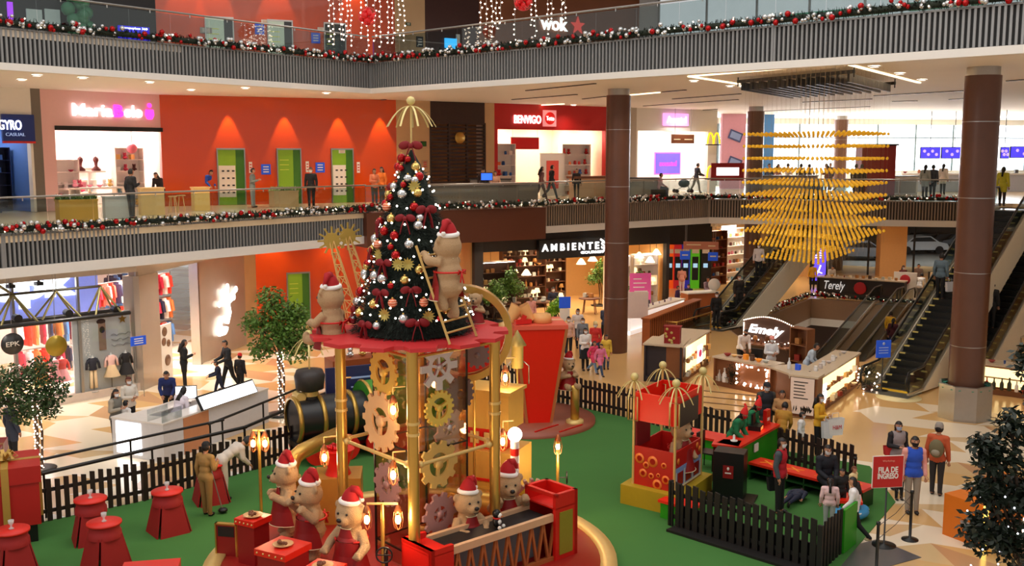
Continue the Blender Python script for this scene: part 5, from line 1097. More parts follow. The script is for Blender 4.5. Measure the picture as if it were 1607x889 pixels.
# white kiosk on the left
WH = mat('kiosk_white', (222, 220, 222), .35); 
t = thing('phone_kiosk', 'white phone shop island counter with tan panel and lit display', 'counter', (-9.05, 25.75, 0), math.atan2(4.0, 1.75)); L = 4.4
MB().b2((0, 0, 0), (L, .55, 1.0)).b2((0, .55, 0), (.5, 1.75, 1.0)).b2((.5, 1.25, 0), (L*.7, 1.75, .9)).obj('counter_body', WH, t)
MB().b2((-.02, -.02, 1.0), (L+.02, .57, 1.04)).b2((-.02, .57, 1.0), (.52, 1.77, 1.04)).b2((.5, 1.23, .9), (L*.7+.02, 1.77, .95)).obj('countertop', mat('kiosk_marble', (240, 234, 228), .2), t)
MB().b2((.75, -.012, 0), (1.75, 0, 1.04)).obj('tan_panel', mat('tan_panel', (208, 140, 96), .5), t); MB().b2((-.02, .75, .1), (-.001, 1.6, .95)).obj('lit_front', mat('lit_screen_white', (250, 250, 255), emit=2, var=0), t)
MB().b2((0, .02, 1.04), (.75, .035, 1.35)).b2((0, .5, 1.04), (.75, .515, 1.35)).obj('glass_case', SHOPGLASS, t)
p = Vector((-8.1, 27.95, 1.04)); t = thing('slanted_lightbox', 'long slanted white lightbox on the front counter of the phone kiosk', 'lightbox', p, math.atan2(4.0, 1.75)); MB().box((.2, 0, .2), (2.4, .06, .42), rx=-.5).obj('lightbox_frame', BLACK, t); MB().box((.2, -.04, .2), (2.3, .02, .36), rx=-.5).obj('display', mat('lit_screen_white', (250, 250, 255), emit=2, var=0), t)
p = Vector((-9.25, 28.3, .95)); t = thing('monitor', 'white lit monitor in the phone kiosk behind the woman in white', 'monitor', p, .2); MB().b2((-.3, 0, .12), (.3, .04, .5)).b2((-.03, 0, 0), (.03, .04, .15)).b2((-.12, -.06, 0), (.12, .1, .02)).obj('monitor_body', BLACK, t); MB().b2((-.28, -.01, .14), (.28, -.001, .48)).obj('display', mat('lit_screen_white', (250, 250, 255), emit=2, var=0), t)
# ================= smooth body builder (one continuous skin from joined volumes) =================
def remesh(mb, vox, name, smooth=2):
    me = mb.mesh(name, BEAR); o = bpy.data.objects.new('tmp', me); COL.objects.link(o)
    m = o.modifiers.new('r', 'REMESH'); m.mode = 'VOXEL'; m.voxel_size = vox; m.use_smooth_shade = True
    if smooth: s_ = o.modifiers.new('s', 'SMOOTH'); s_.factor = .5; s_.iterations = smooth
    bpy.context.view_layer.update()
    r = bpy.data.meshes.new_from_object(o.evaluated_get(bpy.context.evaluated_depsgraph_get())); bpy.data.objects.remove(o); r.name = name
    r.materials.clear(); return r
def meshobj(name, me, m, parent):
    if not me.materials: me.materials.append(m)
    o = bpy.data.objects.new(name, me); COL.objects.link(o); o.parent = parent
    o.material_slots[0].link = 'OBJECT'; o.material_slots[0].material = m
    return o
# ---------------- bears ----------------
def bear_body(pose):
    b = MB()
    b.ball((0, 0, .74), .25, 16, (1, .92, 1.15)).ball((0, .0, .95), .19, 14, (1.05, .9, 1)).ball((0, .01, .55), .26, 16, (1, .95, .9))
    H = Vector((0, -.03, 1.24)); b.ball(H, .26, 18, (1.02, .94, .95)).ball(H+Vector((0, -.2, -.06)), .125, 12, (1, 1, .8)).ball(H+Vector((0, 0, -.12)), .2, 12)
    for s_ in (-1, 1):
        b.ball(H+Vector((s_*.235, .01, .13)), .085, 10, (1, .5, 1))
        arms = {'work': [(s_*.2, 0, .95), (s_*.33, -.12, .78), (s_*.2, -.36, .76)], 'raise': [(s_*.2, 0, .95), (s_*.34, -.1, .85), (s_*.26, -.3, 1.05)], 'hold': [(s_*.2, 0, .95), (s_*.34, -.08, .78), (s_*.12, -.3, .86)],
                'down': [(s_*.2, 0, .95), (s_*.32, -.05, .75), (s_*.33, -.16, .56)], 'reach': [(s_*.2, 0, .97), (s_*.32, -.2, 1.0), (s_*.2, -.42, 1.08)], 'hips': [(s_*.2, 0, .95), (s_*.36, -.1, .72), (s_*.34, -.3, .62)]}[pose.split('+')[0]]
        b.cyl(arms[0], arms[1], .09, .085, 10).cyl(arms[1], arms[2], .085, .075, 10).ball(arms[2], .088, 10).ball(arms[1], .088, 10)
        hand = Vector(arms[2])
        for k in range(4): b.ball(hand+Vector(((k-1.5)*.04, -.06, -.01)), .032, 6)   # blunt paw toes
        if 'sit' in pose: b.cyl((s_*.12, 0, .5), (s_*.2, -.4, .42), .12, .1, 10).ball((s_*.2, -.42, .42), .1, 10).ball((s_*.21, -.5, .46), .1, 10, (.9, .7, 1.3))
        elif 'climb' in pose:
            kz = .42 if s_ > 0 else .25
            b.cyl((s_*.12, 0, .5), (s_*.17, -.1, kz), .13, .11, 10).cyl((s_*.17, -.1, kz), (s_*.15, .0, kz-.25), .11, .09, 10).ball((s_*.15, -.05, kz-.27), .1, 10, (.9, 1.4, .7))
        else: b.cyl((s_*.12, 0, .5), (s_*.14, 0, .12), .13, .11, 10).ball((s_*.14, -.06, .07), .12, 10, (.85, 1.35, .62))
    b.ball((0, .24, .5), .06, 8)
    return remesh(b, .022, 'bear_body', 3)
BB = {}
def bear(loc, rz, label, pose='work', apron=True, hat=True, lean=0, scale=1, stripe=None):
    if pose not in BB: BB[pose] = bear_body(pose)
    t = thing('teddy_bear', label, 'teddy bear', loc, rz); t.scale = (scale,)*3; t.rotation_euler = (lean, 0, rz)
    meshobj('body', BB[pose], BEAR, t); H = Vector((0, -.03, 1.24))
    MB().ball(H+Vector((0, -.33, -.02)), .044, 10, (1.2, .8, .9)).obj('nose', NOSE, t)
    MB().ball(H+Vector((-.09, -.225, .06)), .024, 8).ball(H+Vector((.09, -.225, .06)), .024, 8).obj('eyes', NOSE, t)
    MB().tube([H+Vector((.05*math.sin(a), -.30-.01, -.1-.02*math.cos(a*1))) for a in (-1, -.5, 0, .5, 1)], .008, 6).obj('mouth', NOSE, t)
    if apron:
        me_ = bpy.data.meshes.get('apron_cloth')
        if not me_:
            b = MB()
            for z0, z1, r0, r1, a0, a1 in [(.86, 1.02, .235, .2, .75, .5), (.8, .86, .265, .235, 1.2, .75), (.56, .8, .315, .285, 1.6, 1.2), (.3, .56, .38, .315, 1.7, 1.6)]:
                n = 12; vs = []
                for (z, r_, aa) in ((z0, r0, a0), (z1, r1, a1)):
                    for k in range(n+1):
                        a = -PI/2-aa+2*aa*k/n; vs.append((r_*math.cos(a)*.95, r_*math.sin(a)*1.0-.0, z))
                b.add(vs, [(k, k+1, n+2+k, n+1+k) for k in range(n)], None, True)
            me_ = b.mesh('apron_cloth', DRED)
            b = MB(); b.tube([(.38*math.cos(-PI/2+a), .38*math.sin(-PI/2+a)-.005, .3) for a in [(-1.7+3.4*k/14) for k in range(15)]], .008, 5)
            b.tube([(.2*math.cos(-PI/2+a), .2*math.sin(-PI/2+a)-.01, 1.02) for a in [(-.55+1.1*k/8) for k in range(9)]], .008, 5)
            for s_ in (-1, 1): b.tube([(s_*.09, -.19, 1.02), (s_*.18, 0, 1.1), (s_*.05, .14, 1.04)], .012, 5)
            b.mesh('apron_piping_', CREAM)
            b = MB().tube([(.29*math.cos(a), .27*math.sin(a), .8) for a in [-.9+k*(PI+1.8)/16 for k in range(17)]], .018, 6)
            b.tube([(0, .27, .8), (-.09, .3, .84), (-.1, .29, .77), (0, .27, .8)], .015, 5).tube([(0, .27, .8), (.09, .3, .84), (.1, .29, .77), (0, .27, .8)], .015, 5).tube([(0, .28, .8), (-.04, .3, .6)], .015, 5).tube([(0, .28, .8), (.05, .3, .62)], .015, 5)
            b.mesh('apron_tie_', RED)
        o = meshobj('apron', me_, DRED, t); sub = meshobj('apron_piping', bpy.data.meshes['apron_piping_'], CREAM, o); sub = meshobj('apron_tie', bpy.data.meshes['apron_tie_'], RED, o)
    if hat:
        if not bpy.data.meshes.get('hat_cloth'):
            M_ = Matrix.Translation(H+Vector((0, .01, .2))) @ Euler((-.05, .1, 0)).to_matrix().to_4x4()
            MB().lathe([(.165, .02), (.15, .1), (.105, .2), (.05, .26), (0, .27)], 18, M_).tube([M_ @ Vector(p) for p in [(.02, 0, .22), (.1, .02, .25), (.17, .05, .17), (.2, .06, .1)]], .05, 8, rf=lambda u: .07*(1-u)+.02).mesh('hat_cloth', mat('hat_red', (170, 14, 24), .8))
            MB().ball(M_ @ Vector((.2, .06, .07)), .042, 10).mesh('hat_pompom_', WHITE); b = MB().tube([M_ @ Vector((.165*math.cos(a), .165*math.sin(a), .02)) for a in [k*PI/12 for k in range(24)]], .042, 8, True); b.mesh('hat_brim_', mat('fur_white', (240, 236, 232), .95))
        o = meshobj('santa_hat', bpy.data.meshes['hat_cloth'], mat('hat_red', (170, 14, 24), .8), t); meshobj('hat_brim', bpy.data.meshes['hat_brim_'], mat('fur_white', (240, 236, 232), .95), o); meshobj('hat_pompom', bpy.data.meshes['hat_pompom_'], WHITE, o)
    return t
# ================= green carpet, platform and tower =================
carpet = [(-14, 16), (-13, 19.2), (-10.9, 20.9), (-8.5, 22.8), (-6.5, 25.2), (-5.6, 26.2), (-4.2, 30.5), (-1.78, 35.3), (1.05, 32.6), (3.68, 30.1), (5.3, 28.1), (7.6, 26.6), (9.2, 25.4), (8.85, 22.7), (6.4, 19), (4.5, 15)]
CG = mat('green_carpet', (58, 112, 46), .95, var=.1, scale=.9, bump=.1)
o = MB().prism(carpet[::-1], .002, .015).obj('green_carpet', CG); tag(o, 'green artificial turf carpet covering the fenced christmas court', 'carpet')
CX, CY = -1.95, 19.2
t = thing('round_platform', 'round deep red stage with a gold rim under the gear tower', 'platform', (CX, CY, 0))
MB().lathe([(3.68, .0), (3.68, .14), (0, .14)], 72).obj('stage_floor', mat('stage_red', (160, 26, 18), .45, var=.1, scale=1), t); MB().lathe([(3.68, .0), (3.68, .18), (4.0, .18), (4.02, 0)], 72).obj('gold_rim', PGOLD, t)
def gearpts(r, n, dr, ph=0, duty=.5):
    pts = []
    for k in range(n):
        a = 2*PI*k/n+ph; w_ = PI/n*duty
        for aa, rr in ((a-w_*1.25, r), (a-w_*.8, r+dr), (a+w_*.8, r+dr), (a+w_*1.25, r)): pts.append((rr*math.cos(aa), rr*math.sin(aa)))
    return pts
def gear(b, M_, r, n, dr, th_, hole, spokes, hub):
    op = gearpts(r, n, dr); N = len(op); rin = [(hole*math.cos(math.atan2(y, x)), hole*math.sin(math.atan2(y, x))) for x, y in op]
    vs = [(x, y, z) for z in (0, th_) for x, y in op]+[(x, y, z) for z in (0, th_) for x, y in rin]; fs = []
    for i in range(N):
        j = (i+1) % N; fs += [(i, j, N+j, N+i), (2*N+j, 2*N+i, 3*N+i, 3*N+j), (N+i, N+j, 3*N+j, 3*N+i), (j, i, 2*N+i, 2*N+j)]
    b.add(vs, fs, M_)
    for k in range(spokes):
        a = 2*PI*k/spokes+.4; b.box((0, 0, 0), (.001, .001, .001)) if 0 else b.add([(x*math.cos(a)-y*math.sin(a), x*math.sin(a)+y*math.cos(a), z) for z in (0, th_) for x, y in ((0, -hole*.14), (hole*1.02, -hole*.14), (hole*1.02, hole*.14), (0, hole*.14))], [(3, 2, 1, 0), (4, 5, 6, 7), (0, 1, 5, 4), (1, 2, 6, 5), (2, 3, 7, 6), (3, 0, 4, 7)], M_)
    b.lathe([(0, -.02), (hub, -.02), (hub, th_+.02), (0, th_+.02)], 20, M_)
RX = Matrix.Rotation(PI/2, 4, 'X')
t = thing('gear_tower', 'gold posted tower with glass walls of gears carrying the red gear disc', 'tower', (CX, CY, 0.14))
PP = {'L': (-1.36, .1), 'F': (.2, -1.65), 'R': (1.62, -.15), 'B': (.1, 1.5)}
for k, (x, y) in PP.items():
    b = MB().cyl((x, y, 0), (x, y, 4.43), .105, n=20); o = b.obj('post', GOLD, t)
    MB().lathe([(.12, 0), (.12, .05)], 20, Matrix.Translation((x, y, 2.9))).lathe([(.12, 0), (.12, .05)], 20, Matrix.Translation((x, y, 3.1))).lathe([(.16, 0), (.16, .06), (.11, .08)], 20, Matrix.Translation((x, y, 0))).obj('collar', PGOLD, o)
for a, c in (('L', 'F'), ('F', 'R'), ('R', 'B'), ('B', 'L')):
    p, q = Vector((*PP[a], 2.33)), Vector((*PP[c], 2.33)); MB().cyl(p, q, .035).ball(p.lerp(q, .08), .07, 10).ball(p.lerp(q, .92), .07, 10).obj('cross_bar', PGOLD, t)
    MB().cyl(Vector((*PP[a], 4.3)), Vector((*PP[c], 4.3)), .03).obj('top_bar', GOLD, t)
# glass cabinet with gears
cabL, cabF, cabR, cabB = Vector((-.72, .05)), Vector((.16, -.95)), Vector((1.08, -.05)), Vector((.2, .95))
GL2 = glassmat('clear_cabinet_glass', (250, 240, 232), .05)
for i, (a, c) in enumerate(((cabL, cabF), (cabF, cabR), (cabR, cabB), (cabB, cabL))):
    W_ = Wall(a, c); M_ = Matrix.Translation((a.x, a.y, 0)) @ Matrix.Rotation(W_.rz, 4, 'Z')
    b = MB().box((W_.L/2, 0, 2.2), (W_.L, .012, 4.3), M=M_); b.obj('glass_wall', GL2, t)
    b = MB().box((0, 0, 2.2), (.03, .03, 4.4), M=M_).box((W_.L/2, 0, 2.35), (W_.L, .02, .03), M=M_).box((W_.L/2, 0, .35), (W_.L, .02, .03), M=M_); b.obj('black_frame', BLACK, t)
Lw = Wall(cabL+Vector((CX, CY)), cabF+Vector((CX, CY))); Rw = Wall(cabF+Vector((CX, CY)), cabR+Vector((CX, CY)))
Y1 = mat('gear_yellow_gold', (226, 184, 84), .4, .3); Y2 = mat('gear_tan', (222, 176, 126), .5); G1 = mat('gear_silver', (205, 200, 200), .3, .5); G2 = mat('gear_mauve', (150, 112, 112), .5); Y3 = mat('gear_lemon', (222, 196, 90), .4, .2); G3 = mat('gear_grey', (120, 104, 104), .45, .4)
for W_, px, py, r, n, dr, m, hole, sp, l, off in [(Lw, 608, 583, .4, 16, .05, Y1, .24, 3, 'gold gear high on the left glass wall', .06), (Rw, 683, 575, .28, 8, .16, G1, .19, 5, 'silver star toothed gear high on the right glass wall', .08), (Rw, 685, 640, .3, 18, .05, Y3, .2, 3, 'lemon gold gear in the middle of the right glass wall', .05),
        (Lw, 606, 660, .5, 14, .09, Y2, .27, 3, 'large tan gear in the middle of the left glass wall', .1), (Rw, 706, 672, .28, 7, .1, G1, .15, 5, 'silver gear low right on the glass wall', -.06), (Rw, 684, 728, .38, 10, .08, mat('gear_dull_gold', (190, 160, 90), .5), .23, 3, 'dull gold gear behind the right cross bar', .05),
        (Rw, 686, 806, .34, 10, .08, G2, .16, 5, 'mauve gear at the foot of the right glass wall', .05), (Rw, 726, 620, .3, 16, .05, G3, .1, 0, 'grey gear half hidden at the right end', -.1), (Lw, 612, 760, .36, 12, .07, G2, .18, 4, 'mauve gear low on the left glass wall', .04)]:
    s_, z_ = W_.px(px, py); q = W_.at(s_, z_, off)-Vector((CX, CY, .14)); M_ = Matrix.Translation(q) @ Matrix.Rotation(W_.rz, 4, 'Z') @ RX
    b = MB(); gear(b, M_, r, n, dr, .05, hole, sp, r*.22); b.obj('gear', m, t, l); MB().cyl(q, W_.at(s_, z_, -.25)-Vector((CX, CY, .14)), .02, n=8).obj('axle', BLACK, t)
DISC = mat('disc_pink_red', (196, 40, 44), .5, var=.05)
b = MB().prism(gearpts(1.62, 13, .26, .1, .62), 4.43, 4.5); b.obj('top_disc', DISC, t)
# ---------------- christmas tree ----------------
TX, TY, TZ = CX+.07, CY+.0, 4.64; TH_ = 3.45; TR_ = 1.2
t = thing('christmas_tree', 'dark green christmas tree on the red gear disc', 'christmas tree', (TX, TY, TZ))
def tr(h): # radius at height
    u = h/TH_; return TR_*(1-u)**.88*.93+.06
b = MB(); r_ = random.Random(3)
b.lathe([(tr(0)*.9, .02)]+[(tr(h)*.88, h) for h in [TH_*k/12 for k in range(1, 12)]]+[(0, TH_)], 24)
for k in range(15000):
    h = TH_*(1-math.sqrt(1-r_.random()*.985)) if 1 else 0; a = r_.uniform(0, 2*PI); rr = tr(h)*r_.uniform(.8, 1.0)
    p = Vector((rr*math.cos(a), rr*math.sin(a), h)); d = Vector((math.cos(a), math.sin(a), r_.uniform(-.7, .4))).normalized()*r_.uniform(.07, .15)
    s_ = Vector((-math.sin(a), math.cos(a), r_.uniform(-.5, .5)))*.012
    b.add([p-s_, p+s_, p+d], [(0, 1, 2)])
b.obj('needle_branches', NEEDLE, t)
MB().cyl((0, 0, 0), (0, 0, .3), .12).obj('trunk', BLACK, t)
def onT(px, py, out=.05):     # point on the tree surface seen at this place of its front
    x, y, w_ = ray(px, py); best = None
    for k in range(400):
        Y = TY-1.6+k*.008; tt = Y/y; X = x*tt; Z = EYE+w_*tt; h = Z-TZ
        if 0 <= h <= TH_:
            rr = math.hypot(X-TX, Y-TY)
            if rr <= tr(h)+out: return Vector((X, Y, Z))
            if best is None or rr-tr(h) < best[0]: best = (rr-tr(h), Vector((X, Y, Z)))
    v = best[1]; h = v.z-TZ; d = Vector((v.x-TX, v.y-TY)); d = d.normalized()*(tr(h)+out); return Vector((TX+d.x, TY+d.y, v.z))
ORN = {}
def orn(k):
    if k in ORN: return ORN[k]
    r0 = {'s': .09, 'S': .075, 'r': .085, 'R': .06, 'g': .085, 'G': .07, 'c': .085}[k]; m_ = {'s': SILVERB, 'S': SILVERB, 'r': REDB, 'R': REDB, 'g': GOLDB, 'G': GOLDB, 'c': STRIPEB}[k]
    t_ = thing('bauble', 'x', 'ornament'); MB().ball((0, 0, 0), r0, 16).obj('ball', m_, t_); MB().lathe([(.018, r0-.01), (.018, r0+.02), (0, r0+.02)], 8).obj('cap', GOLD, t_)
    if k == 'c': MB().lathe([(r0*math.cos(a)+.002, r0*math.sin(a)) for a in (-.5, -.3)], 16).lathe([(r0*math.cos(a)+.002, r0*math.sin(a)) for a in (.05, .25)], 16).lathe([(r0*math.cos(a)+.002, r0*math.sin(a)) for a in (.6, .8)], 16).obj('stripe', mat('stripe_pale', (245, 190, 160), .4), t_)
    ORN[k] = [t_, True]; return ORN[k]
NM = {'s': 'large silver', 'S': 'small silver', 'r': 'large red', 'R': 'small red', 'g': 'large gold', 'G': 'small gold', 'c': 'copper striped'}
def spotname(px, py):
    v = 'top' if py < 300 else 'upper part' if py < 370 else 'middle' if py < 430 else 'lower part' if py < 480 else 'foot'
    f_ = (px-628)/max(20, (py-225)*.36); hpos = 'left edge' if f_ < -.7 else 'left side' if f_ < -.25 else 'centre' if f_ < .25 else 'right side' if f_ < .7 else 'right edge'
    return v+' of the christmas tree, '+hpos
BL = [('r', 618, 248), ('R', 640, 250), ('r', 609, 262), ('R', 629, 264), ('g', 652, 262), ('r', 658, 277), ('S', 640, 280), ('S', 651, 283), ('S', 618, 293), ('R', 633, 290), ('s', 631, 305), ('g', 655, 303), ('g', 592, 305), ('R', 613, 309), ('r', 588, 320), ('c', 607, 325), ('r', 650, 325), ('g', 614, 343), ('r', 593, 348), ('S', 659, 342), ('s', 656, 354), ('s', 577, 375), ('r', 619, 370), ('r', 603, 363), ('c', 593, 384), ('R', 613, 388), ('s', 642, 384), ('g', 562, 393), ('r', 621, 401), ('r', 559, 414), ('g', 572, 418), ('g', 658, 424), ('s', 558, 430), ('S', 550, 433), ('s', 588, 433), ('s', 600, 438), ('g', 635, 440), ('R', 613, 449), ('r', 566, 457), ('r', 545, 460), ('s', 540, 474), ('g', 586, 478), ('c', 616, 476), ('c', 665, 475), ('g', 564, 491), ('s', 633, 501), ('S', 591, 512), ('g', 700, 487), ('r', 543, 502), ('S', 531, 500), ('r', 537, 488), ('S', 698, 430), ('g', 705, 470), ('R', 690, 500), ('s', 672, 405)]
lab_used = {}
for k, px, py in BL:
    T0 = orn(k); p = onT(px, py, .04); nm = NM[k]+' bauble in the '+spotname(px, py)
    if T0[1]: T0[0].location = p; T0[1] = False; o = T0[0]; o['label'] = nm
    else: o = dup(T0[0], p, rnd.random()*3, nm)
    o['group'] = nm; lab_used[nm] = lab_used.get(nm, 0)+1
def bow(p, rz, s, label, m=None):
    if 'B' not in ORN:
        t_ = thing('ribbon_bow', 'x', 'bow'); b = MB(); 
        for sx in (-1, 1): b.ball((sx*.1, 0, .03), .085, 10, (1.15, .5, .8), (0, sx*.3, 0)).tube([(sx*.02, -.02, 0), (sx*.06, -.04, -.12), (sx*.09, -.03, -.26)], .01, 4, w=.045)
        b.ball((0, -.03, .02), .045, 8); b.obj('bow_loops', mat('velvet_red', (128, 8, 18), .75), t_); ORN['B'] = [t_, True]
    T0 = ORN['B']
    s *= .78
    if T0[1]: T0[0].location = p; T0[0].rotation_euler = (0, 0, rz); T0[0].scale = (s,)*3; T0[1] = False; T0[0]['label'] = label
    else: dup(T0[0], p, rz, label, None, s)
for px, py, s, l in [(606, 295, 1.2, 'dark red velvet bow on the upper left of the tree'), (636, 345, 1.3, 'dark red velvet bow at the upper middle of the tree'), (581, 395, 1.2, 'dark red velvet bow on the left of the tree at mid height'), (602, 415, 1.3, 'dark red velvet bow low left of the tree centre'), (597, 462, 1.3, 'dark red velvet bow on the lower left centre of the tree'), (645, 458, 1.3, 'dark red velvet bow on the lower right of the tree'), (573, 512, 1.3, 'dark red velvet bow at the foot of the tree, left'), (655, 510, 1.5, 'dark red velvet bow at the foot of the tree, right'), (583, 352, 1.2, 'dark red velvet bow at the upper left edge of the tree'), (669, 332, 1.5, 'dark red velvet bow beside the climbing bear arm'), (540, 487, 1.2, 'dark red velvet bow at the lower left edge of the tree')]:
    p = onT(px, py, .06); bow(p, math.atan2(p.y-TY, p.x-TX)+PI/2, s, l)
bow(Vector((TX, TY-.12, TZ+TH_+.02)), 0, 1.5, 'large red bow crowning the top of the tree')
SPR = mat('gold_sprig', (190, 170, 90), .4, .5)
for px, py, l in [(624, 248, 'top'), (650, 293, 'upper right'), (595, 400, 'middle left'), (640, 415, 'middle right'), (604, 494, 'lower left'), (672, 497, 'lower right'), (625, 415, 'middle'), (553, 447, 'left edge'), (552, 490, 'lower left edge')]:
    p = onT(px, py, .05); t_ = thing('gold_sprig', 'gold leaf sprig ornament at the '+l+' of the christmas tree', 'ornament', p, math.atan2(p.y-TY, p.x-TX)+PI/2); b = MB()
    for k in range(12):
        a = k*PI/6; d = Vector((math.cos(a), -.25, math.sin(a)))*.13; s_ = Vector((-math.sin(a), 0, math.cos(a)))*.02; b.add([(0, 0, 0), d*.6+s_, d, d*.6-s_], [(0, 1, 2, 3)])
    b.obj('leaves', SPR, t_)
for i, h in enumerate([.3, .52, .75, 1.0, 1.35, 1.65, 1.95, 2.3, 2.6, 2.9]):
    b = MB(); n = int(tr(h)*22)+5
    for k in range(n):
        a = 2*PI*k/n+r_.uniform(-.05, .05); hh = h+.06*math.sin(a*2+i)+(a/(2*PI))*.12; rr = tr(hh)+.05; b.ball((TX+rr*math.cos(a), TY+rr*math.sin(a), TZ+hh), .02, 6)
        if 1:
            a2 = 2*PI*(k+1)/n; r2 = tr(h)+.03
    o = b.obj('string_lights', mat('tree_bulb', (255, 246, 232), emit=7, var=0)); tag(o, 'row %s from the foot of small white bulbs around the christmas tree' % ['first', 'second', 'third', 'fourth', 'fifth', 'sixth', 'seventh', 'eighth', 'ninth', 'tenth'][i], 'string lights')
# topper: ball with drooping strips (also used elsewhere)
def finial(parent, z, r, s=1, n=9, pole=None):
    if pole is not None: MB().cyl((0, 0, pole), (0, 0, z), .02*s, n=8).obj('finial_pole', PGOLD, parent)
    MB().ball((0, 0, z+.09*s), .095*s, 14).obj('finial_ball', mat('pale_finial', (214, 196, 130), .45, .2), parent)
    for k in range(n):
        a = 2*PI*k/n+.2; b = MB(); pts = [(r*u*math.cos(a), r*u*math.sin(a), z-.02-(u**2.2)*r*.82) for u in [j/7 for j in range(8)]]
        b.tube(pts, .008*s, 4, w=.03*s); b.obj('drooping_strip', mat('pale_finial', (214, 196, 130), .45, .2), parent)
t = thing('tree_topper', 'tall gold pole topper with a ball and drooping strips above the tree', 'topper', (TX, TY, TZ+TH_+.1)); finial(t, .7, .47, .85, 9, -.25)
# ladder and climbing bear
f1, f2 = G(706, 541, 4.645), G(748, 528, 4.645); t1 = D(653, 386, 18.05); t2 = t1+(f2-f1)*.92
t = thing('wooden_ladder', 'gold wooden ladder leaning against the christmas tree', 'ladder', f1); LM = mat('ladder_wood', (196, 158, 88), .5)
b = MB().tube([Vector(), t1-f1], .03, 4, w=.045); b.obj('ladder_rail', LM, t); MB().tube([f2-f1, t2-f1], .03, 4, w=.045).obj('ladder_rail', LM, t)
for k in range(1, 9): u = k/9; MB().cyl((t1-f1)*u, (f2-f1).lerp(t2-f1, u), .02, n=8).obj('rung', LM, t)
rl = math.atan2(f2.y-f1.y, f2.x-f1.x)
p = G(700, 470, 5.25); u = .42; q = (f1.lerp(t1, u)+f2.lerp(t2, u))/2
bear(Vector((q.x+.02, q.y-.18, q.z-.26)), rl+PI+PI*0 if 0 else rl+PI-.15, 'teddy bear in santa hat climbing the gold ladder, seen from behind', 'reach+climb', True, True, 0, 1.0)
# ornament in its hand
# star masts behind the tree on the left
for i, (x0, y0, x1, y1, l) in enumerate([(556, 500, 521, 378, 'front gold lattice mast with a star left of the tree'), (585, 490, 546, 371, 'rear gold lattice mast with a star left of the tree')]):
    Y = 20.0+i*.5; a = D(x0, y0, Y); a.z = 4.64; c = D(x1, y1, Y); t = thing('star_mast', l, 'mast', a); d = c-a; b = MB(); n = Vector((.12, 0, 0)); n2 = Vector((0, .12, 0))
    for s0 in (-1, 1):
        for s1 in (-1, 1): b.tube([n*s0+n2*s1, d+n*s0*.35+n2*s1*.35], .014, 4)
    for k in range(7):
        u0, u1 = k/7, (k+1)/7; w0, w1 = 1-.65*u0, 1-.65*u1; b.cyl(d*u0-n*w0-n2*w0, d*u1+n*w1-n2*w1, .01, n=4).cyl(d*u0+n*w0+n2*w0, d*u1-n*w1+n2*w1, .01, n=4).cyl(d*u0-n*w0-n2*w0, d*u0+n*w0-n2*w0, .01, n=4)
    b.obj('lattice', mat('pale_wood', (222, 178, 104), .5), t)
    st = MB().prism(gearpts(.16, 12, .12, 0, .3), -.02, .02, Matrix.Translation(d+Vector((0, -.02, 0))) @ Matrix.Rotation(.35, 4, 'Z') @ RX); st.obj('star', mat('star_gold', (190, 156, 72), .4, .5), t)
bear((-3.38, 18.95, 4.06), -2.2, 'teddy bear in santa hat sitting on the left rim of the red disc, turned away', 'work+sit', True, True, 0, 1.0)
bear((-.72, 20.05, 4.5), -.25, 'small teddy bear with red apron behind the gold hoop on the disc', 'hold', True, False, 0, .5)
# big hoop
t = thing('gold_hoop', 'big upright gold hoop crossing the right side of the red disc', 'hoop', D(728, 523, 20.7)); b = MB()
N = 48; vs = []
for k in range(N):
    a = 2*PI*k/N
    for rr, y in ((.86, -.16), (1.0, -.16), (1.0, .16), (.86, .16)): vs.append((rr*math.cos(a), y, rr*math.sin(a)))
b.add(vs, [(4*k+i, 4*k+(i+1) % 4, 4*((k+1) % N)+(i+1) % 4, 4*((k+1) % N)+i) for k in range(N) for i in range(4)], None, False); b.obj('hoop_band', GOLD, t)
MB().prism([(.84*math.cos(a), .84*math.sin(a)) for a in [-PI*.55+k*PI*.5/12 for k in range(13)]]+[(0, 0)], -.05, .0, RX).obj('red_wedge', BRED, t)
b = MB(); gear(b, Matrix.Translation((.28, -.2, -.42)) @ RX, .22, 12, .06, .05, .06, 0, .06); b.obj('gear', G3, t, 'small dark grey gear under the disc')
MB().cyl((-.1, .1, -.9), (-.1, .1, -4.4), .03).cyl((.2, .1, -.9), (.2, .1, -4.4), .03).obj('support', GOLD, t)
# ================= machines around the tower =================
t = thing('gold_box_machine', 'large gold box machine with red panels behind the right post', 'machine', (-.5, 21.6, .14), -.42)
MB().b2((-.6, -.35, 2.0), (.62, .45, 2.85)).b2((-.66, -.4, 2.78), (.68, .5, 2.85)).obj('upper_box', mat('machine_gold', (214, 172, 84), .4, .3), t); MB().b2((-.5, -.3, 1.55), (.5, .35, 2.0)).obj('red_neck', RED, t)
MB().b2((-.75, -.5, .0), (.75, .6, 1.55)).obj('lower_box', mat('machine_gold', (214, 172, 84), .4, .3), t); MB().b2((-.76, -.52, .9), (.76, .0, .96)).obj('red_band', RED, t)
b = MB()
for k in range(4): b.box((-.5+k*.33, -.36, 1.8), (.2, .04, .25))
b.obj('gold_teeth', PGOLD, t); MB().cyl((-.7, -.6, .45), (.6, -.6, .45), .3, n=24).obj('gold_drum', GOLD, t)
t2_ = thing('rocket_finial', 'pale gold pointed rocket shape standing on the gold box machine', 'ornament', D(812, 576, 21.8)-Vector((0, 0, 0))); t2_.location.z = 3.0
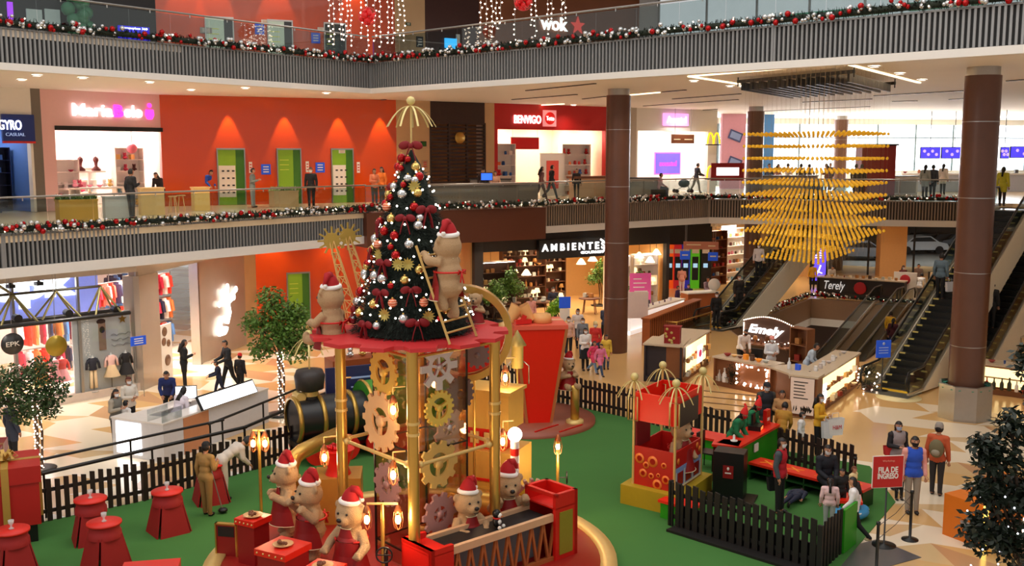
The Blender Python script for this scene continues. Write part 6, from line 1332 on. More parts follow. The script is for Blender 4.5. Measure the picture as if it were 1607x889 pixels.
MB().lathe([(.02, 0), (.02, .35), (.13, .36), (.13, .85), (.2, .86), (0, 1.2)], 20).obj('rocket_body', mat('pale_olive_gold', (190, 176, 110), .4, .3), t2_); MB().tube([(.13, 0, .5), (.25, 0, .4), (.25, 0, 0)], .015, 6).tube([(-.13, 0, .5), (-.22, 0, .4), (-.22, 0, 0)], .015, 6).obj('pipe', STEEL, t2_)
t = thing('candy_pole', 'red and white striped pole topped by a glowing white globe', 'lamp', D(808, 760, 20.3)); t.location.z = .14; zt = D(808, 692, 20.3).z-.14
b = MB(); n = 26
for k in range(n): b.m(k//2 % 2).lathe([(.09, zt*k/n), (.09, zt*(k+1)/n)], 16, Matrix.Identity(4))
b.obj('striped_pole', [mat('candy_white', (240, 225, 215), .4), RED], t); MB().ball((0, 0, zt+.13), .15, 18).obj('globe', mat('globe_light', (255, 240, 215), emit=7, var=0), t)
# cog with gold disc
t = thing('silver_cog', 'silver toothed cog with gold face standing right of the bears', 'gear', D(833, 785, 20.3)); b = MB(); gear(b, Matrix.Rotation(.25, 4, 'Z') @ RX, .38, 20, .09, .12, .3, 0, .1); b.obj('cog_ring', mat('cog_silver', (178, 166, 160), .35, .6), t)
MB().lathe([(0, .1), (.34, .1), (.32, .16), (.12, .17), (0, .17)], 32, Matrix.Rotation(.25, 4, 'Z') @ RX).obj('gold_face', mat('cog_gold', (176, 140, 30), .4, .4), t); MB().b2((-.05, 0, -t.location.z+.14), (.05, .08, -.3)).obj('stand', GOLD, t)
# conveyor
W_ = Wall((-1.12, 17.38), (.75, 19.05)); t = thing('toy_conveyor', 'black belt toy conveyor with cream rails and red wooden trusses', 'conveyor', W_.at(0, .14), W_.rz); L = W_.L
MB().b2((0, .0, .78), (L, .62, .84)).obj('belt', mat('belt_black', (24, 22, 24), .5), t)
for y in (-.08, .62): MB().b2((-.02, y, .78), (L+.02, y+.09, .92)).obj('rail', mat('rail_cream', (214, 170, 130), .5), t)
b = MB(); k = 0
while k*.3 < L-.1:
    x = k*.3; b.tube([(x, -.05, 0), (x+.15, -.05, .78)], .035, 4).tube([(x+.3, -.05, 0), (x+.15, -.05, .78)], .035, 4); b.tube([(x, .67, 0), (x+.15, .67, .78)], .03, 4); k += 1
b.b2((0, -.09, 0), (L, -.01, .08)); b.obj('truss', ORWOOD, t)
MB().b2((0, .3, 0), (L, .34, .76)).obj('back_cloth', mat('grey_cloth', (130, 130, 132), .7), t)
for x0, x1, l, nm in ((-.5, 0, 'red box end on the left of the conveyor', 'intake_box'), (L, L+.6, 'red gabled box end on the right of the conveyor', 'outlet_box')):
    h = 1.32 if x0 > 0 else 1.0
    b = MB().b2((x0, -.14, 0), (x1, -.06, h)).b2((x0, .66, 0), (x1, .74, h)).b2((x0 if x0 < 0 else x1-.08, -.14, 0), (x0+.08 if x0 < 0 else x1, .74, h)).b2((x0, -.14, h-.07), (x0+.08, .74, h)).b2((x0, -.14, h-.3 if x0 > 0 else h-.12), (x1, .74, h-.27 if x0 > 0 else h-.1)); b.obj(nm, RED, t, l)
MB().b2((L+.1, -.16, .1), (L+.45, -.14, .95)).obj('olive_panel', mat('olive_panel', (140, 130, 30), .5), t)
p = W_.at(L*.55, .98, -.3); t = thing('penguin_toy', 'small black and white toy penguin sitting on the conveyor belt', 'toy', p, W_.rz+.3); MB().ball((0, 0, .11), .09, 12, (1, .9, 1.15)).ball((0, 0, .27), .085, 12).ball((-.1, -.03, .12), .035, 8, (1, .7, 1.6)).ball((.1, -.03, .12), .035, 8, (1, .7, 1.6)).obj('toy_body', BLACK, t); MB().ball((0, -.065, .25), .05, 10).ball((0, -.05, .12), .055, 10).ball((-.07, -.11, .03), .04, 8).ball((.07, -.11, .03), .04, 8).obj('white_patches', WHITE, t); MB().cyl((0, -.1, .24), (0, -.17, .235), .02, .002, 8).obj('beak', ORWOOD, t); MB().tube([(.065*math.cos(a), .065*math.sin(a)-.005, .19) for a in [k*PI/6 for k in range(12)]], .016, 6, True).obj('scarf', RED, t)
# bears of the workshop
bear((-4.62, 20.3, .14), -1.2, 'teddy bear in red apron and santa hat, leftmost of the workshop bears', 'hold', lean=0, scale=1.06)
bear((-3.9, 19.1, .14), -.95, 'teddy bear in red apron beside the middle red table', 'raise', scale=1.06)
bear((-2.95, 18.0, .14), -.45, 'teddy bear in red apron left of the double lantern post', 'hips', scale=1.06)
bear((-.85, 18.72, .14), .55, 'teddy bear leaning over the conveyor left of its companion', 'work', scale=1.02)
bear((-.1, 19.6, .14), .3, 'teddy bear behind the conveyor beside the silver cog', 'raise', scale=1.06)
# red work tables with dishes
def worktable(p, rz, w_, h_, label, food):
    t = thing('work_table', label, 'table', (p[0], p[1], .14 if math.hypot(p[0]-CX, p[1]-CY) < 4 else .015), rz)
    MB().b2((-w_/2, -w_/2, h_-.12), (w_/2, w_/2, h_)).obj('tabletop', mat('table_red', (214, 34, 18), .35), t); b = MB()
    b.b2((-w_/2+.04, -w_/2+.04, 0), (w_/2-.04, w_/2-.04, h_-.12)); b.obj('cabinet', DRED, t); b = MB()
    for k in range(5): b.ball((-w_*.4+k*w_*.2, -w_/2-.005, h_-.06), .02, 6)
    b.obj('studs', PGOLD, t)
    q = Vector((p[0], p[1], t.location.z+h_)); d = thing('dish', 'round dish of '+food, 'dish', q); MB().lathe([(.02, 0), (.12, .005), (.19, .04), (.18, .045), (.1, .015), (0, .015)], 20).obj('plate', mat('dish_tan', (200, 150, 100), .4), d); b = MB()
    for k in range(7): b.ball((rnd.uniform(-.08, .08), rnd.uniform(-.08, .08), .05+rnd.uniform(0, .03)), .035, 8)
    b.obj('sweets', WOOD, d)
worktable((-5.0, 18.95), -.5, .5, .9, 'red square work table before the leftmost bear', 'dark sweets on the left work table')
worktable((-4.12, 17.6), -.5, .72, .85, 'red square work table with studs at the lower left of the stage', 'small tools on the middle work table')
worktable((-3.25, 16.75), -.4, .6, .8, 'red work table cut by the lower picture edge', 'sweets on the table at the picture edge')
# lanterns
def lantern(b_parent, x, z, y=0, s=1):
    o = MB().lathe([(.0, z-.02), (.03, z-.03), (.07, z-.12), (.07, z-.16)], 14, Matrix.Translation((x, y, 0))).obj('lantern_cap', mat('copper', (170, 100, 60), .35, .7), b_parent)
    b = MB()
    for k in range(6):
        a = k*PI/3; b.tube([(x+.07*math.cos(a), y+.07*math.sin(a), z-.15), (x+.09*math.cos(a), y+.09*math.sin(a), z-.3), (x+.07*math.cos(a), y+.07*math.sin(a), z-.44), (x, y, z-.5)], .006, 4)
    b.obj('cage', mat('copper', (170, 100, 60), .35, .7), b_parent); MB().ball((x, y, z-.3), .05, 12, (1, 1, 1.7)).obj('bulb', mat('lantern_bulb', (255, 205, 130), emit=28, var=0), b_parent)
def lampost(p, zb, h, arms, label):
    t = thing('lantern_post', label, 'lamp', (p[0], p[1], zb)); MB().cyl((0, 0, 0), (0, 0, h), .035).lathe([(.12, 0), (.12, .03), (.04, .05)], 16).obj('post', GOLD, t)
    MB().cyl((min(arms), 0, h), (max(arms), 0, h), .022).obj('arm', PGOLD, t) if len(arms) > 1 or arms[0] else MB().lathe([(.04, h), (.03, h+.1), (.015, h+.3), (0, h+.32)], 12).obj('spike', GOLD, t)
    for x in arms:
        if x: lantern(t, x, h+.0)
        else: lantern(t, 0, h+.36)
    pl = bpy.data.lights.new('lantern_light', 'POINT'); pl.energy = 34; pl.color = (1, .68, .38); pl.shadow_soft_size = .12; o = bpy.data.objects.new('lantern_light', pl); COL.objects.link(o); o.location = (p[0]+(arms[-1] or 0), p[1]-.25, zb+h-.25)
    return t
q = G(600, 880, .14); lampost((D(600, 800, 17.6).x, 17.6), .14, D(600, 791, 17.6).z-.14, [-.28, .28], 'double lantern post between the left bears and the tower')
lampost((D(408, 740, 21.6).x, 21.6), .015, 2.0, [-.13, .13], 'twin lantern post at the left edge of the stage')
lampost((1.0, 21.6), .015, D(877, 700, 21.6).z-.1, [0], 'single lantern post with black valve wheel on the green carpet')
t = thing('valve_wheel', 'black valve wheel on the single lantern post', 'wheel', (1.1, 21.6, .95)); MB().tube([(0.1, .13*math.cos(a), .13*math.sin(a)) for a in [k*PI/8 for k in range(16)]], .015, 6, True).cyl((-.1, 0, 0), (.1, 0, 0), .012).cyl((.1, -.13, 0), (.1, .13, 0), .01).cyl((.1, 0, -.13), (.1, 0, .13), .01).obj('wheel_rim', BLACK, t)
t = thing('valve_wheel', 'black valve wheel low before the double lantern post', 'wheel', D(603, 872, 17.0)); MB().tube([(.14*math.cos(a), 0, .14*math.sin(a)) for a in [k*PI/8 for k in range(16)]], .015, 6, True).cyl((-.14, 0, 0), (.14, 0, 0), .01).cyl((0, 0, -.14), (0, 0, .14), .01).cyl((0, 0, 0), (0, .35, 0), .015).cyl((0, .3, 0), (0, .3, -t.location.z+.14), .03).obj('wheel_rim', BLACK, t)
for px, py, Y, l in [(509, 715, 19.9, 'caged lantern left of the tower left post'), (617, 742, 17.9, 'caged lantern hanging from the front post arm'), (793, 590, 21.4, 'caged lantern on top of the gold box machine'), (617, 640, 18.2, 'caged lantern hanging before the large tan gear'), (534, 622, 20.5, 'caged lantern beside the train chimney'), (789, 690, 20.4, 'caged lantern beside the striped pole')]:
    p = D(px, py, Y); t = thing('cage_lantern', l, 'lamp', p); lantern(t, 0, .25)
    MB().cyl((0, 0, .25), (0, 0, .38), .012).cyl((0, 0, .38), (.22 if px != 509 else .3, .06, .38), .014).obj('bracket', PGOLD, t)
    pl = bpy.data.lights.new('lantern_light', 'POINT'); pl.energy = 22; pl.color = (1, .68, .38); pl.shadow_soft_size = .12; o = bpy.data.objects.new('lantern_light', pl); COL.objects.link(o); o.location = p+Vector((0, -.2, -.05))
# boiler machine with elbow pipe left of tower
t = thing('boiler_machine', 'gold cabinet and elbow pipe machine with a red round hopper', 'machine', (-3.75, 21.3, .14), .1)
MB().b2((-.5, -.4, 0), (.5, .5, .95)).prism([(-.5, -.4), (.5, -.4), (.5, .5), (-.5, .5)], .95, 1.0).obj('cabinet', mat('machine_brass', (190, 140, 60), .4, .4), t); MB().lathe([(.3, .95), (.22, 1.15), (.34, 1.5), (.36, 1.55)], 24).obj('hopper', RED, t); b = MB()
for k in range(16): a = rnd.uniform(0, 6.28); b.ball((.24*math.cos(a)*rnd.random(), .24*math.sin(a)*rnd.random(), 1.56+rnd.random()*.06), .06, 8)
b.obj('candy_balls', REDB, t)
MB().tube([(-1.0, .0, .0), (-1.0, .0, 1.15), (-.93, .1, 1.35), (-.8, .3, 1.42), (-.1, 1.3, 1.5)], .17, 14).obj('elbow_pipe', GOLD, t); MB().lathe([(.21, 0), (.21, .08)], 20, Matrix.Translation((-1.0, 0, .9))).lathe([(.21, 0), (.21, .08)], 20, Matrix.Translation((-1.0, 0, .1))).obj('pipe_flange', PGOLD, t)
# train
t = thing('toy_train', 'black and green toy locomotive with gold rims behind the tower', 'train', G(520, 716), .55); b = MB()
MB().cyl((-1.0, 0, 1.1), (.9, 0, 1.1), .58, n=28).obj('boiler', mat('train_black', (26, 26, 28), .35), t)
for x in (-1.0, -.35, .5): MB().lathe([(.56, -.05), (.64, -.05), (.64, .05), (.56, .05)], 28, Matrix.Translation((x, 0, 1.1)) @ Matrix.Rotation(PI/2, 4, 'Y'), cap=False).obj('gold_band', GOLD, t)
MB().cyl((.9, 0, 1.2), (2.2, 0, 1.2), .72, n=28).obj('green_tank', mat('train_green', (60, 140, 30), .4), t); MB().lathe([(.73, -.05), (.77, 0), (.73, .05)], 28, Matrix.Translation((2.2, 0, 1.2)) @ Matrix.Rotation(PI/2, 4, 'Y'), cap=False).lathe([(.73, -.05), (.77, 0), (.73, .05)], 28, Matrix.Translation((.95, 0, 1.2)) @ Matrix.Rotation(PI/2, 4, 'Y'), cap=False).obj('gold_rim', GOLD, t)
MB().lathe([(.2, 1.6), (.2, 1.85), (.36, 1.9), (.4, 2.25), (.34, 2.4), (0, 2.42)], 20, Matrix.Translation((-.55, 0, 0))).obj('chimney', mat('train_charcoal', (52, 46, 46), .5), t); MB().cyl((-.85, -.18, 1.72), (-.85, .18, 1.72), .13, n=16).lathe([(.22, 1.72), (.22, 1.84)], 20, Matrix.Translation((-.55, 0, 0))).obj('headlamp', PGOLD, t)
for x in (-.6, .2, 1.1, 1.9):
    for y in (-.62, .62): MB().cyl((x, y-.05, .36), (x, y+.05, .36), .35, n=20).cyl((x, y-.07, .36), (x, y+.07, .36), .1, n=12).obj('wheel', RED, t)
MB().b2((-1.1, -.5, .45), (2.4, .5, .6)).obj('chassis', BLACK, t); MB().b2((2.3, -.7, .6), (3.2, .7, 2.2)).b2((2.2, -.8, 2.3), (3.3, .8, 2.4)).obj('cab', mat('train_green', (60, 140, 30), .4), t)
q = bpy.data.objects.new('chimney_finial', None); 
t3 = thing('palm_finial', 'gold drooping strip finial rising above the train chimney', 'ornament', G(487, 716)+Vector((0, 0, 2.42))); t3.location = Vector((t.location.x-.55*math.cos(.55), t.location.y-.55*math.sin(.55), 2.42)); finial(t3, .85, .5, 1, 8, 0)
# billboard and boat shaped toy stall behind the tower
t = thing('blue_board', 'dark blue board with a pale line drawing behind the tower left side', 'sign', D(563, 660, 27.5), .45); t.location.z = 0; MB().b2((-.9, 0, 1.2), (.9, .08, 2.2)).obj('board', mat('board_navy', (30, 36, 84), .5), t); MB().b2((-.8, 0, 0), (-.72, .06, 1.2)).b2((.72, 0, 0), (.8, .06, 1.2)).obj('post', BLACK, t); MB().b2((-.2, -.01, 1.85), (.6, 0, 1.9)).b2((-.2, -.01, 1.6), (.5, 0, 1.64)).obj('print', mat('print_pale_blue', (170, 190, 240), .5), t)
t = thing('brown_cart', 'brown wooden cart with toys behind the tower, green skirt below', 'cart', D(560, 585, 31), .5); t.location.z = 0; MB().b2((-.9, -.4, 1.0), (.9, .4, 1.75)).obj('cart_body', mat('cart_brown', (150, 70, 30), .45), t); MB().b2((-.8, -.35, .4), (.8, .35, 1.0)).obj('skirt', LIME, t)
for x in (-.6, .6): MB().cyl((x, -.45, .3), (x, -.4, .3), .3, n=18).cyl((x, .4, .3), (x, .45, .3), .3, n=18).obj('wheel', BLACK, t)
for k, (dx, m) in enumerate([(-.6, REDB), (-.2, SILVERB), (.2, GOLDB), (.6, REDB)]): putgood('plush', m, (t.location.x+dx*.87, t.location.y+dx*.48, 1.75), 0, ['red toy at the left end of the brown cart', 'silver toy left of the middle on the brown cart', 'gold toy right of the middle on the brown cart', 'red toy at the right end of the brown cart'][k], 'toy', None) if 0 else tag(place(putgood('plush', m, (0, 0, 0), 0, 'x', 'toy', 'toys'), (t.location.x+dx*.87, t.location.y+dx*.48, 1.75)), ['red toy at the left end of the brown cart', 'silver toy left of the middle on the brown cart', 'gold toy right of the middle on the brown cart', 'red toy at the right end of the brown cart'][k], 'toy')
# tapered red tower on wooden disc
t = thing('wooden_disc', 'reddish wooden round base of the tapered red tower', 'platform', (.45, 29.9, 0)); MB().lathe([(2.05, 0), (2.05, .12), (0, .12)], 56).obj('disc_deck', mat('deck_redwood', (150, 78, 56), .45, var=.25, scale=2), t); b = MB()
for x0, x1 in ((.2, .5), (.9, 1.2)): b.tube([(x0, -1.7, .13), (x1+.4, -.9, .13)], .03, 4)
b.obj('red_marking', RED, t)
t = thing('tapered_red_tower', 'tall red tower tapering downward with gold edges and a ribbon on top', 'tower', (.75, 29.6, .12), .12)
def frus(b, w0, w1, z0, z1, o=0): b.add([(sx*w0, sy*w0, z0) for sx, sy in ((-1, -1), (1, -1), (1, 1), (-1, 1))]+[(sx*w1, sy*w1, z1) for sx, sy in ((-1, -1), (1, -1), (1, 1), (-1, 1))], [(3, 2, 1, 0), (4, 5, 6, 7), (0, 1, 5, 4), (1, 2, 6, 5), (2, 3, 7, 6), (3, 0, 4, 7)]); return b
frus(MB(), .36, .74, 0, 2.85).obj('tower_body', BRED, t); b = MB()
for sx, sy in ((-1, -1), (1, -1), (1, 1), (-1, 1)): b.tube([(sx*.36, sy*.36, 0), (sx*.74, sy*.74, 2.86)], .06, 4)
b.obj('edge_trim', mat('trim_copper', (200, 120, 70), .45, .2), t); MB().b2((-.78, -.78, 2.85), (.78, .78, 2.97)).obj('lid', mat('lid_salmon', (226, 90, 66), .5), t); MB().b2((-.79, .05, 2.86), (.79, .35, 2.985)).obj('lid_stripe', mat('salmon_light', (236, 170, 130), .5), t)
b = MB()
for s_, rot in ((-1, .5), (1, -.5)): M_ = Matrix.Translation((-.55+s_*.2, -.2, 3.2)) @ Matrix.Rotation(rot, 4, 'Y'); b.lathe([(.16, -.2), (.22, .3)], 16, M_ @ Matrix.Rotation(0, 4, 'X')); b.lathe([(.15, -.2), (.21, .3)], 16, M_)
b.obj('ribbon_loop', mat('ribbon_peach', (232, 170, 104), .5), t); MB().lathe([(0, 2.98), (.3, 2.98), (.26, 3.22), (0, 3.24)], 20, Matrix.Translation((.1, -.2, 0))).obj('ribbon_knot', mat('ribbon_peach', (232, 170, 104), .5), t); MB().box((-.5, -.5, 3.05), (.5, .16, .12), rz=.3).box((-.5, -.5, 3.1), (.12, .12, .3), ry=.4).obj('red_ribbon', RED, t)
t = thing('gold_pipe', 'gold pipe curving down to the green carpet behind the small bear', 'pipe', (1.85, 29.3, 0)); MB().tube([(-1.5, 1.0, 1.2), (-.6, .45, 1.25), (-.12, .1, 1.22), (0, 0, 1.08), (0, 0, 0)], .13, 14).obj('pipe_body', GOLD, t); MB().lathe([(.26, .1), (.26, .2), (.14, .22)], 20).obj('flange', PGOLD, t)
bear((1.65, 29.5, .86), .45, 'teddy bear in red dress sitting on the gold pipe', 'hold+sit', scale=.78)
# ================= booth =================
YB = mat('yellow_platform', (176, 146, 20), .6); 
b0, b1, b2 = Vector((2.78, 22.67)), Vector((3.62, 22.01)), Vector((4.45, 23.3)); b3 = b0+(b2-b1)
W_ = Wall(b0, b1); Lx = W_.L; Ly = (b2-b1).length
t = thing('claw_booth', 'red gift booth with four gold posts and drooping finials on a yellow base', 'booth', (b0.x, b0.y, .015), W_.rz)
ra = math.atan2((b2-b1).y, (b2-b1).x)-W_.rz; ex = Vector((1, 0)); ey = Vector((math.cos(ra), math.sin(ra)))
def Q(u, v, z): q = ex*(u*Lx)+ey*(v*Ly); return Vector((q.x, q.y, z))
def qbox(b, u0, v0, u1, v1, z0, z1): return b.add([Q(u, v, z) for z in (z0, z1) for u, v in ((u0, v0), (u1, v0), (u1, v1), (u0, v1))], [(3, 2, 1, 0), (4, 5, 6, 7), (0, 1, 5, 4), (1, 2, 6, 5), (2, 3, 7, 6), (3, 0, 4, 7)])
qbox(MB(), -.2, -.15, 1.2, 1.15, 0, .45).obj('yellow_base', YB, t)
b = MB(); qbox(b, 0, 0, 1, .03, .45, 1.35); qbox(b, .97, 0, 1, 1, .45, 1.35); qbox(b, 0, 0, .03, 1, .45, 1.35); qbox(b, 0, .97, 1, 1, .45, 1.35); b.obj('lower_box', mat('booth_red', (186, 22, 16), .45), t)
b = MB(); qbox(b, 0, 0, 1, .03, 1.95, 2.6); qbox(b, .97, 0, 1, 1, 1.95, 2.6); qbox(b, 0, 0, .03, 1, 1.95, 2.6); qbox(b, 0, .97, 1, 1, 1.95, 2.6); b.obj('upper_box', BRED, t)
b = MB(); qbox(b, .02, .02, .06, .5, 1.3, 2.0); b.obj('side_curtain', mat('curtain_red', (120, 10, 20), .6), t)
b = MB()
for k in range(9):
    u, z, r_ = [(.16, 1.08, .12), (.48, 1.06, .13), (.32, .95, .08), (.75, 1.02, .07), (.25, .75, .1), (.45, .72, .07), (.62, .77, .05), (.8, .7, .1), (.6, .55, .12)][k]; q = Q(u, -.004, z); b.m(0).lathe([(0, 0), (r_, 0), (r_, .006), (0, .006)], 20, Matrix.Translation(q) @ RX); b.m(1).lathe([(r_*.35, .008), (r_*.55, .008)], 20, Matrix.Translation(q) @ RX)
b.obj('snowflake_discs', [mat('disc_orange', (240, 130, 50), .5), RED], t)
Mr = Matrix.Translation(Q(1, 0, 0)) @ Matrix.Rotation(ra, 4, 'Z')
b = MB(); b.box((Ly/2, -.008, .72), (Ly*.98, .006, .5), M=Mr); b.obj('village_print', mat('village_blue', (130, 150, 200), .5), t); b = MB()
for k in range(3): b.box((Ly*(.2+k*.3), -.014, .7), (Ly*.2, .006, .3), M=Mr)
b.obj('houses_print', DRED, t); b = MB().box((Ly/2, -.014, .5), (Ly*.95, .006, .04), M=Mr).box((Ly*.55, -.014, 1.15), (.16, .006, .14), M=Mr)
for k in range(4): b.box((Ly*(.05+k*.3), -.015, .7), (.03, .006, .36), M=Mr)
b.obj('cream_print', CREAM, t); b = MB()
for k in range(3): b.lathe([(0, 0), (.07, 0), (.07, .006), (0, .006)], 14, Mr @ Matrix.Translation((Ly*(.12+.7*(k > 0)+.1*(k > 1)), -.01, 1.12+.12*(k % 2))) @ RX)
b.obj('small_snowflakes', mat('disc_orange', (240, 130, 50), .5), t)
MB().add([Mr @ Vector(v) for v in [(Ly*.1, -.03, 1.9), (Ly*.8, -.03, 1.9), (Ly*.8, -.03, 2.45), (Ly*.1, -.03, 2.45)]], [(0, 1, 2, 3)]).obj('grey_plaque', DSTEEL, t)
for i, (u, v) in enumerate(((0, 0), (1, 0), (1, 1), (0, 1))):
    q = Q(u, v, 0); MB().cyl((q.x, q.y, .45), (q.x, q.y, 2.85), .03).obj('post', PGOLD, t)
    MB().tube([(q.x-.12, q.y-.05, 2.5), (q.x+.12, q.y-.05, 2.5), (q.x+.12, q.y-.05, 1.95), (q.x-.12, q.y-.05, 1.95)], .02, 6, True).obj('hand_loop', PGOLD, t) if i != 2 else None
    f = bpy.data.objects.new('finial', None); 
    MB().ball((q.x, q.y, 2.95), .095, 14).obj('finial_ball', mat('pale_finial', (214, 196, 130), .45, .2), t); b = MB()
    for k in range(8): a = 2*PI*k/8+.2; b.tube([(q.x+.4*u_*math.cos(a), q.y+.4*u_*math.sin(a), 2.86-(u_**2.3)*.36) for u_ in [j/7 for j in range(8)]], .008, 4, w=.02)
    b.obj('drooping_strips', mat('pale_finial', (214, 196, 130), .45, .2), t)
q = W_.at(Lx*.55, .55, -.7); bear((q.x+.2, q.y, .47), -.3+PI*0+1.0, 'teddy bear in santa hat inside the red gift booth', 'down', True, True, 0, .98)
# ================= fences =================
def fence(p0, p1, h, label, m=None, z=0.015, step=.185, wd=.105, seed=1, rails=True):
    m = m or mat('fence_brown', (38, 22, 18), .55, var=.2, scale=6)
    W_ = Wall(p0, p1); t = thing('picket_fence', label, 'fence', W_.at(0, z), W_.rz); b = MB(); x = .05; k = 0; r2 = random.Random(seed)
    while x < W_.L-.02:
        hh = h*(1+.04*(k % 3)/2)+r2.uniform(-.01, .01); b.add([(x-wd/2, 0, 0), (x+wd/2, 0, 0), (x+wd/2, 0, hh-.02), (x-wd/2, 0, hh), (x-wd/2, .03, 0), (x+wd/2, .03, 0), (x+wd/2, .03, hh-.02), (x-wd/2, .03, hh)], [(0, 1, 2, 3), (7, 6, 5, 4), (0, 4, 5, 1), (1, 5, 6, 2), (2, 6, 7, 3), (3, 7, 4, 0)]); x += step; k += 1
    b.obj('pickets', m, t)
    for zz in (.22, h*.75): MB().b2((0, .03, zz-.04), (W_.L, .065, zz+.04)).obj('rail', m, t)
    MB().b2((-.03, -.02, 0), (.03, .08, h)).obj('end_post', m, t)
    return t
fl_ = [(-12.5, 19.2), (-10.85, 20.85), (-8.49, 22.75), (-6.51, 25.1), (-5.5, 26.3)]
nm_ = ['behind the red present box', 'behind the red round tables', 'behind the two stooping workers', 'left of the toy train']
for i in range(4): fence(fl_[i], fl_[i+1], .92, 'dark brown picket fence section '+nm_[i], seed=i)
fence((-5.5, 26.3), (-3.9, 30.8), .92, 'dark brown picket fence section behind the toy train', seed=5)
fence((-3.9, 30.8), (-1.78, 35.2), .92, 'dark brown picket fence section at the far left of the court', seed=6)
fence((-1.78, 35.2), (1.05, 32.5), .92, 'dark brown picket fence section behind the gold box machine', seed=7)
fence((1.05, 32.5), (3.68, 30.05), .92, 'dark brown picket fence section behind the small bear on the pipe', seed=8)
fence((3.68, 30.05), (5.25, 28.05), .92, 'dark brown picket fence section between booth and sweets kiosk', seed=9)
fence((5.25, 28.05), (6.0, 27.3), .92, 'dark brown picket fence section left of the two elves', seed=10)
fence((6.9, 25.6), (8.3, 23.9), .95, 'dark brown picket fence section behind the red benches', seed=11)
BK = mat('fence_black', (14, 10, 9), .6, var=.2)
t = fence((3.55, 20.95), (5.9, 18.65), 1.0, 'black picket fence at the lower right of the green carpet', BK, step=.18, wd=.125, seed=12); MB().b2((0, .1, 0), (3.2, .14, .5)).obj('backing_board', BK, t)
fence((3.4, 21.2), (3.55, 20.95), 1.0, 'short black picket fence return beside the booth base', BK, seed=13)
fence((5.9, 18.65), (6.6, 19.6), .95, 'black picket fence section turning back at the lower right', BK, seed=14)
o = MB().b2((0, -.25, 0), (3.4, .1, .05)).obj('fence_plinth', BK); place(o, (3.45, 21.0, .02), -.775); tag(o, 'black floor plinth under the lower right picket fence', 'plinth')
# black queue rails on the left
for p0, p1, l in [((-10.1, 21.45), (-6.6, 25.3), 'black double handrail in front of the phone kiosk, near section'), ((-6.6, 25.3), (-4.9, 29.9), 'black double handrail continuing behind the toy train')]:
    W_ = Wall(p0, p1); t = thing('handrail', l, 'railing', W_.at(0, 0, -.3), W_.rz); MB().cyl((0, 0, 1.02), (W_.L, 0, 1.02), .045).obj('front_rail', BLACK, t); MB().cyl((0, 1.05, 1.02), (W_.L, 1.05, 1.02), .035).obj('rear_rail', BLACK, t)
    for x in (0.05, W_.L/2, W_.L-.05):
        for y in (0, 1.05): MB().cyl((x, y, 0), (x, y, 1.02), .025).obj('post', BLACK, t)
# ================= red round tables, boxes =================
def rtable(p, label, rz=0, S_=.86):
    if 'T' not in ORN:
        t_ = thing('skirted_table', 'x', 'table'); RT = mat('felt_red', (150, 14, 12), .7, var=.06)
        MB().lathe([(0, .86), (.38, .86), (.38, .9), (0, .9)], 28).obj('tabletop', mat('table_top_red', (216, 34, 20), .5), t_); MB().lathe([(.33, .84), (.33, .74), (.36, .72), (.37, .6)], 28).obj('upper_ring', RT, t_)
        for k in range(4):
            a = k*PI/2+.5; M_ = Matrix.Rotation(a, 4, 'Z'); b = MB(); b.add([(-.24, -.29, .66), (.24, -.29, .66), (.37, -.44, 0), (-.37, -.44, 0), (-.24, -.26, .66), (.24, -.26, .66), (.37, -.41, 0), (-.37, -.41, 0)], [(3, 2, 1, 0), (4, 5, 6, 7), (0, 1, 5, 4), (1, 2, 6, 5), (2, 3, 7, 6), (3, 0, 4, 7)], M_); b.obj('skirt_panel', RT, t_)
        ORN['T'] = [t_, True]
    T0 = ORN['T']
    if T0[1]: T0[1] = False; T0[0].location = p; T0[0].rotation_euler = (0, 0, rz); T0[0]['label'] = label; T0[0].scale = (S_, S_, 1)
    else: dup(T0[0], p, rz, label, None, (S_, S_, 1))
    g = thing('candle_glass', 'small glass on the '+label, 'glass', (p[0], p[1], p[2]+.9)); MB().lathe([(.035, 0), (.05, .02), (.02, .04), (.02, .08), (.05, .12), (.055, .18), (.05, .18)], 12).obj('glass_body', mat('clear_glass_cup', (225, 230, 230), .1, var=0, alpha=.5), g)
for (x, y), rz, l in [((-8.72, 20.35), 0, 'red round skirted table against the fence right of the present box'), ((-7.9, 19.0), .4, 'red round skirted table, nearest to the camera'), ((-7.3, 20.85), .2, 'red round skirted table alone on the carpet left of the workers'), ((-9.5, 18.6), .3, 'red round skirted table cut by the left picture edge'), ((-6.95, 22.75), 0, 'red round skirted table hidden behind the worker in tan')]:
    rtable((x, y, .015), l, rz)
def gift(p, rz, w_, h_, label, m, bowm):
    t = thing('gift_box', label, 'gift box', p, rz); MB().b2((-w_/2, -w_/2, 0), (w_/2, w_/2, h_*.72)).obj('box_body', m, t); MB().b2((-w_/2-.04, -w_/2-.04, h_*.72), (w_/2+.04, w_/2+.04, h_)).obj('lid', m, t)
    MB().b2((-.07, -w_/2-.05, 0), (.07, w_/2+.05, h_+.01)).b2((-w_/2-.05, -.07, 0), (w_/2+.05, .07, h_+.01)).obj('ribbon', bowm, t); b = MB()
    for k in range(7): a = k*PI*2/7; b.tube([(0, 0, h_), (.16*math.cos(a), .16*math.sin(a), h_+.2), (.26*math.cos(a), .26*math.sin(a), h_+.08), (0, 0, h_)], .01, 4, w=.05)
    b.obj('bow', bowm, t)
gift((-10.55, 20.55, .4), .45, 1.25, 1.25, 'large red gift box with gold ribbon at the left edge', mat('gift_red', (176, 24, 18), .5), mat('gift_gold', (190, 150, 70), .4, .3))
o = MB().b2((-.55, -.55, 0), (.55, .55, .385)).obj('box_stand', BLACK); place(o, (-10.55, 20.55, .015), .45); tag(o, 'black block under the large red gift box', 'stand')
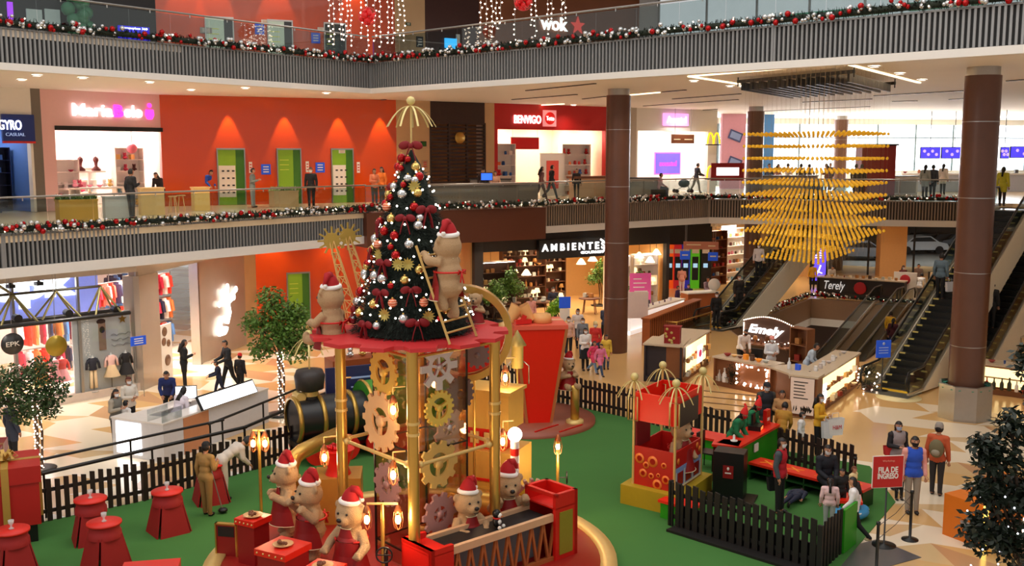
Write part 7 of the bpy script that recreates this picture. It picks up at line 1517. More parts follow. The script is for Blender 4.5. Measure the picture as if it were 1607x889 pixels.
gift((-11.9, 21.9, .02), .3, 1.1, 1.55, 'dark red sparkling gift box behind the large one at the left edge', mat('gift_dark', (130, 8, 14), .4, var=.3, scale=20), mat('gift_gold2', (150, 100, 50), .4, .3))
t = thing('menu_stand', 'gold framed red menu stand at the lower edge of the picture', 'sign', G(345, 900, 0)+Vector((0, .5, .015)), -.2); MB().b2((-.2, 0, 0), (.2, .06, .75)).obj('board', DRED, t); MB().b2((-.23, -.02, 0), (-.2, .08, .78)).b2((.2, -.02, 0), (.23, .08, .78)).b2((-.23, -.02, .75), (.23, .08, .78)).obj('frame', GOLD, t); MB().b2((-.17, -.01, .52), (.17, 0, .72)).obj('dark_picture', DSTEEL, t)
o = MB().b2((-.5, -.3, 0), (.5, .3, .5)).obj('red_block', RED); place(o, (-6.6, 17.8, .015), .2); tag(o, 'red low block at the lower picture edge left of the menu stand', 'block')
# ================= elf counter and benches =================
def rgcounter(p0, p1, d, h, label, name='red_top_counter', body=GREENP, cub=False, xs=0):
    W_ = Wall(p0, p1); t = thing(name, label, 'counter' if h > .6 else 'bench', W_.at(0, .015), W_.rz); L = W_.L
    if cub:
        n = max(1, int(L/.45)); b = MB().b2((0, d-.04, 0), (L, d, h-.06)).b2((0, 0, h*.45), (L, d, h*.45+.03))
        for k in range(n+1): b.b2((L*k/n-.015, 0, 0), (L*k/n+.015, d, h-.06))
        b.obj('cubby_body', mat('dark_green', (14, 60, 16), .5), t)
    else: MB().b2((0, .03, 0), (L, d-.03, h-.06)).obj('counter_body', body, t)
    MB().b2((-.03, -.03, h-.06), (L+.03, d+.03, h)).obj('red_top', mat('bench_red', (226, 40, 22), .35), t); b = MB()
    for k in range(xs): x = L*(k+.5)/xs; b.box((x, d/2, h+.004), (.42, .05, .004), rz=.5).box((x, d/2, h+.006), (.42, .05, .004), rz=-.6)
    if xs: b.obj('cross_tape', mat('tape_orange', (245, 140, 40), .5), t)
    return t, W_
rgcounter((4.9, 24.15), (5.45, 23.95), .5, .95, 'near end of the elf counter with dark red printed side', body=mat('print_side', (90, 16, 20), .5, var=.4, scale=9))
rgcounter((5.0, 24.3), (6.35, 26.5), .55, .95, 'long red topped elf counter with green front') if 0 else None
t, W_ = rgcounter((5.5, 23.95), (7.0, 26.0), .55, .95, 'long red topped elf counter with green front')
t2, _ = rgcounter((4.3, 26.6), (5.6, 25.5), .6, .6, 'green low counter with red top behind the booth')
rgcounter((5.85, 24.3), (7.9, 22.2), .5, .45, 'long red bench with orange tape crosses and green cubbyholes', 'bench', cub=True, xs=4)
rgcounter((7.6, 21.4), (7.9, 22.6), .45, .45, 'short red bench with green end by the queue sign', 'bench')
rgcounter((3.25, 21.65), (3.85, 21.1), .45, .42, 'short red and green bench beside the yellow base', 'bench')
o = MB().b2((0, 0, 0), (.7, .05, .9)).obj('end_board', GREENP); place(o, (6.65, 19.6, .02), .9); tag(o, 'narrow green panel at the end of the lower right black fence', 'panel')
p = Vector((5.05, 22.9, .015)); t = thing('black_cabinet', 'black tall cabinet with a small white emblem beside the booth', 'cabinet', p, -.4); MB().b2((-.35, -.2, .05), (.35, .3, 1.15)).obj('cabinet_body', BLACK, t); MB().b2((-.5, -.4, 0), (.6, .4, .05)).obj('foot_plate', BLACK, t); MB().b2((-.12, -.21, .55), (.12, -.2, .85)).obj('red_label', DRED, t); MB().ball((0, -.215, .78), .03, 8, (1, .2, 1.4)).b2((-.07, -.215, .66), (.07, -.211, .69)).obj('emblem', WHITE, t)
for i, (a, l) in enumerate([(.35, 'small clear dispenser at the near end of the elf counter')]):
    q = W_.at(a, .965, -.3); t = thing('dispenser', l, 'dispenser', q); MB().lathe([(.09, 0), (.09, .02), (.03, .03), (.03, .14), (0, .17)], 14).obj('dispenser_body', WHITE, t)
q = W_.at(1.7, .965, -.3); t = thing('cash_register', 'black till with glowing orange digits on the elf counter', 'till', q, W_.rz+.2); MB().b2((-.22, -.16, 0), (.22, .16, .12)).b2((-.12, .05, .12), (.2, .1, .4)).obj('till_body', BLACK, t); MB().b2((-.16, -.165, .02), (.1, -.161, .09)).obj('display', mat('orange_digits', (255, 90, 40), emit=3, var=0), t)
q = W_.at(2.25, .965, -.25); t = thing('red_sign_box', 'small red sign box at the far end of the elf counter', 'sign', q, W_.rz); MB().b2((-.1, -.05, 0), (.16, .05, .4)).obj('panel', RED, t); MB().b2((-.05, -.055, .12), (.1, -.051, .2)).obj('print', WHITE, t)
o = MB().b2((-.11, -.03, 0), (.11, 0, .2)).obj('white_dispenser', WHITE); place(o, W_.at(1.0, .6, .0), W_.rz); tag(o, 'white paper dispenser on the green front of the elf counter', 'dispenser')
# ================= queue signs =================
def stanchion(p, label, h=1.0):
    t = thing('queue_post', label, 'queue post', p); MB().lathe([(.17, 0), (.17, .02), (.03, .05), (.03, h), (.04, h), (.04, h+.06), (0, h+.07)], 20).obj('post', BLACK, t); return t
s1 = Vector((8.29, 20.4, 0)); s2 = Vector((6.95, 18.6, 0)); s0 = Vector((8.9, 21.9, 0))
stanchion(s1, 'black queue post right of the red queue sign'); stanchion(s2, 'black queue post at the lower picture edge'); stanchion(Vector((7.9, 22.75, 0)), 'black queue post behind the red queue sign')
stanchion(Vector((8.75, 17.3, 0)), 'short black queue post at the bottom right of the picture') if 0 else None
for a, c, l in [(s1, s2, 'double black belt between the two queue posts'), (s1, s0-Vector((.5, .3, 0)), 'black belt from the queue post to the man in the blue vest')]:
    d = c-a; t = thing('queue_belt', l, 'belt', a); MB().tube([(0, 0, .98), d*.5+Vector((0, 0, .9)), d+Vector((0, 0, .98))], .006, 4, w=.006).obj('upper_belt', BLACK, t); MB().tube([(0, 0, .72), d*.5+Vector((0, 0, .66)), d+Vector((0, 0, .72))], .006, 4).obj('lower_belt', BLACK, t)
    for ch in t.children: pass
p = G(1387, 857); t = thing('queue_sign', 'red queue entry sign on a black post', 'sign', p, .12); MB().lathe([(.24, 0), (.24, .025), (.018, .05), (.018, 1.3), (0, 1.3)], 20).obj('post', BLACK, t)
MB().b2((-.32, -.03, 1.25), (.32, 0, 1.9)).obj('panel', mat('sign_red', (190, 22, 22), .5), t); MB().b2((-.33, -.025, 1.24), (.33, -.001, 1.25)).b2((-.33, -.025, 1.9), (.33, -.001, 1.91)).b2((-.33, -.025, 1.24), (-.32, -.001, 1.91)).b2((.32, -.025, 1.24), (.33, -.001, 1.91)).obj('frame', WHITE, t)
text('lettering', 'FILA DE', (0, -.035, 1.62), 0, .42, .12, WHITE, t, ext=.003, bold=.03); text('lettering', 'INGRESO', (0, -.035, 1.49), 0, .44, .12, WHITE, t, ext=.003, bold=.03); text('lettering', 'Workshop', (0, -.035, 1.8), 0, .26, .05, mat('sign_peach', (240, 150, 130), .5), t, ext=.003)
o = MB().b2((-.9, -.55, 0), (.9, .55, .008)).obj('dark_mat', mat('floor_grey', (84, 82, 82), .3)); place(o, (7.1, 19.5, .003), .5); tag(o, 'dark grey floor tile beside the green carpet at the queue', 'floor mat')
# round base tree planters / leafy trees
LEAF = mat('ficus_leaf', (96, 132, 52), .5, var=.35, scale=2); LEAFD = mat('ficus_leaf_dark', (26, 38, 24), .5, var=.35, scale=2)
def ftree(p, h, blobs, label, leafm, nleaf=2600, ls=.11, lights=True, pot=True, trunk=.05, ltop=None):
    t = thing('ficus_tree', label, 'tree', p); b = MB(); top = Vector((0, 0, h*.55)); r2 = random.Random(int(h*100))
    b.tube([(0, 0, 0), (.03, 0, h*.25), (-.02, .02, h*.5)], trunk, 8); b.tube([(.1, 0, 0), (.14, .03, h*.3), (.06, 0, h*.5)], trunk*.7, 8)
    for (x, y, z, r) in blobs:
        b.tube([(0, 0, h*.48), (x*.5, y*.5, (h*.48+z)/2+.05), (x, y, z)], trunk*.4, 6)
        for k in range(5):
            d = Vector((r2.gauss(0, 1), r2.gauss(0, 1), r2.gauss(0, 1))).normalized()*r*.8; b.tube([(x, y, z), (x+d.x, y+d.y, z+d.z)], .008, 4)
    b.obj('trunk', mat('bark', (70, 52, 38), .8, var=.3), t); b = MB(); tot = sum(q[3]**2 for q in blobs)
    for (x, y, z, r) in blobs:
        for k in range(int(nleaf*r*r/tot)):
            d = Vector((r2.gauss(0, 1), r2.gauss(0, 1), r2.gauss(0, .8))).normalized()*r*(r2.random()**.4); q = Vector((x, y, z))+d
            dd = Vector((r2.uniform(-1, 1), r2.uniform(-1, 1), r2.uniform(-.9, .3))).normalized()*ls*r2.uniform(.7, 1.3); s_ = dd.cross(Vector((r2.uniform(-1, 1), r2.uniform(-1, 1), 1))).normalized()*ls*.28
            b.add([q, q+dd*.5+s_, q+dd, q+dd*.5-s_], [(0, 1, 2, 3)])
    b.obj('foliage', leafm, t)
    if lights:
        b = MB()
        for k in range(70): z = (ltop or h*.5)*k/70; a = k*1.9; b.ball((.09*math.cos(a)+.05, .09*math.sin(a), z+.05), .022, 6)
        o = b.obj('string_bulbs', SBULB, t); o['kind'] = 'stuff'
    if pot: MB().lathe([(.42, 0), (.45, .04), (.3, .06), (0, .06)], 20).obj('base', BLACK, t)
    return t
p = G(440, 652); ftree(p, 3.9, [(-.6, 0, 2.9, .5), (-.2, .1, 3.6, .45), (.35, 0, 2.7, .6), (.5, .1, 2.1, .5), (-.5, -.1, 2.1, .4), (.9, 0, 2.4, .35), (0, 0, 2.5, .6), (.6, 0, 3.2, .35), (.1, .1, 3.2, .5)], 'leafy green indoor tree with lit trunk in the middle left', LEAF, 4200, .14)
p = G(60, 738); ftree(p, 3.3, [(-.5, 0, 2.3, .5), (.2, 0, 2.6, .4), (.5, 0, 2.1, .4), (0, 0, 1.9, .5), (-.9, 0, 1.8, .4), (-.3, 0, 1.5, .35), (.35, 0, 1.6, .3)], 'leafy green indoor tree with lit trunk at the left edge', mat('ficus_leaf_mid', (62, 88, 44), .5, var=.35, scale=2), 3000, .12)
p = Vector((D(1575, 700, 13).x+.38, 13.0, 0))
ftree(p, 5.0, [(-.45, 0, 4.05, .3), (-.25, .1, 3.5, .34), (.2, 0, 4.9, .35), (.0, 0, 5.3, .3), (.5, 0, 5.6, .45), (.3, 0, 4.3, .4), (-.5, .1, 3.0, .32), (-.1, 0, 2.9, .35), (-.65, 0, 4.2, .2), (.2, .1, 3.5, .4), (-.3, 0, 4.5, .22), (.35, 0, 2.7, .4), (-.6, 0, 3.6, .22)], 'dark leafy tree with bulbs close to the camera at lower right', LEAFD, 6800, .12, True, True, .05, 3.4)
t = thing('fairy_bulbs', 'scattered warm bulbs in the dark tree at lower right', 'string lights', p); b = MB()
for k in range(40): b.ball((rnd.uniform(-.7, .8), rnd.uniform(-.3, .3), rnd.uniform(2.4, 3.6)), .012, 6)
o = b.obj('bulbs', mat('tree_bulb_white', (240, 240, 255), emit=8, var=0), t); o['kind'] = 'stuff'
for i, (px, py, w_, l) in enumerate([(1535, 850, .5, 'orange glowing planter box under the dark tree'), (1580, 820, .4, 'yellow orange planter behind the dark tree at the right edge')]):
    q = G(px, py+60*0, 0); t = thing('orange_planter', l, 'planter', q+Vector((.1, .2, 0)), .5); MB().b2((-w_, -w_, 0), (w_, w_, .9)).obj('planter_body', mat('planter_orange', (214, 110, 10), .5), t); MB().b2((-w_-.02, -w_-.02, .0), (-w_+.05, -w_+.05, .92)).b2((-w_-.02, -w_-.02, .88), (w_+.02, -w_+.05, .93)).obj('lit_edge', mat('planter_glow', (255, 214, 90), emit=4, var=0), t)
spot('floor_lamp_beam', G(1500, 830, 3.2), 300, 70, .8, (1, .95, .85), .1)
t = thing('floor_ring_table', 'low round grey table under the dark tree at the right', 'table', G(1565, 860, 0)); MB().lathe([(0, .4), (.7, .4), (.72, .45), (0, .46)], 28).lathe([(.25, 0), (.1, .4)], 16).obj('tabletop', mat('grey_table', (150, 145, 140), .4), t)
# ================= amber pendants =================
A, B_, C_, D_ = G(1162, 152, 9.7), G(1345, 140, 9.7), G(1404, 152, 9.7), G(1235, 166, 9.7)
AMB = mat('amber_disc', (240, 176, 40), .25, .3, emit=.2, var=.3, scale=3)
t = thing('amber_chandelier', 'hanging cloud of amber glass discs before the bright windows', 'chandelier', (A.x, A.y, 0)); nu, nv = 24, 9; strands = []
for i in range(nu):
    for j in range(nv):
        u, v = (i+.5)/nu, (j+.5)/nv; q = A.lerp(B_, u).lerp(D_.lerp(C_, u), v); strands.append((q-Vector((A.x, A.y, q.z)), u, v))
r3 = random.Random(5); wire_m = mat('fine_wire', (160, 140, 110), .5)
def strand(b, q, drop):
    b.m(0).cyl(q+Vector((0, 0, 8.95-drop*.37)), q+Vector((0, 0, 10.48)), .0018, n=3)
    for k in range(1 if drop > 9 else 0, drop): b.m(1).ball(q+Vector((0, 0, 8.95-k*.37)), .048, 8, (1, .3, 1.1), (r3.uniform(-.3, .3), r3.uniform(-.3, .3), r3.uniform(-.5, .5)))
mm = []
for n_ in (9, 10, 11, 12): b = MB(); strand(b, Vector(), n_); mm.append(b.mesh('amber_strand', [wire_m, AMB]))
near = sorted(strands, key=lambda q: q[0].y); b = MB()
for k, (q, u, v) in enumerate(near):
    dk = 10+min(2, int(3*math.sin(PI*min(1, max(0, u*1.05)))))
    if k < 100: o = bpy.data.objects.new('amber_strand', mm[dk-9]); COL.objects.link(o); o.parent = t; o.location = q
    else: strand(b, q, dk)
o = b.obj('amber_strands', [wire_m, AMB], t); o['kind'] = 'stuff'
# ================= people =================
def V(*a): return Vector(a)
POSES = {  # lean, (thigh, knee) right/left, arm targets (elbow, wrist) right/left for a 1.72 m figure
 'stand': (0, (0, 0), (.03, 0), ((.23, .03, 1.13), (.24, -.05, .88)), ((.23, .03, 1.13), (.24, -.05, .88))),
 'walk': (.05, (.38, .1), (-.3, .45), ((.23, .12, 1.14), (.23, .1, .92)), ((.23, -.08, 1.14), (.2, -.25, .98))),
 'phone': (.04, (0, 0), (.05, 0), ((.23, -.02, 1.14), (.1, -.27, 1.22)), ((.23, .03, 1.13), (.24, -.05, .88))),
 'fold': (0, (0, 0), (.04, 0), ((.24, -.03, 1.14), (.02, -.24, 1.15)), ((.24, -.03, 1.14), (.02, -.22, 1.1))),
 'push': (.12, (.3, .1), (-.25, .3), ((.23, -.1, 1.15), (.17, -.4, 1.08)), ((.23, -.1, 1.15), (.17, -.4, 1.08))),
 'lean': (.45, (.1, 0), (0, 0), ((.22, -.12, 1.17), (.14, -.36, 1.08)), ((.22, -.12, 1.17), (.14, -.36, 1.08))),
 'bend': (1.05, (.1, .15), (0, 0), ((.2, -.2, 1.3), (.16, -.42, 1.35)), ((.2, -.2, 1.3), (.16, -.42, 1.35))),
 'sit': (.08, (1.45, 1.45), (1.45, 1.45), ((.22, -.08, 1.14), (.1, -.32, 1.05)), ((.22, -.08, 1.14), (.1, -.3, 1.03))),
 'carry': (0, (0, 0), (.05, 0), ((.23, -.02, 1.13), (.08, -.28, 1.15)), ((.23, .03, 1.13), (.22, -.2, 1.0))),
}
def seg(p, a, b):
    ab = b-a; t = np.clip(((p-a)@ab)/max(1e-9, ab@ab), 0, 1); return np.linalg.norm(p-(a+t[:, None]*ab), axis=1)
BODY = {}
def body(pose):
    if pose in BODY: return BODY[pose]
    lean, rl_, ll_, ra_, la_ = POSES[pose]
    segs = []; b = MB(); sit = pose == 'sit'
    legs = []
    for sx, (th, kn) in ((-1, rl_), (1, ll_)):
        hp = V(sx*.09, 0, 0); k = hp+V(0, -math.sin(th)*.43, -math.cos(th)*.43); a2 = th-kn; an = k+V(0, -math.sin(a2)*.42, -math.cos(a2)*.42); legs.append((hp, k, an))
    dz = -min(l[2].z for l in legs)+.075
    up = V(0, 0, dz); RL = Matrix.Rotation(lean, 3, 'X')
    def tor(x, y, z): return RL @ V(x, y, z-.93)+up
    for (hp, k, an) in legs:
        hp, k, an = hp+up, k+up, an+up
        b.cyl(hp, k, .088, .06, 10).ball(k, .06, 8).cyl(k, an, .058, .04, 10).ball(hp, .09, 8)
        toe = an+V(0, -.15, -.035 if an.z < .2 else -.08); b.ball(an+V(0, -.05, -.035), .05, 10, (.85, 2.0, .75)).ball(an, .045, 8)
        segs += [('thigh', hp, k, .075), ('shin', k, an, .05), ('foot', an+V(0, .03, -.04), an+V(0, -.13, -.04), .045)]
    b.ball(tor(0, 0, .95), .15, 12, (1.08, .78, .85), (lean, 0, 0)).ball(tor(0, 0, 1.1), .14, 12, (1, .74, 1.2), (lean, 0, 0)).ball(tor(0, 0, 1.3), .16, 12, (1.12, .72, 1.0), (lean, 0, 0)).cyl(tor(-.15, 0, 1.4), tor(.15, 0, 1.4), .065, n=10)
    segs += [('hip', tor(-.06, 0, .93), tor(.06, 0, .93), .12), ('torso', tor(0, 0, 1.05), tor(0, 0, 1.36), .13), ('torso', tor(-.13, 0, 1.4), tor(.13, 0, 1.4), .06)]
    b.cyl(tor(0, 0, 1.4), tor(0, -.01, 1.55), .052, n=10); segs += [('neck', tor(0, 0, 1.46), tor(0, 0, 1.52), .05)]
    hd = tor(0, -.02, 1.62); hl = lean*.5; RH = Matrix.Rotation(hl, 3, 'X')
    h_ = lambda x, y, z: hd+RH @ V(x, y, z)
    b.ball(hd, .1, 14, (.79, .95, 1.18), (hl, 0, 0)).ball(h_(0, -.03, -.05), .068, 10, (.9, .9, 1)).ball(h_(0, -.1, -.01), .02, 8, (.8, 1, 1.4)).ball(h_(-.08, .01, 0), .024, 8, (.4, .8, 1.3)).ball(h_(.08, .01, 0), .024, 8, (.4, .8, 1.3))
    segs += [('head', h_(0, 0, -.04), h_(0, 0, .04), .085)]
    hands = []
    for sx, (e, w_) in ((-1, ra_), (1, la_)):
        s0 = tor(sx*.18, 0, 1.4); e_ = tor(sx*e[0], e[1], e[2]); x_ = w_[0]*sx; w2 = tor(x_, w_[1], w_[2])
        b.ball(s0, .062, 10).cyl(s0, e_, .052, .043, 10).ball(e_, .043, 8).cyl(e_, w2, .042, .03, 10)
        segs += [('uarm', s0, e_, .05), ('farm', e_, w2, .038)]; hands.append((w2, (w2-e_).normalized(), sx))
    me = remesh(b, .02, 'body_'+pose, 2)
    me.materials.append(BEAR)
    co = np.array([v.co for v in me.vertices]); no = np.array([v.normal for v in me.vertices])
    dist = np.stack([seg(co, np.array(a), np.array(c))-r for _, a, c, r in segs]); names = [s_[0] for s_ in segs]; tg = np.array(names)[dist.argmin(0)]
    faces = [tuple(p.vertices) for p in me.polygons]
    fb = MB()
    for (w2, d, sx) in hands:   # palm, four fingers of unequal length slightly curled, and a thumb from the side
        side = d.cross(V(0, -1, .3)).normalized(); curl = d.cross(side).normalized(); pc = w2+d*.045; M_ = pc
        fb.ball(w2+d*.01, .03, 8).tube([w2, w2+d*.05, w2+d*.085], .02, 8, w=.036)
        for k, L in enumerate((.062, .072, .067, .052)):
            r0 = w2+d*.08+side*(k-1.5)*.019; fb.tube([r0, r0+d*L*.55+curl*.006, r0+d*L*.95+curl*.026], .0085, 6)
        r0 = w2+d*.03+side*-.035; fb.tube([r0, r0+d*.035-side*.022, r0+d*.065-side*.024+curl*.012], .01, 6)
    n0 = len(co); allv = [tuple(v) for v in co]+[tuple(v) for v in fb.v]; allf = faces+[tuple(n0+i for i in f) for f in fb.f]
    bm2 = bpy.data.meshes.new('body_'+pose); bm2.from_pydata(allv, [], allf); bm2.materials.append(BEAR); bm2.polygons.foreach_set('use_smooth', [True]*len(allf)); bm2.update()
    hl_ = (co-np.array(hd))@np.array(RH)   # into head frame
    BODY[pose] = dict(me=bm2, co=co, no=no, tg=tg, f=faces, hl=hl_, hd=hd, RH=RH, tor=tor, up=dz, c={}, hands=hands); return BODY[pose]
def garment(B, key, mask, off):
    if key in B['c']: return B['c'][key]
    co = B['co']+B['no']*off; fs = [f for f in B['f'] if all(mask[i] for i in f)]
    used = sorted({i for f in fs for i in f}); ix = {u: k for k, u in enumerate(used)}
    me = bpy.data.meshes.new(key); me.from_pydata([tuple(co[i]) for i in used], [], [tuple(ix[i] for i in f) for f in fs]); me.materials.append(BEAR); me.polygons.foreach_set('use_smooth', [True]*len(fs)); me.update(); B['c'][key] = me; return me
def cm(rgb, r=.8): return mat('cloth_%d_%d_%d' % rgb, rgb, r, var=.08, scale=14)
SKIN = mat('skin_tan', (196, 140, 108), .55, var=.04); HAIR = mat('hair_black', (22, 16, 14), .5, var=.2); EYE_ = mat('eye_dark', (20, 14, 12), .3)
def person(loc, h, rz, pose, top, bot, label, hair='short', mask=(235, 235, 238), long_=False, hat=None, shoes=(24, 22, 22), vest=None, haircol=None, skirt=None, hood=None):
    B = body(pose); t = thing('person', label, 'person', loc, rz); s = h/1.72; t.scale = (s*(1.12 if h < 1.3 else 1),)*2+(s,)
    T = B['tg']; tor = B['tor']; co = B['co']
    meshobj('body', B['me'], SKIN, t)
    m1 = np.isin(T, ['torso', 'uarm', 'farm']) | ((T == 'hip') & (co[:, 2] > B['up']-.12 if pose not in ('sit', 'bend') else T == 'hip'))
    if long_: m1 = m1 | (T == 'hip') | ((T == 'thigh') & (co[:, 2] > B['up']-.3))
    m2 = np.isin(T, ['hip', 'thigh', 'shin'])
    if top: meshobj('top_garment', garment(B, 'top_l' if long_ else 'top', m1, .026 if long_ else .02), cm(top), t)
    if vest: meshobj('vest', garment(B, 'vest', np.isin(T, ['torso']) | ((T == 'hip') & (co[:, 2] > B['up']-.08)), .034), cm(vest), t)
    if bot: meshobj('trousers', garment(B, 'pants', m2, .012), cm(bot), t)
    meshobj('shoes', garment(B, 'shoes', T == 'foot', .01), cm(shoes, .5), t)
    if skirt:
        z = B['up']; MB().lathe([(.12, z+.12), (.17, z), (.24, z-.4), (.25, z-.42)], 16, Matrix.Diagonal((1, .8, 1, 1))).obj('skirt', cm(skirt), t)
    H = B['hl']; hm = haircol or HAIR
    if hair: meshobj('hair', garment(B, 'hair', (T == 'head') & ((H[:, 2] > .045) | ((H[:, 1] > -.005) & (H[:, 2] > -.07))), .016), hm if not isinstance(hm, tuple) else cm(hm), t)
    if hair == 'long':
        if 'lh' not in B['c']:
            b = MB(); c = B['hd']; q = tor(0, .09, 1.3); b.ball(c+V(0, .045, -.03), .095, 10, (.95, .8, 1.15)).tube([c+V(0, .07, -.02), c.lerp(q, .5)+V(0, .05, 0), q+V(0, .03, 0)], .04, 8, w=.09); B['c']['lh'] = b.mesh('long_hair', HAIR)
        meshobj('long_hair', B['c']['lh'], HAIR, t)
    if mask: meshobj('face_mask', garment(B, 'mask', (T == 'head') & (H[:, 1] < -.015) & (H[:, 2] < .0) & (H[:, 2] > -.105), .008), cm(mask), t)
    if 'eyes' not in B['c']:
        b = MB()
        for sx in (-1, 1): b.ball(B['hd']+B['RH'] @ V(sx*.034, -.084, .022), .012, 8)
        B['c']['eyes'] = b.mesh('eyes', EYE_)
    meshobj('eyes', B['c']['eyes'], EYE_, t)
    if hat:
        b = MB(); M_ = Matrix.Translation(B['hd']) @ B['RH'].to_4x4()
        if hat[0] == 'cap': b.lathe([(.094, .03), (.092, .08), (.06, .125), (0, .135)], 14, M_ @ Matrix.Diagonal((.95, 1.1, 1, 1))).ball(M_ @ V(0, -.12, .035), .07, 10, (1, .9, .15))
        elif hat[0] == 'elf': b.lathe([(.1, .03), (.09, .1), (.05, .19), (.015, .26), (0, .27)], 14, M_).ball(M_ @ V(.04, .05, .25), .035, 8)
        elif hat[0] == 'hood': b.ball(B['hd']+V(0, .03, .01), .118, 12, (1, .95, 1.12))
        else: b.lathe([(.1, .02), (.098, .08), (.07, .14), (0, .16)], 14, M_)
        b.obj('hat', cm(hat[1]), t)
    if pose == 'carry' or hood: pass
    return t
def bag(p, rz, label, rgb, w_=.34, h_=.36, d=.12, name='shopping_bag', cat='bag'):
    t = thing(name, label, cat, p, rz); MB().add([(-w_/2*.8, -d/2, 0), (w_/2*.8, -d/2, 0), (w_/2*.8, d/2, 0), (-w_/2*.8, d/2, 0), (-w_/2, -d/2, h_), (w_/2, -d/2, h_), (w_/2, d/2, h_), (-w_/2, d/2, h_)], [(3, 2, 1, 0), (0, 1, 5, 4), (1, 2, 6, 5), (2, 3, 7, 6), (3, 0, 4, 7)]).obj('bag_body', cm(rgb, .6), t)
    MB().tube([(-w_*.22, 0, h_), (-w_*.18, 0, h_+.14), (w_*.18, 0, h_+.14), (w_*.22, 0, h_)], .008, 5).obj('handle', cm(rgb, .6), t); return t
BLK = (20, 19, 22); WHT = (232, 228, 224); GRY = (120, 118, 116); NVY = (26, 32, 58); JNS = (56, 74, 104)
Lz = Z2; P_ = person
g = lambda x, y, z=0: G(x, y, z)
# ground floor, left
P_(g(184, 704), 1.64, 1.2, 'phone', (176, 166, 150), BLK, 'person in grey beige vest and mask standing left of the phone kiosk', 'long', vest=(120, 118, 110))
P_(g(200, 702), 1.3, 2.6, 'stand', WHT, (110, 116, 126), 'child in white shirt and grey trousers beside the phone kiosk, back turned', mask=None)
P_(V(-10.95, 28.5, 0), 1.66, .9, 'fold', (222, 214, 202), BLK, 'person with reddish hair and folded arms behind the child in white', haircol=(92, 44, 34), vest=(226, 220, 210))
P_(V(-10.3, 29.9, 0), 1.66, .2, 'lean', (28, 44, 104), BLK, 'person in blue sweater leaning on the rear of the phone kiosk', mask=None)
P_(V(-9.25, 27.45, 0), 1.62, 2.7, 'lean', (238, 228, 240), (50, 50, 60), 'person with black hair and white blouse working inside the phone kiosk', 'long', mask=None)
P_(g(290, 612), 1.72, 2.0, 'phone', BLK, BLK, 'person all in black standing at the clothes shop entrance', 'long', mask=None, long_=True)
P_(g(360, 612), 1.75, -.9, 'push', (30, 32, 38), BLK, 'person in black uniform beside the chrome wall', mask=None)
P_(g(378, 618), 1.35, 2.8, 'stand', (24, 22, 26), BLK, 'child in black jacket with a red cap next to the person in black uniform', hat=('beanie', (214, 36, 30)), mask=None)
P_(g(345, 622), 1.2, -1.3, 'push', NVY, NVY, 'bending child in dark blue jacket behind the slanted lightbox', mask=None)
P_(g(22, 728), 1.7, 2.6, 'stand', (58, 66, 86), (28, 30, 36), 'person with blue grey jacket and backpack at the left edge behind the tree', mask=None, long_=True)
P_(g(325, 810, .015), 1.66, 2.7, 'phone', (160, 122, 66), (150, 112, 60), 'worker in tan overalls and black cap sweeping the carpet, seen from behind', hat=('cap', BLK), mask=None)
P_(g(350, 785, .015), 1.78, 2.2, 'bend', (206, 196, 184), (206, 200, 190), 'worker in white overalls bending over next to the fence', mask=None)
b0_ = g(350, 806, .015); t = thing('floor_sweeper', 'long handled black headed sweeper held by the worker in tan', 'sweeper', b0_); MB().cyl((0, 0, .05), (-.32, .15, 1.15), .014).obj('handle', STEEL, t); MB().ball((0, 0, .07), .1, 12, (1.1, 1, .6)).obj('sweeper_head', BLACK, t)
# ground floor, centre
P_(g(906, 545), 1.66, .2, 'walk', (226, 214, 208), BLK, 'person in white jacket and black trousers walking out of the homeware shop', 'long')
P_(g(892, 560), 1.6, .1, 'stand', (214, 168, 150), BLK, 'person in salmon top with black trousers left of the group by the column', 'long')
P_(g(918, 582), 1.6, .4, 'carry', WHT, BLK, 'person in white top and black skirt beside the small bear on the pipe', 'long', skirt=BLK)
P_(g(931, 586), 1.22, .8, 'walk', (226, 70, 110), (120, 150, 180), 'child in hot pink coat beside the column', 'long', mask=None, long_=True)
P_(g(942, 590), 1.2, .6, 'walk', (226, 120, 160), JNS, 'child in pale pink coat nearest the column', 'long', mask=None, long_=True)
P_(g(951, 580), 1.3, .1, 'stand', (228, 190, 70), JNS, 'child in yellow raincoat beside the two pink coats', mask=None, long_=True)
P_(g(934, 568), 1.55, -.2, 'stand', (200, 44, 40), JNS, 'person in red and grey jacket with a cream hood behind the pink coats', hat=('beanie', (222, 196, 140)))
P_(g(914, 560), 1.55, .2, 'stand', (120, 124, 132), JNS, 'person in grey jacket in the middle of the group by the column')
P_(g(950, 540), 1.72, 2.6, 'walk', (60, 70, 96), BLK, 'person in dark blue jacket walking left of the column, upper one', mask=None)
P_(g(876, 596), 1.74, .5, 'walk', (24, 26, 32), BLK, 'person in black jacket between the tapered red tower and the small bear')
P_(g(833, 520), 1.6, .4, 'stand', (226, 160, 150), BLK, 'person in black and pink at the homeware entrance above the ribbon', 'long', mask=None, long_=True)
P_(g(868, 505), 1.65, .1, 'fold', (38, 40, 56), BLK, 'dark clothed shopper inside the homeware shop left of the column')
p = g(886, 530); t = thing('information_sign', 'blue and white sign stand before the homeware shop', 'sign', (p.x, p.y, 0), 0); MB().lathe([(.2, 0), (.2, .03), (.02, .05), (.02, 1.3)], 16).obj('post', STEEL, t); MB().b2((-.25, -.03, 1.3), (.25, 0, 1.8)).obj('blue_panel', SBLUE, t); MB().b2((-.22, -.03, .75), (.22, 0, 1.28)).obj('white_panel', WHITE, t)
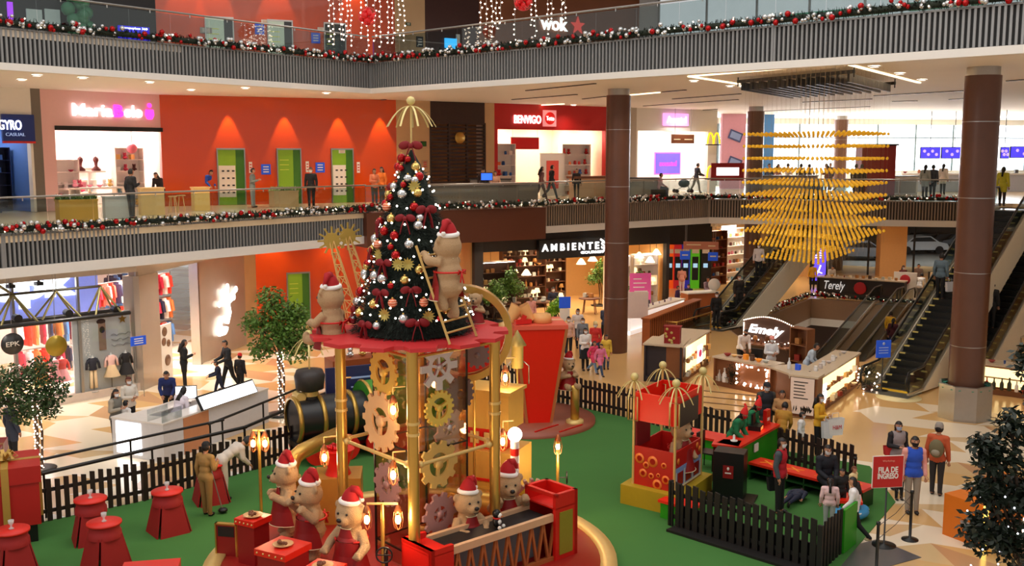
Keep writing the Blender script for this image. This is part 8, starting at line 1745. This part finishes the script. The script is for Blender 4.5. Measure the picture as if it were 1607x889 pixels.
for px, py, s_, l, h_ in [(800, 500, 1.0, 'bushy green plant inside the left side of the homeware entrance', 2.4), (775, 505, .9, 'leafy plant leftmost at the homeware entrance', 2.0), (873, 512, .55, 'yellow green potted plant on the floor of the homeware entrance', 1.3), (940, 480, .9, 'dark green plant beside the brown column in the homeware shop', 2.4), (1000, 492, .5, 'palm leaf plant behind the pink poster board', 2.2)]:
    q = g(px, py); ftree(q, h_, [(0, 0, h_*.75, .45*s_), (-.35*s_, 0, h_*.6, .4*s_), (.4*s_, .1, h_*.62, .4*s_), (.1, 0, h_*.92, .3*s_)], l, LEAF if px != 873 else LIME, 900, .16, False, True, .03)
# first escalator riders
def onE(E, u, lat=0):
    q = on(E, u, lat); return Vector(q)
aE = math.atan2(dE.y, dE.x)
P_(V(9.3, 45.9, 0.02), 1.7, .2, 'stand', BLK, BLK, 'person in black at the foot of the first escalator, mask on')
P_(onE(E1, .1, -.2), 1.75, .3, 'stand', (36, 32, 30), BLK, 'man in dark coat lowest on the first escalator', haircol=(80, 70, 64), long_=True)
P_(onE(E1, .32, .1), 1.66, -.2, 'stand', (226, 216, 216), BLK, 'person in white top midway up the first escalator', 'long')
P_(onE(E1, .72, .1), 1.7, .2, 'stand', BLK, NVY, 'person in black with white shoes high on the first escalator', shoes=WHT)
P_(onE(E1, .86, -.1), 1.66, .2, 'stand', (60, 40, 36), BLK, 'person in dark brown near the top of the first escalator')
P_(onE(E2_, .5, -.1), 1.72, aE-PI/2+PI, 'stand', (214, 210, 214), BLK, 'person in white shirt and black trousers on the wide escalator, back turned', 'long', mask=None)
P_(onE(E2_, .44, .45), 1.72, aE-PI/2+PI, 'stand', (90, 110, 124), BLK, 'person in grey blue shirt carrying a pale bag on the wide escalator', mask=None)
q = onE(E2_, .44, .3); bag(V(q.x+.1, q.y-.25, q.z+.35), .3, 'pale grey bag carried up the wide escalator', (190, 190, 196))
P_(onE(E3_, .22, 0), 1.76, aE-PI/2+PI, 'stand', (18, 18, 20), BLK, 'person in black right of the thick brown column on the far escalator', mask=None, long_=True)
def onR(u, lat): (p0, d, run, rise, w_) = RB_; n = V(-d.y, d.x); q = V(*p0)+d*run*u+n*lat; return V(q.x, q.y, -3.2+rise*u)
P_(onR(.62, .1), 1.66, aE-PI/2+PI, 'phone', (226, 176, 40), BLK, 'person in yellow jacket on the moving ramp', mask=None)
P_(onR(.56, -.25), 1.66, aE-PI/2+PI, 'stand', (70, 18, 30), NVY, 'person in dark red jacket on the moving ramp beside the yellow one', 'long', mask=None)
# cash machines and wooden counter
P_(V(9.6, 57.2, 0), 1.65, 3.0, 'lean', (222, 150, 130), (226, 200, 200), 'person in peach top at the cash machines', mask=None)
P_(V(8.3, 50.6, 0), 1.4, 1.0, 'stand', (66, 40, 90), NVY, 'person in purple behind the wooden counter, left', mask=None)
P_(V(8.9, 50.9, 0), 1.45, -.5, 'stand', (56, 40, 80), NVY, 'person in dark purple behind the wooden counter, right', 'long', mask=(240, 190, 200))
P_(V(10.1, 52.5, 0), 1.65, .6, 'push', (150, 130, 150), (90, 70, 90), 'person in mauve walking behind the first escalator', mask=None)
# kiosk staff
P_(V(8.45, 37.0, 0), 1.68, .3, 'lean', (240, 232, 228), BLK, 'kiosk attendant in white shirt and black face mask left of the script sign', mask=BLK)
P_(V(9.05, 35.0, 0), 1.66, .2, 'fold', (236, 238, 242), (200, 205, 210), 'kiosk attendant in white with cap before the script sign', hat=('cap', (230, 150, 140)))
P_(V(10.0, 34.0, 0), 1.7, 1.1, 'lean', (190, 206, 222), (150, 160, 180), 'kiosk attendant in pale blue shirt leaning over the long showcase', mask=None)
t = thing('till_monitor', 'black till monitor on the bakery counter', 'till', (8.35, 34.1, 1.02), -.6); MB().b2((-.2, -.04, .1), (.2, .02, .38)).b2((-.08, -.08, 0), (.08, .08, .03)).b2((-.02, -.01, .03), (.02, .02, .12)).obj('till_body', BLACK, t)
# elves and people around the elf counter
EG = (24, 120, 72)
def chair(p, rz, label):
    t = thing('chair', label, 'chair', p, rz); MB().b2((-.22, -.22, .42), (.22, .22, .46)).obj('seat', DSTEEL, t); MB().b2((-.22, .2, .46), (.22, .24, .95)).obj('backrest', DSTEEL, t)
    for x in (-.2, .2):
        for y in (-.2, .2): MB().cyl((x, y, 0), (x, y, .42), .015, n=6).obj('leg', DSTEEL, t)
for (x, y), l, c in [((5.55, 25.05), 'person in green elf dress and red hat bending over the elf counter, nearer one', 'grey chair behind the nearest elf'), ((6.1, 25.9), 'person in green elf dress and red hat working farther along the elf counter', 'grey chair under the farther elf')]:
    if 'nearest' in c: chair((x-.55, y+.15, .015), .95, c)
    P_(V(x, y, .03), 1.66, .95, 'lean', EG, EG, l, 'long', mask=(190, 20, 30), hat=('elf', (226, 40, 36)), skirt=None, long_=True)
P_(V(6.95, 27.25, 0), 1.78, .1, 'stand', (66, 66, 60), (40, 42, 46), 'man in dark grey coat, cap and white mask behind the elf counter', hat=('cap', (34, 36, 44)), long_=True, vest=(28, 30, 38))
P_(V(7.35, 27.1, 0), 1.6, -.5, 'fold', (190, 140, 90), (190, 150, 110), 'woman in brown leaning against the man in the grey coat', 'long', mask=None)
P_(V(7.05, 26.0, 0), 1.55, 2.6, 'lean', (176, 128, 40), (60, 50, 40), 'person in mustard jacket with back turned at the end of the elf counter', mask=None)
P_(V(7.6, 26.1, 0), 1.25, 1.2, 'stand', (230, 228, 224), BLK, 'dark haired child beside the mustard jacket', hat=None)
q = g(1283, 716); P_(q, 1.68, .9, 'fold', (226, 170, 40), BLK, 'woman in yellow jacket carrying white shopping bags', 'long', shoes=WHT)
tb = bag(q+V(.38, -.16, .62), .3, 'white shopping bag with red letters carried by the woman in yellow', (236, 232, 230), .5, .45); text('lettering', 'H&M', (.02, -.075, .22), 0, .26, .11, mat('hm_red', (200, 40, 60), .5), tb, ext=.002); bag(q+V(.16, -.22, .55), .3, 'second white shopping bag carried by the woman in yellow', (226, 224, 226), .32, .45)
P_(g(1222, 806, .015), 1.72, 1.0, 'stand', (70, 78, 84), BLK, 'man in red and navy vest with white mask holding a black bag', vest=(186, 20, 36))
q = g(1210, 795, .015); bag(q+V(.0, -.2, .45), .2, 'black bag with white straps held by the man in the red vest', BLK, .34, .3)
P_(V(7.22, 22.75, .02), 1.72, .15, 'sit', (22, 24, 34), BLK, 'man in black jacket and white mask sitting on the long red bench', long_=True)
P_(g(1337, 800, .015), 1.0, .8, 'stand', (230, 204, 150), (200, 170, 140), 'toddler in cream top standing by the seated man', mask=None, haircol=(110, 64, 40))
P_(g(1300, 832, .015), 1.12, 2.9, 'stand', (236, 196, 196), (170, 172, 170), 'child in pale pink hooded coat seen from behind', 'long', mask=None)
P_(g(1338, 850, .015), 1.4, -1.9, 'walk', (240, 236, 236), BLK, 'girl in white sweatshirt and black trousers walking past the queue sign', 'long', mask=None, shoes=(230, 205, 160))
q = g(1232, 800, .015); t = P_(q+V(0, 0, .14), 1.15, 1.9, 'stand', (40, 46, 66), NVY, 'child in dark blue vest lying on the green carpet', mask=None); t.rotation_euler = (PI/2, 0, 1.25+PI/2-.3)
P_(g(1318, 812, .015), 1.1, .3, 'stand', BLK, BLK, 'small child in black between the seated man and the pink coat', mask=None)
t = thing('bean_bag', 'light blue padded cushion on the green carpet behind the walking girl', 'cushion', g(1335, 815, .015), .4); MB().ball((0, 0, .15), .3, 16, (1.5, 1, .55)).ball((.2, 0, .2), .2, 14, (1.3, 1, .5)).obj('cushion_body', mat('bag_blue', (60, 150, 205), .5), t); MB().tube([(-.4, -.1, .2), (0, -.28, .2), (.4, -.1, .2)], .02, 6).obj('white_piping', WHITE, t)
# right
P_(g(1430, 806), 1.76, -.1, 'stand', (232, 160, 150), (150, 140, 126), 'man in bright blue vest and pink shirt beside the queue post', mask=BLK, vest=(36, 80, 190), haircol=BLK if 0 else None)
P_(g(1405, 768), 1.66, .1, 'carry', (34, 30, 34), BLK, 'woman in black coat over grey top with a red bag, blue mask', 'long', mask=(170, 190, 220), vest=(150, 136, 136))
bag(g(1392, 768)+V(0, 0, .85), .1, 'small red handbag of the woman in the black coat', (200, 40, 44), .26, .22, .1, 'handbag')
P_(g(1410, 785), 1.0, .1, 'stand', (206, 40, 50), BLK, 'small child in red before the woman in the black coat', mask=None)
P_(g(1468, 778), 1.72, 2.5, 'stand', (190, 84, 44), (44, 40, 40), 'man in orange jacket and grey cap with a backpack at the right', hat=('beanie', (150, 140, 130)), mask=None)
q = g(1466, 778); t = thing('backpack', 'olive backpack worn by the man in the orange jacket', 'backpack', q+V(-.1, -.22, 1.0), -.6); MB().ball((0, 0, .2), .17, 14, (1, .6, 1.3)).obj('pack_body', cm((110, 100, 70)), t); MB().ball((0, -.09, .12), .1, 10, (1, .5, .8)).obj('front_pocket', cm((150, 140, 120)), t)
P_(g(1362, 640) if 0 else V(17.6, 59.3, 0), 1.6, 2.9, 'stand', (226, 170, 40), BLK, 'person in yellow behind the dark cafe counter', mask=None)
P_(V(18.5, 58.9, 0), 1.6, .2, 'lean', WHT, WHT, 'attendant in white behind the dark cafe counter', mask=None)
P_(V(22.2, 57.5, 0), 1.66, .3, 'stand', (90, 36, 30), BLK, 'person in dark red coat right of the cafe counter', 'long', long_=True)
P_(V(23.4, 58.3, 0), 1.66, -.8, 'stand', (120, 100, 90), JNS, 'person in brown grey jacket talking at the right of the cafe', mask=None)
P_(V(22.0, 54.6, 0), 1.6, 2.4, 'lean', WHT, GRY, 'person in white shirt at the top of the moving ramp', mask=None)
P_(V(25.2, 60.5, 0), 1.5, 0, 'sit', (230, 200, 150), BLK, 'person seated beyond the moving ramp, pale top', mask=None); chair((25.2, 60.55, 0), 0, 'grey chair beyond the moving ramp')
# middle floor
mids = [(207, 343, 1.74, 2.6, 'phone', (20, 20, 24), (60, 64, 72), 'man in black jacket before the pink shop, back turned', 'short'), (254, 331, 1.6, -.3, 'lean', (40, 26, 30), BLK, 'person in black at the birch counter of the pink shop', 'long'),
 (327, 322, 1.62, .9, 'lean', (40, 84, 190), (60, 60, 70), 'person in blue shirt bending at the left of the first lift door', 'short'), (397, 326, 1.66, 1.6, 'phone', (120, 126, 120), (150, 152, 150), 'person in patterned grey clothes between the first two lift doors', 'short'),
 (489, 327, 1.7, .1, 'stand', BLK, BLK, 'woman in black with a white mask between the lift doors', 'long'), (588, 322, 1.6, .7, 'fold', (226, 130, 90), BLK, 'person in orange top left of the tree on the middle floor', 'short'), (600, 320, 1.66, -.6, 'stand', (232, 120, 40), BLK, 'person in bright orange hidden partly by the tree top', 'long'),
 (849, 315, 1.68, 1.9, 'walk', (110, 70, 66), (90, 70, 70), 'woman in checked brown walking before the red shop', 'long'), (865, 313, 1.74, 1.9, 'walk', BLK, (84, 92, 100), 'man in black top and hat walking before the red shop', 'short'),
 (1092, 303, 1.74, 1.9, 'push', (30, 28, 34), (120, 110, 100), 'man in black shirt pushing a stroller before the phone shop', 'short')]
for x, y, h, rz, ps, tp, bt, l, hr in mids: P_(G(x, y, Z2), h, rz, ps, tp, bt, l, hr, mask=(235, 235, 238) if 'mask' in l else None)
P_(V(-3.9, 43.9, Z2), 1.6, .2, 'lean', (26, 20, 20), BLK, 'dark haired person behind the grey counter left end', 'long', mask=None)
P_(V(-1.3, 46.0, Z2), 1.6, .1, 'stand', (44, 26, 26), BLK, 'person in dark clothes before the slatted screen', 'long', mask=None)
P_(V(-.75, 45.6, Z2), 1.5, .2, 'stand', (226, 170, 140), BLK, 'person in peach top right of the slatted screen', 'long', mask=None)
P_(V(3.3, 52.4, Z2), 1.5, .2, 'stand', (36, 30, 34), BLK, 'person with black hair behind the brown reception counter', 'long', mask=None)
q = D(1035, 300, 53); P_(V(q.x, 53, Z2+.02), 1.6, 1.3, 'sit', (220, 170, 180), JNS, 'person in pink sitting on a block before the phone shop', mask=None); o = MB().b2((-.4, -.25, 0), (.4, .25, .44)).obj('seat_block', BLACK); place(o, (q.x-.05, 53.05, Z2)); tag(o, 'black seat block before the phone shop', 'seat')
t = thing('stroller', 'dark stroller pushed by the man in black before the phone shop', 'stroller', G(1073, 303, Z2), .2); MB().ball((0, 0, .55), .3, 12, (1.2, .8, .8)).obj('hood', cm((40, 50, 52)), t); MB().tube([(.6, 0, 1.0), (.2, 0, .5), (-.5, 0, .15)], .02, 6).tube([(.2, 0, .5), (.4, 0, .12)], .02, 6).obj('frame', DSTEEL, t)
for x in (-.5, .4):
    for y in (-.22, .22): MB().cyl((x, y-.02, .12), (x, y+.02, .12), .12, n=14).obj('wheel', BLACK, t)
far = [(1206, 60, (60, 80, 110), 'leftmost'), (1219, 62, (170, 120, 120), 'second'), (1235, 61, (200, 190, 190), 'third'), (1256, 60, (40, 36, 40), 'fourth'), (1270, 62, (90, 90, 96), 'fifth'), (1296, 60, (110, 60, 50), 'sixth'), (1302, 64, (60, 50, 60), 'seventh')]
for k, (x, Y, c, l) in enumerate(far): P_(V(D(x, 300, Y).x, Y, Z2), 1.68, k*.9, ['stand', 'walk', 'fold'][k % 3], c, BLK, l+' of the people standing at the bright windows behind the amber discs', mask=None, hair='long' if k % 2 else 'short')
for x, Y, c, l, hr in [(1342, 55, (40, 36, 34), 'left one of the couple in dark clothes against the windows', 'short'), (1351, 55.4, (50, 44, 40), 'right one of the couple in dark clothes against the windows', 'long'), (1451, 52, (150, 150, 140), 'person in pale grey coat of the couple at the food court railing', 'long'), (1463, 52, (60, 60, 66), 'person in dark coat of the couple at the food court railing', 'short'), (1479, 57, (232, 222, 210), 'person in white blouse at the food counter', 'long'), (1573, 44.5, (206, 200, 60), 'person in yellow green jacket at the top of the wide escalator', 'long')]:
    P_(V(D(x, 300, Y).x, Y, Z2), 1.7, 2.4, 'stand', c, (60, 56, 58), l, hr, mask=None, long_=True)
# fill spots added to brighten the shops, apart from their modelled ceiling lamps
for x, y, z, e in [(-17.5, 31.5, 3.9, 1100), (-16, 33.4, 3.9, 800), (-14.5, 38.5, 3.8, 1300), (-13.6, 36, 3.7, 700)]: spot('shop_fill', (x, y, z), e, 160, 1, (1, .94, .9), .3)
for s_, o_ in [(2, -1.2), (5, -2.0), (8, -1.2), (4, -4), (7.5, -3.6), (10.3, -1.2)]: spot('shop_fill', HB.at(s_, 3.45, o_), 330, 150, 1, (1, .84, .62), .3)
for s_ in (1.5, 4.5, 7): spot('shop_fill', W5.at(s_ if s_ < 6 else 6, 3.6, -1.0), 260, 150, 1, (1, .84, .6), .3)
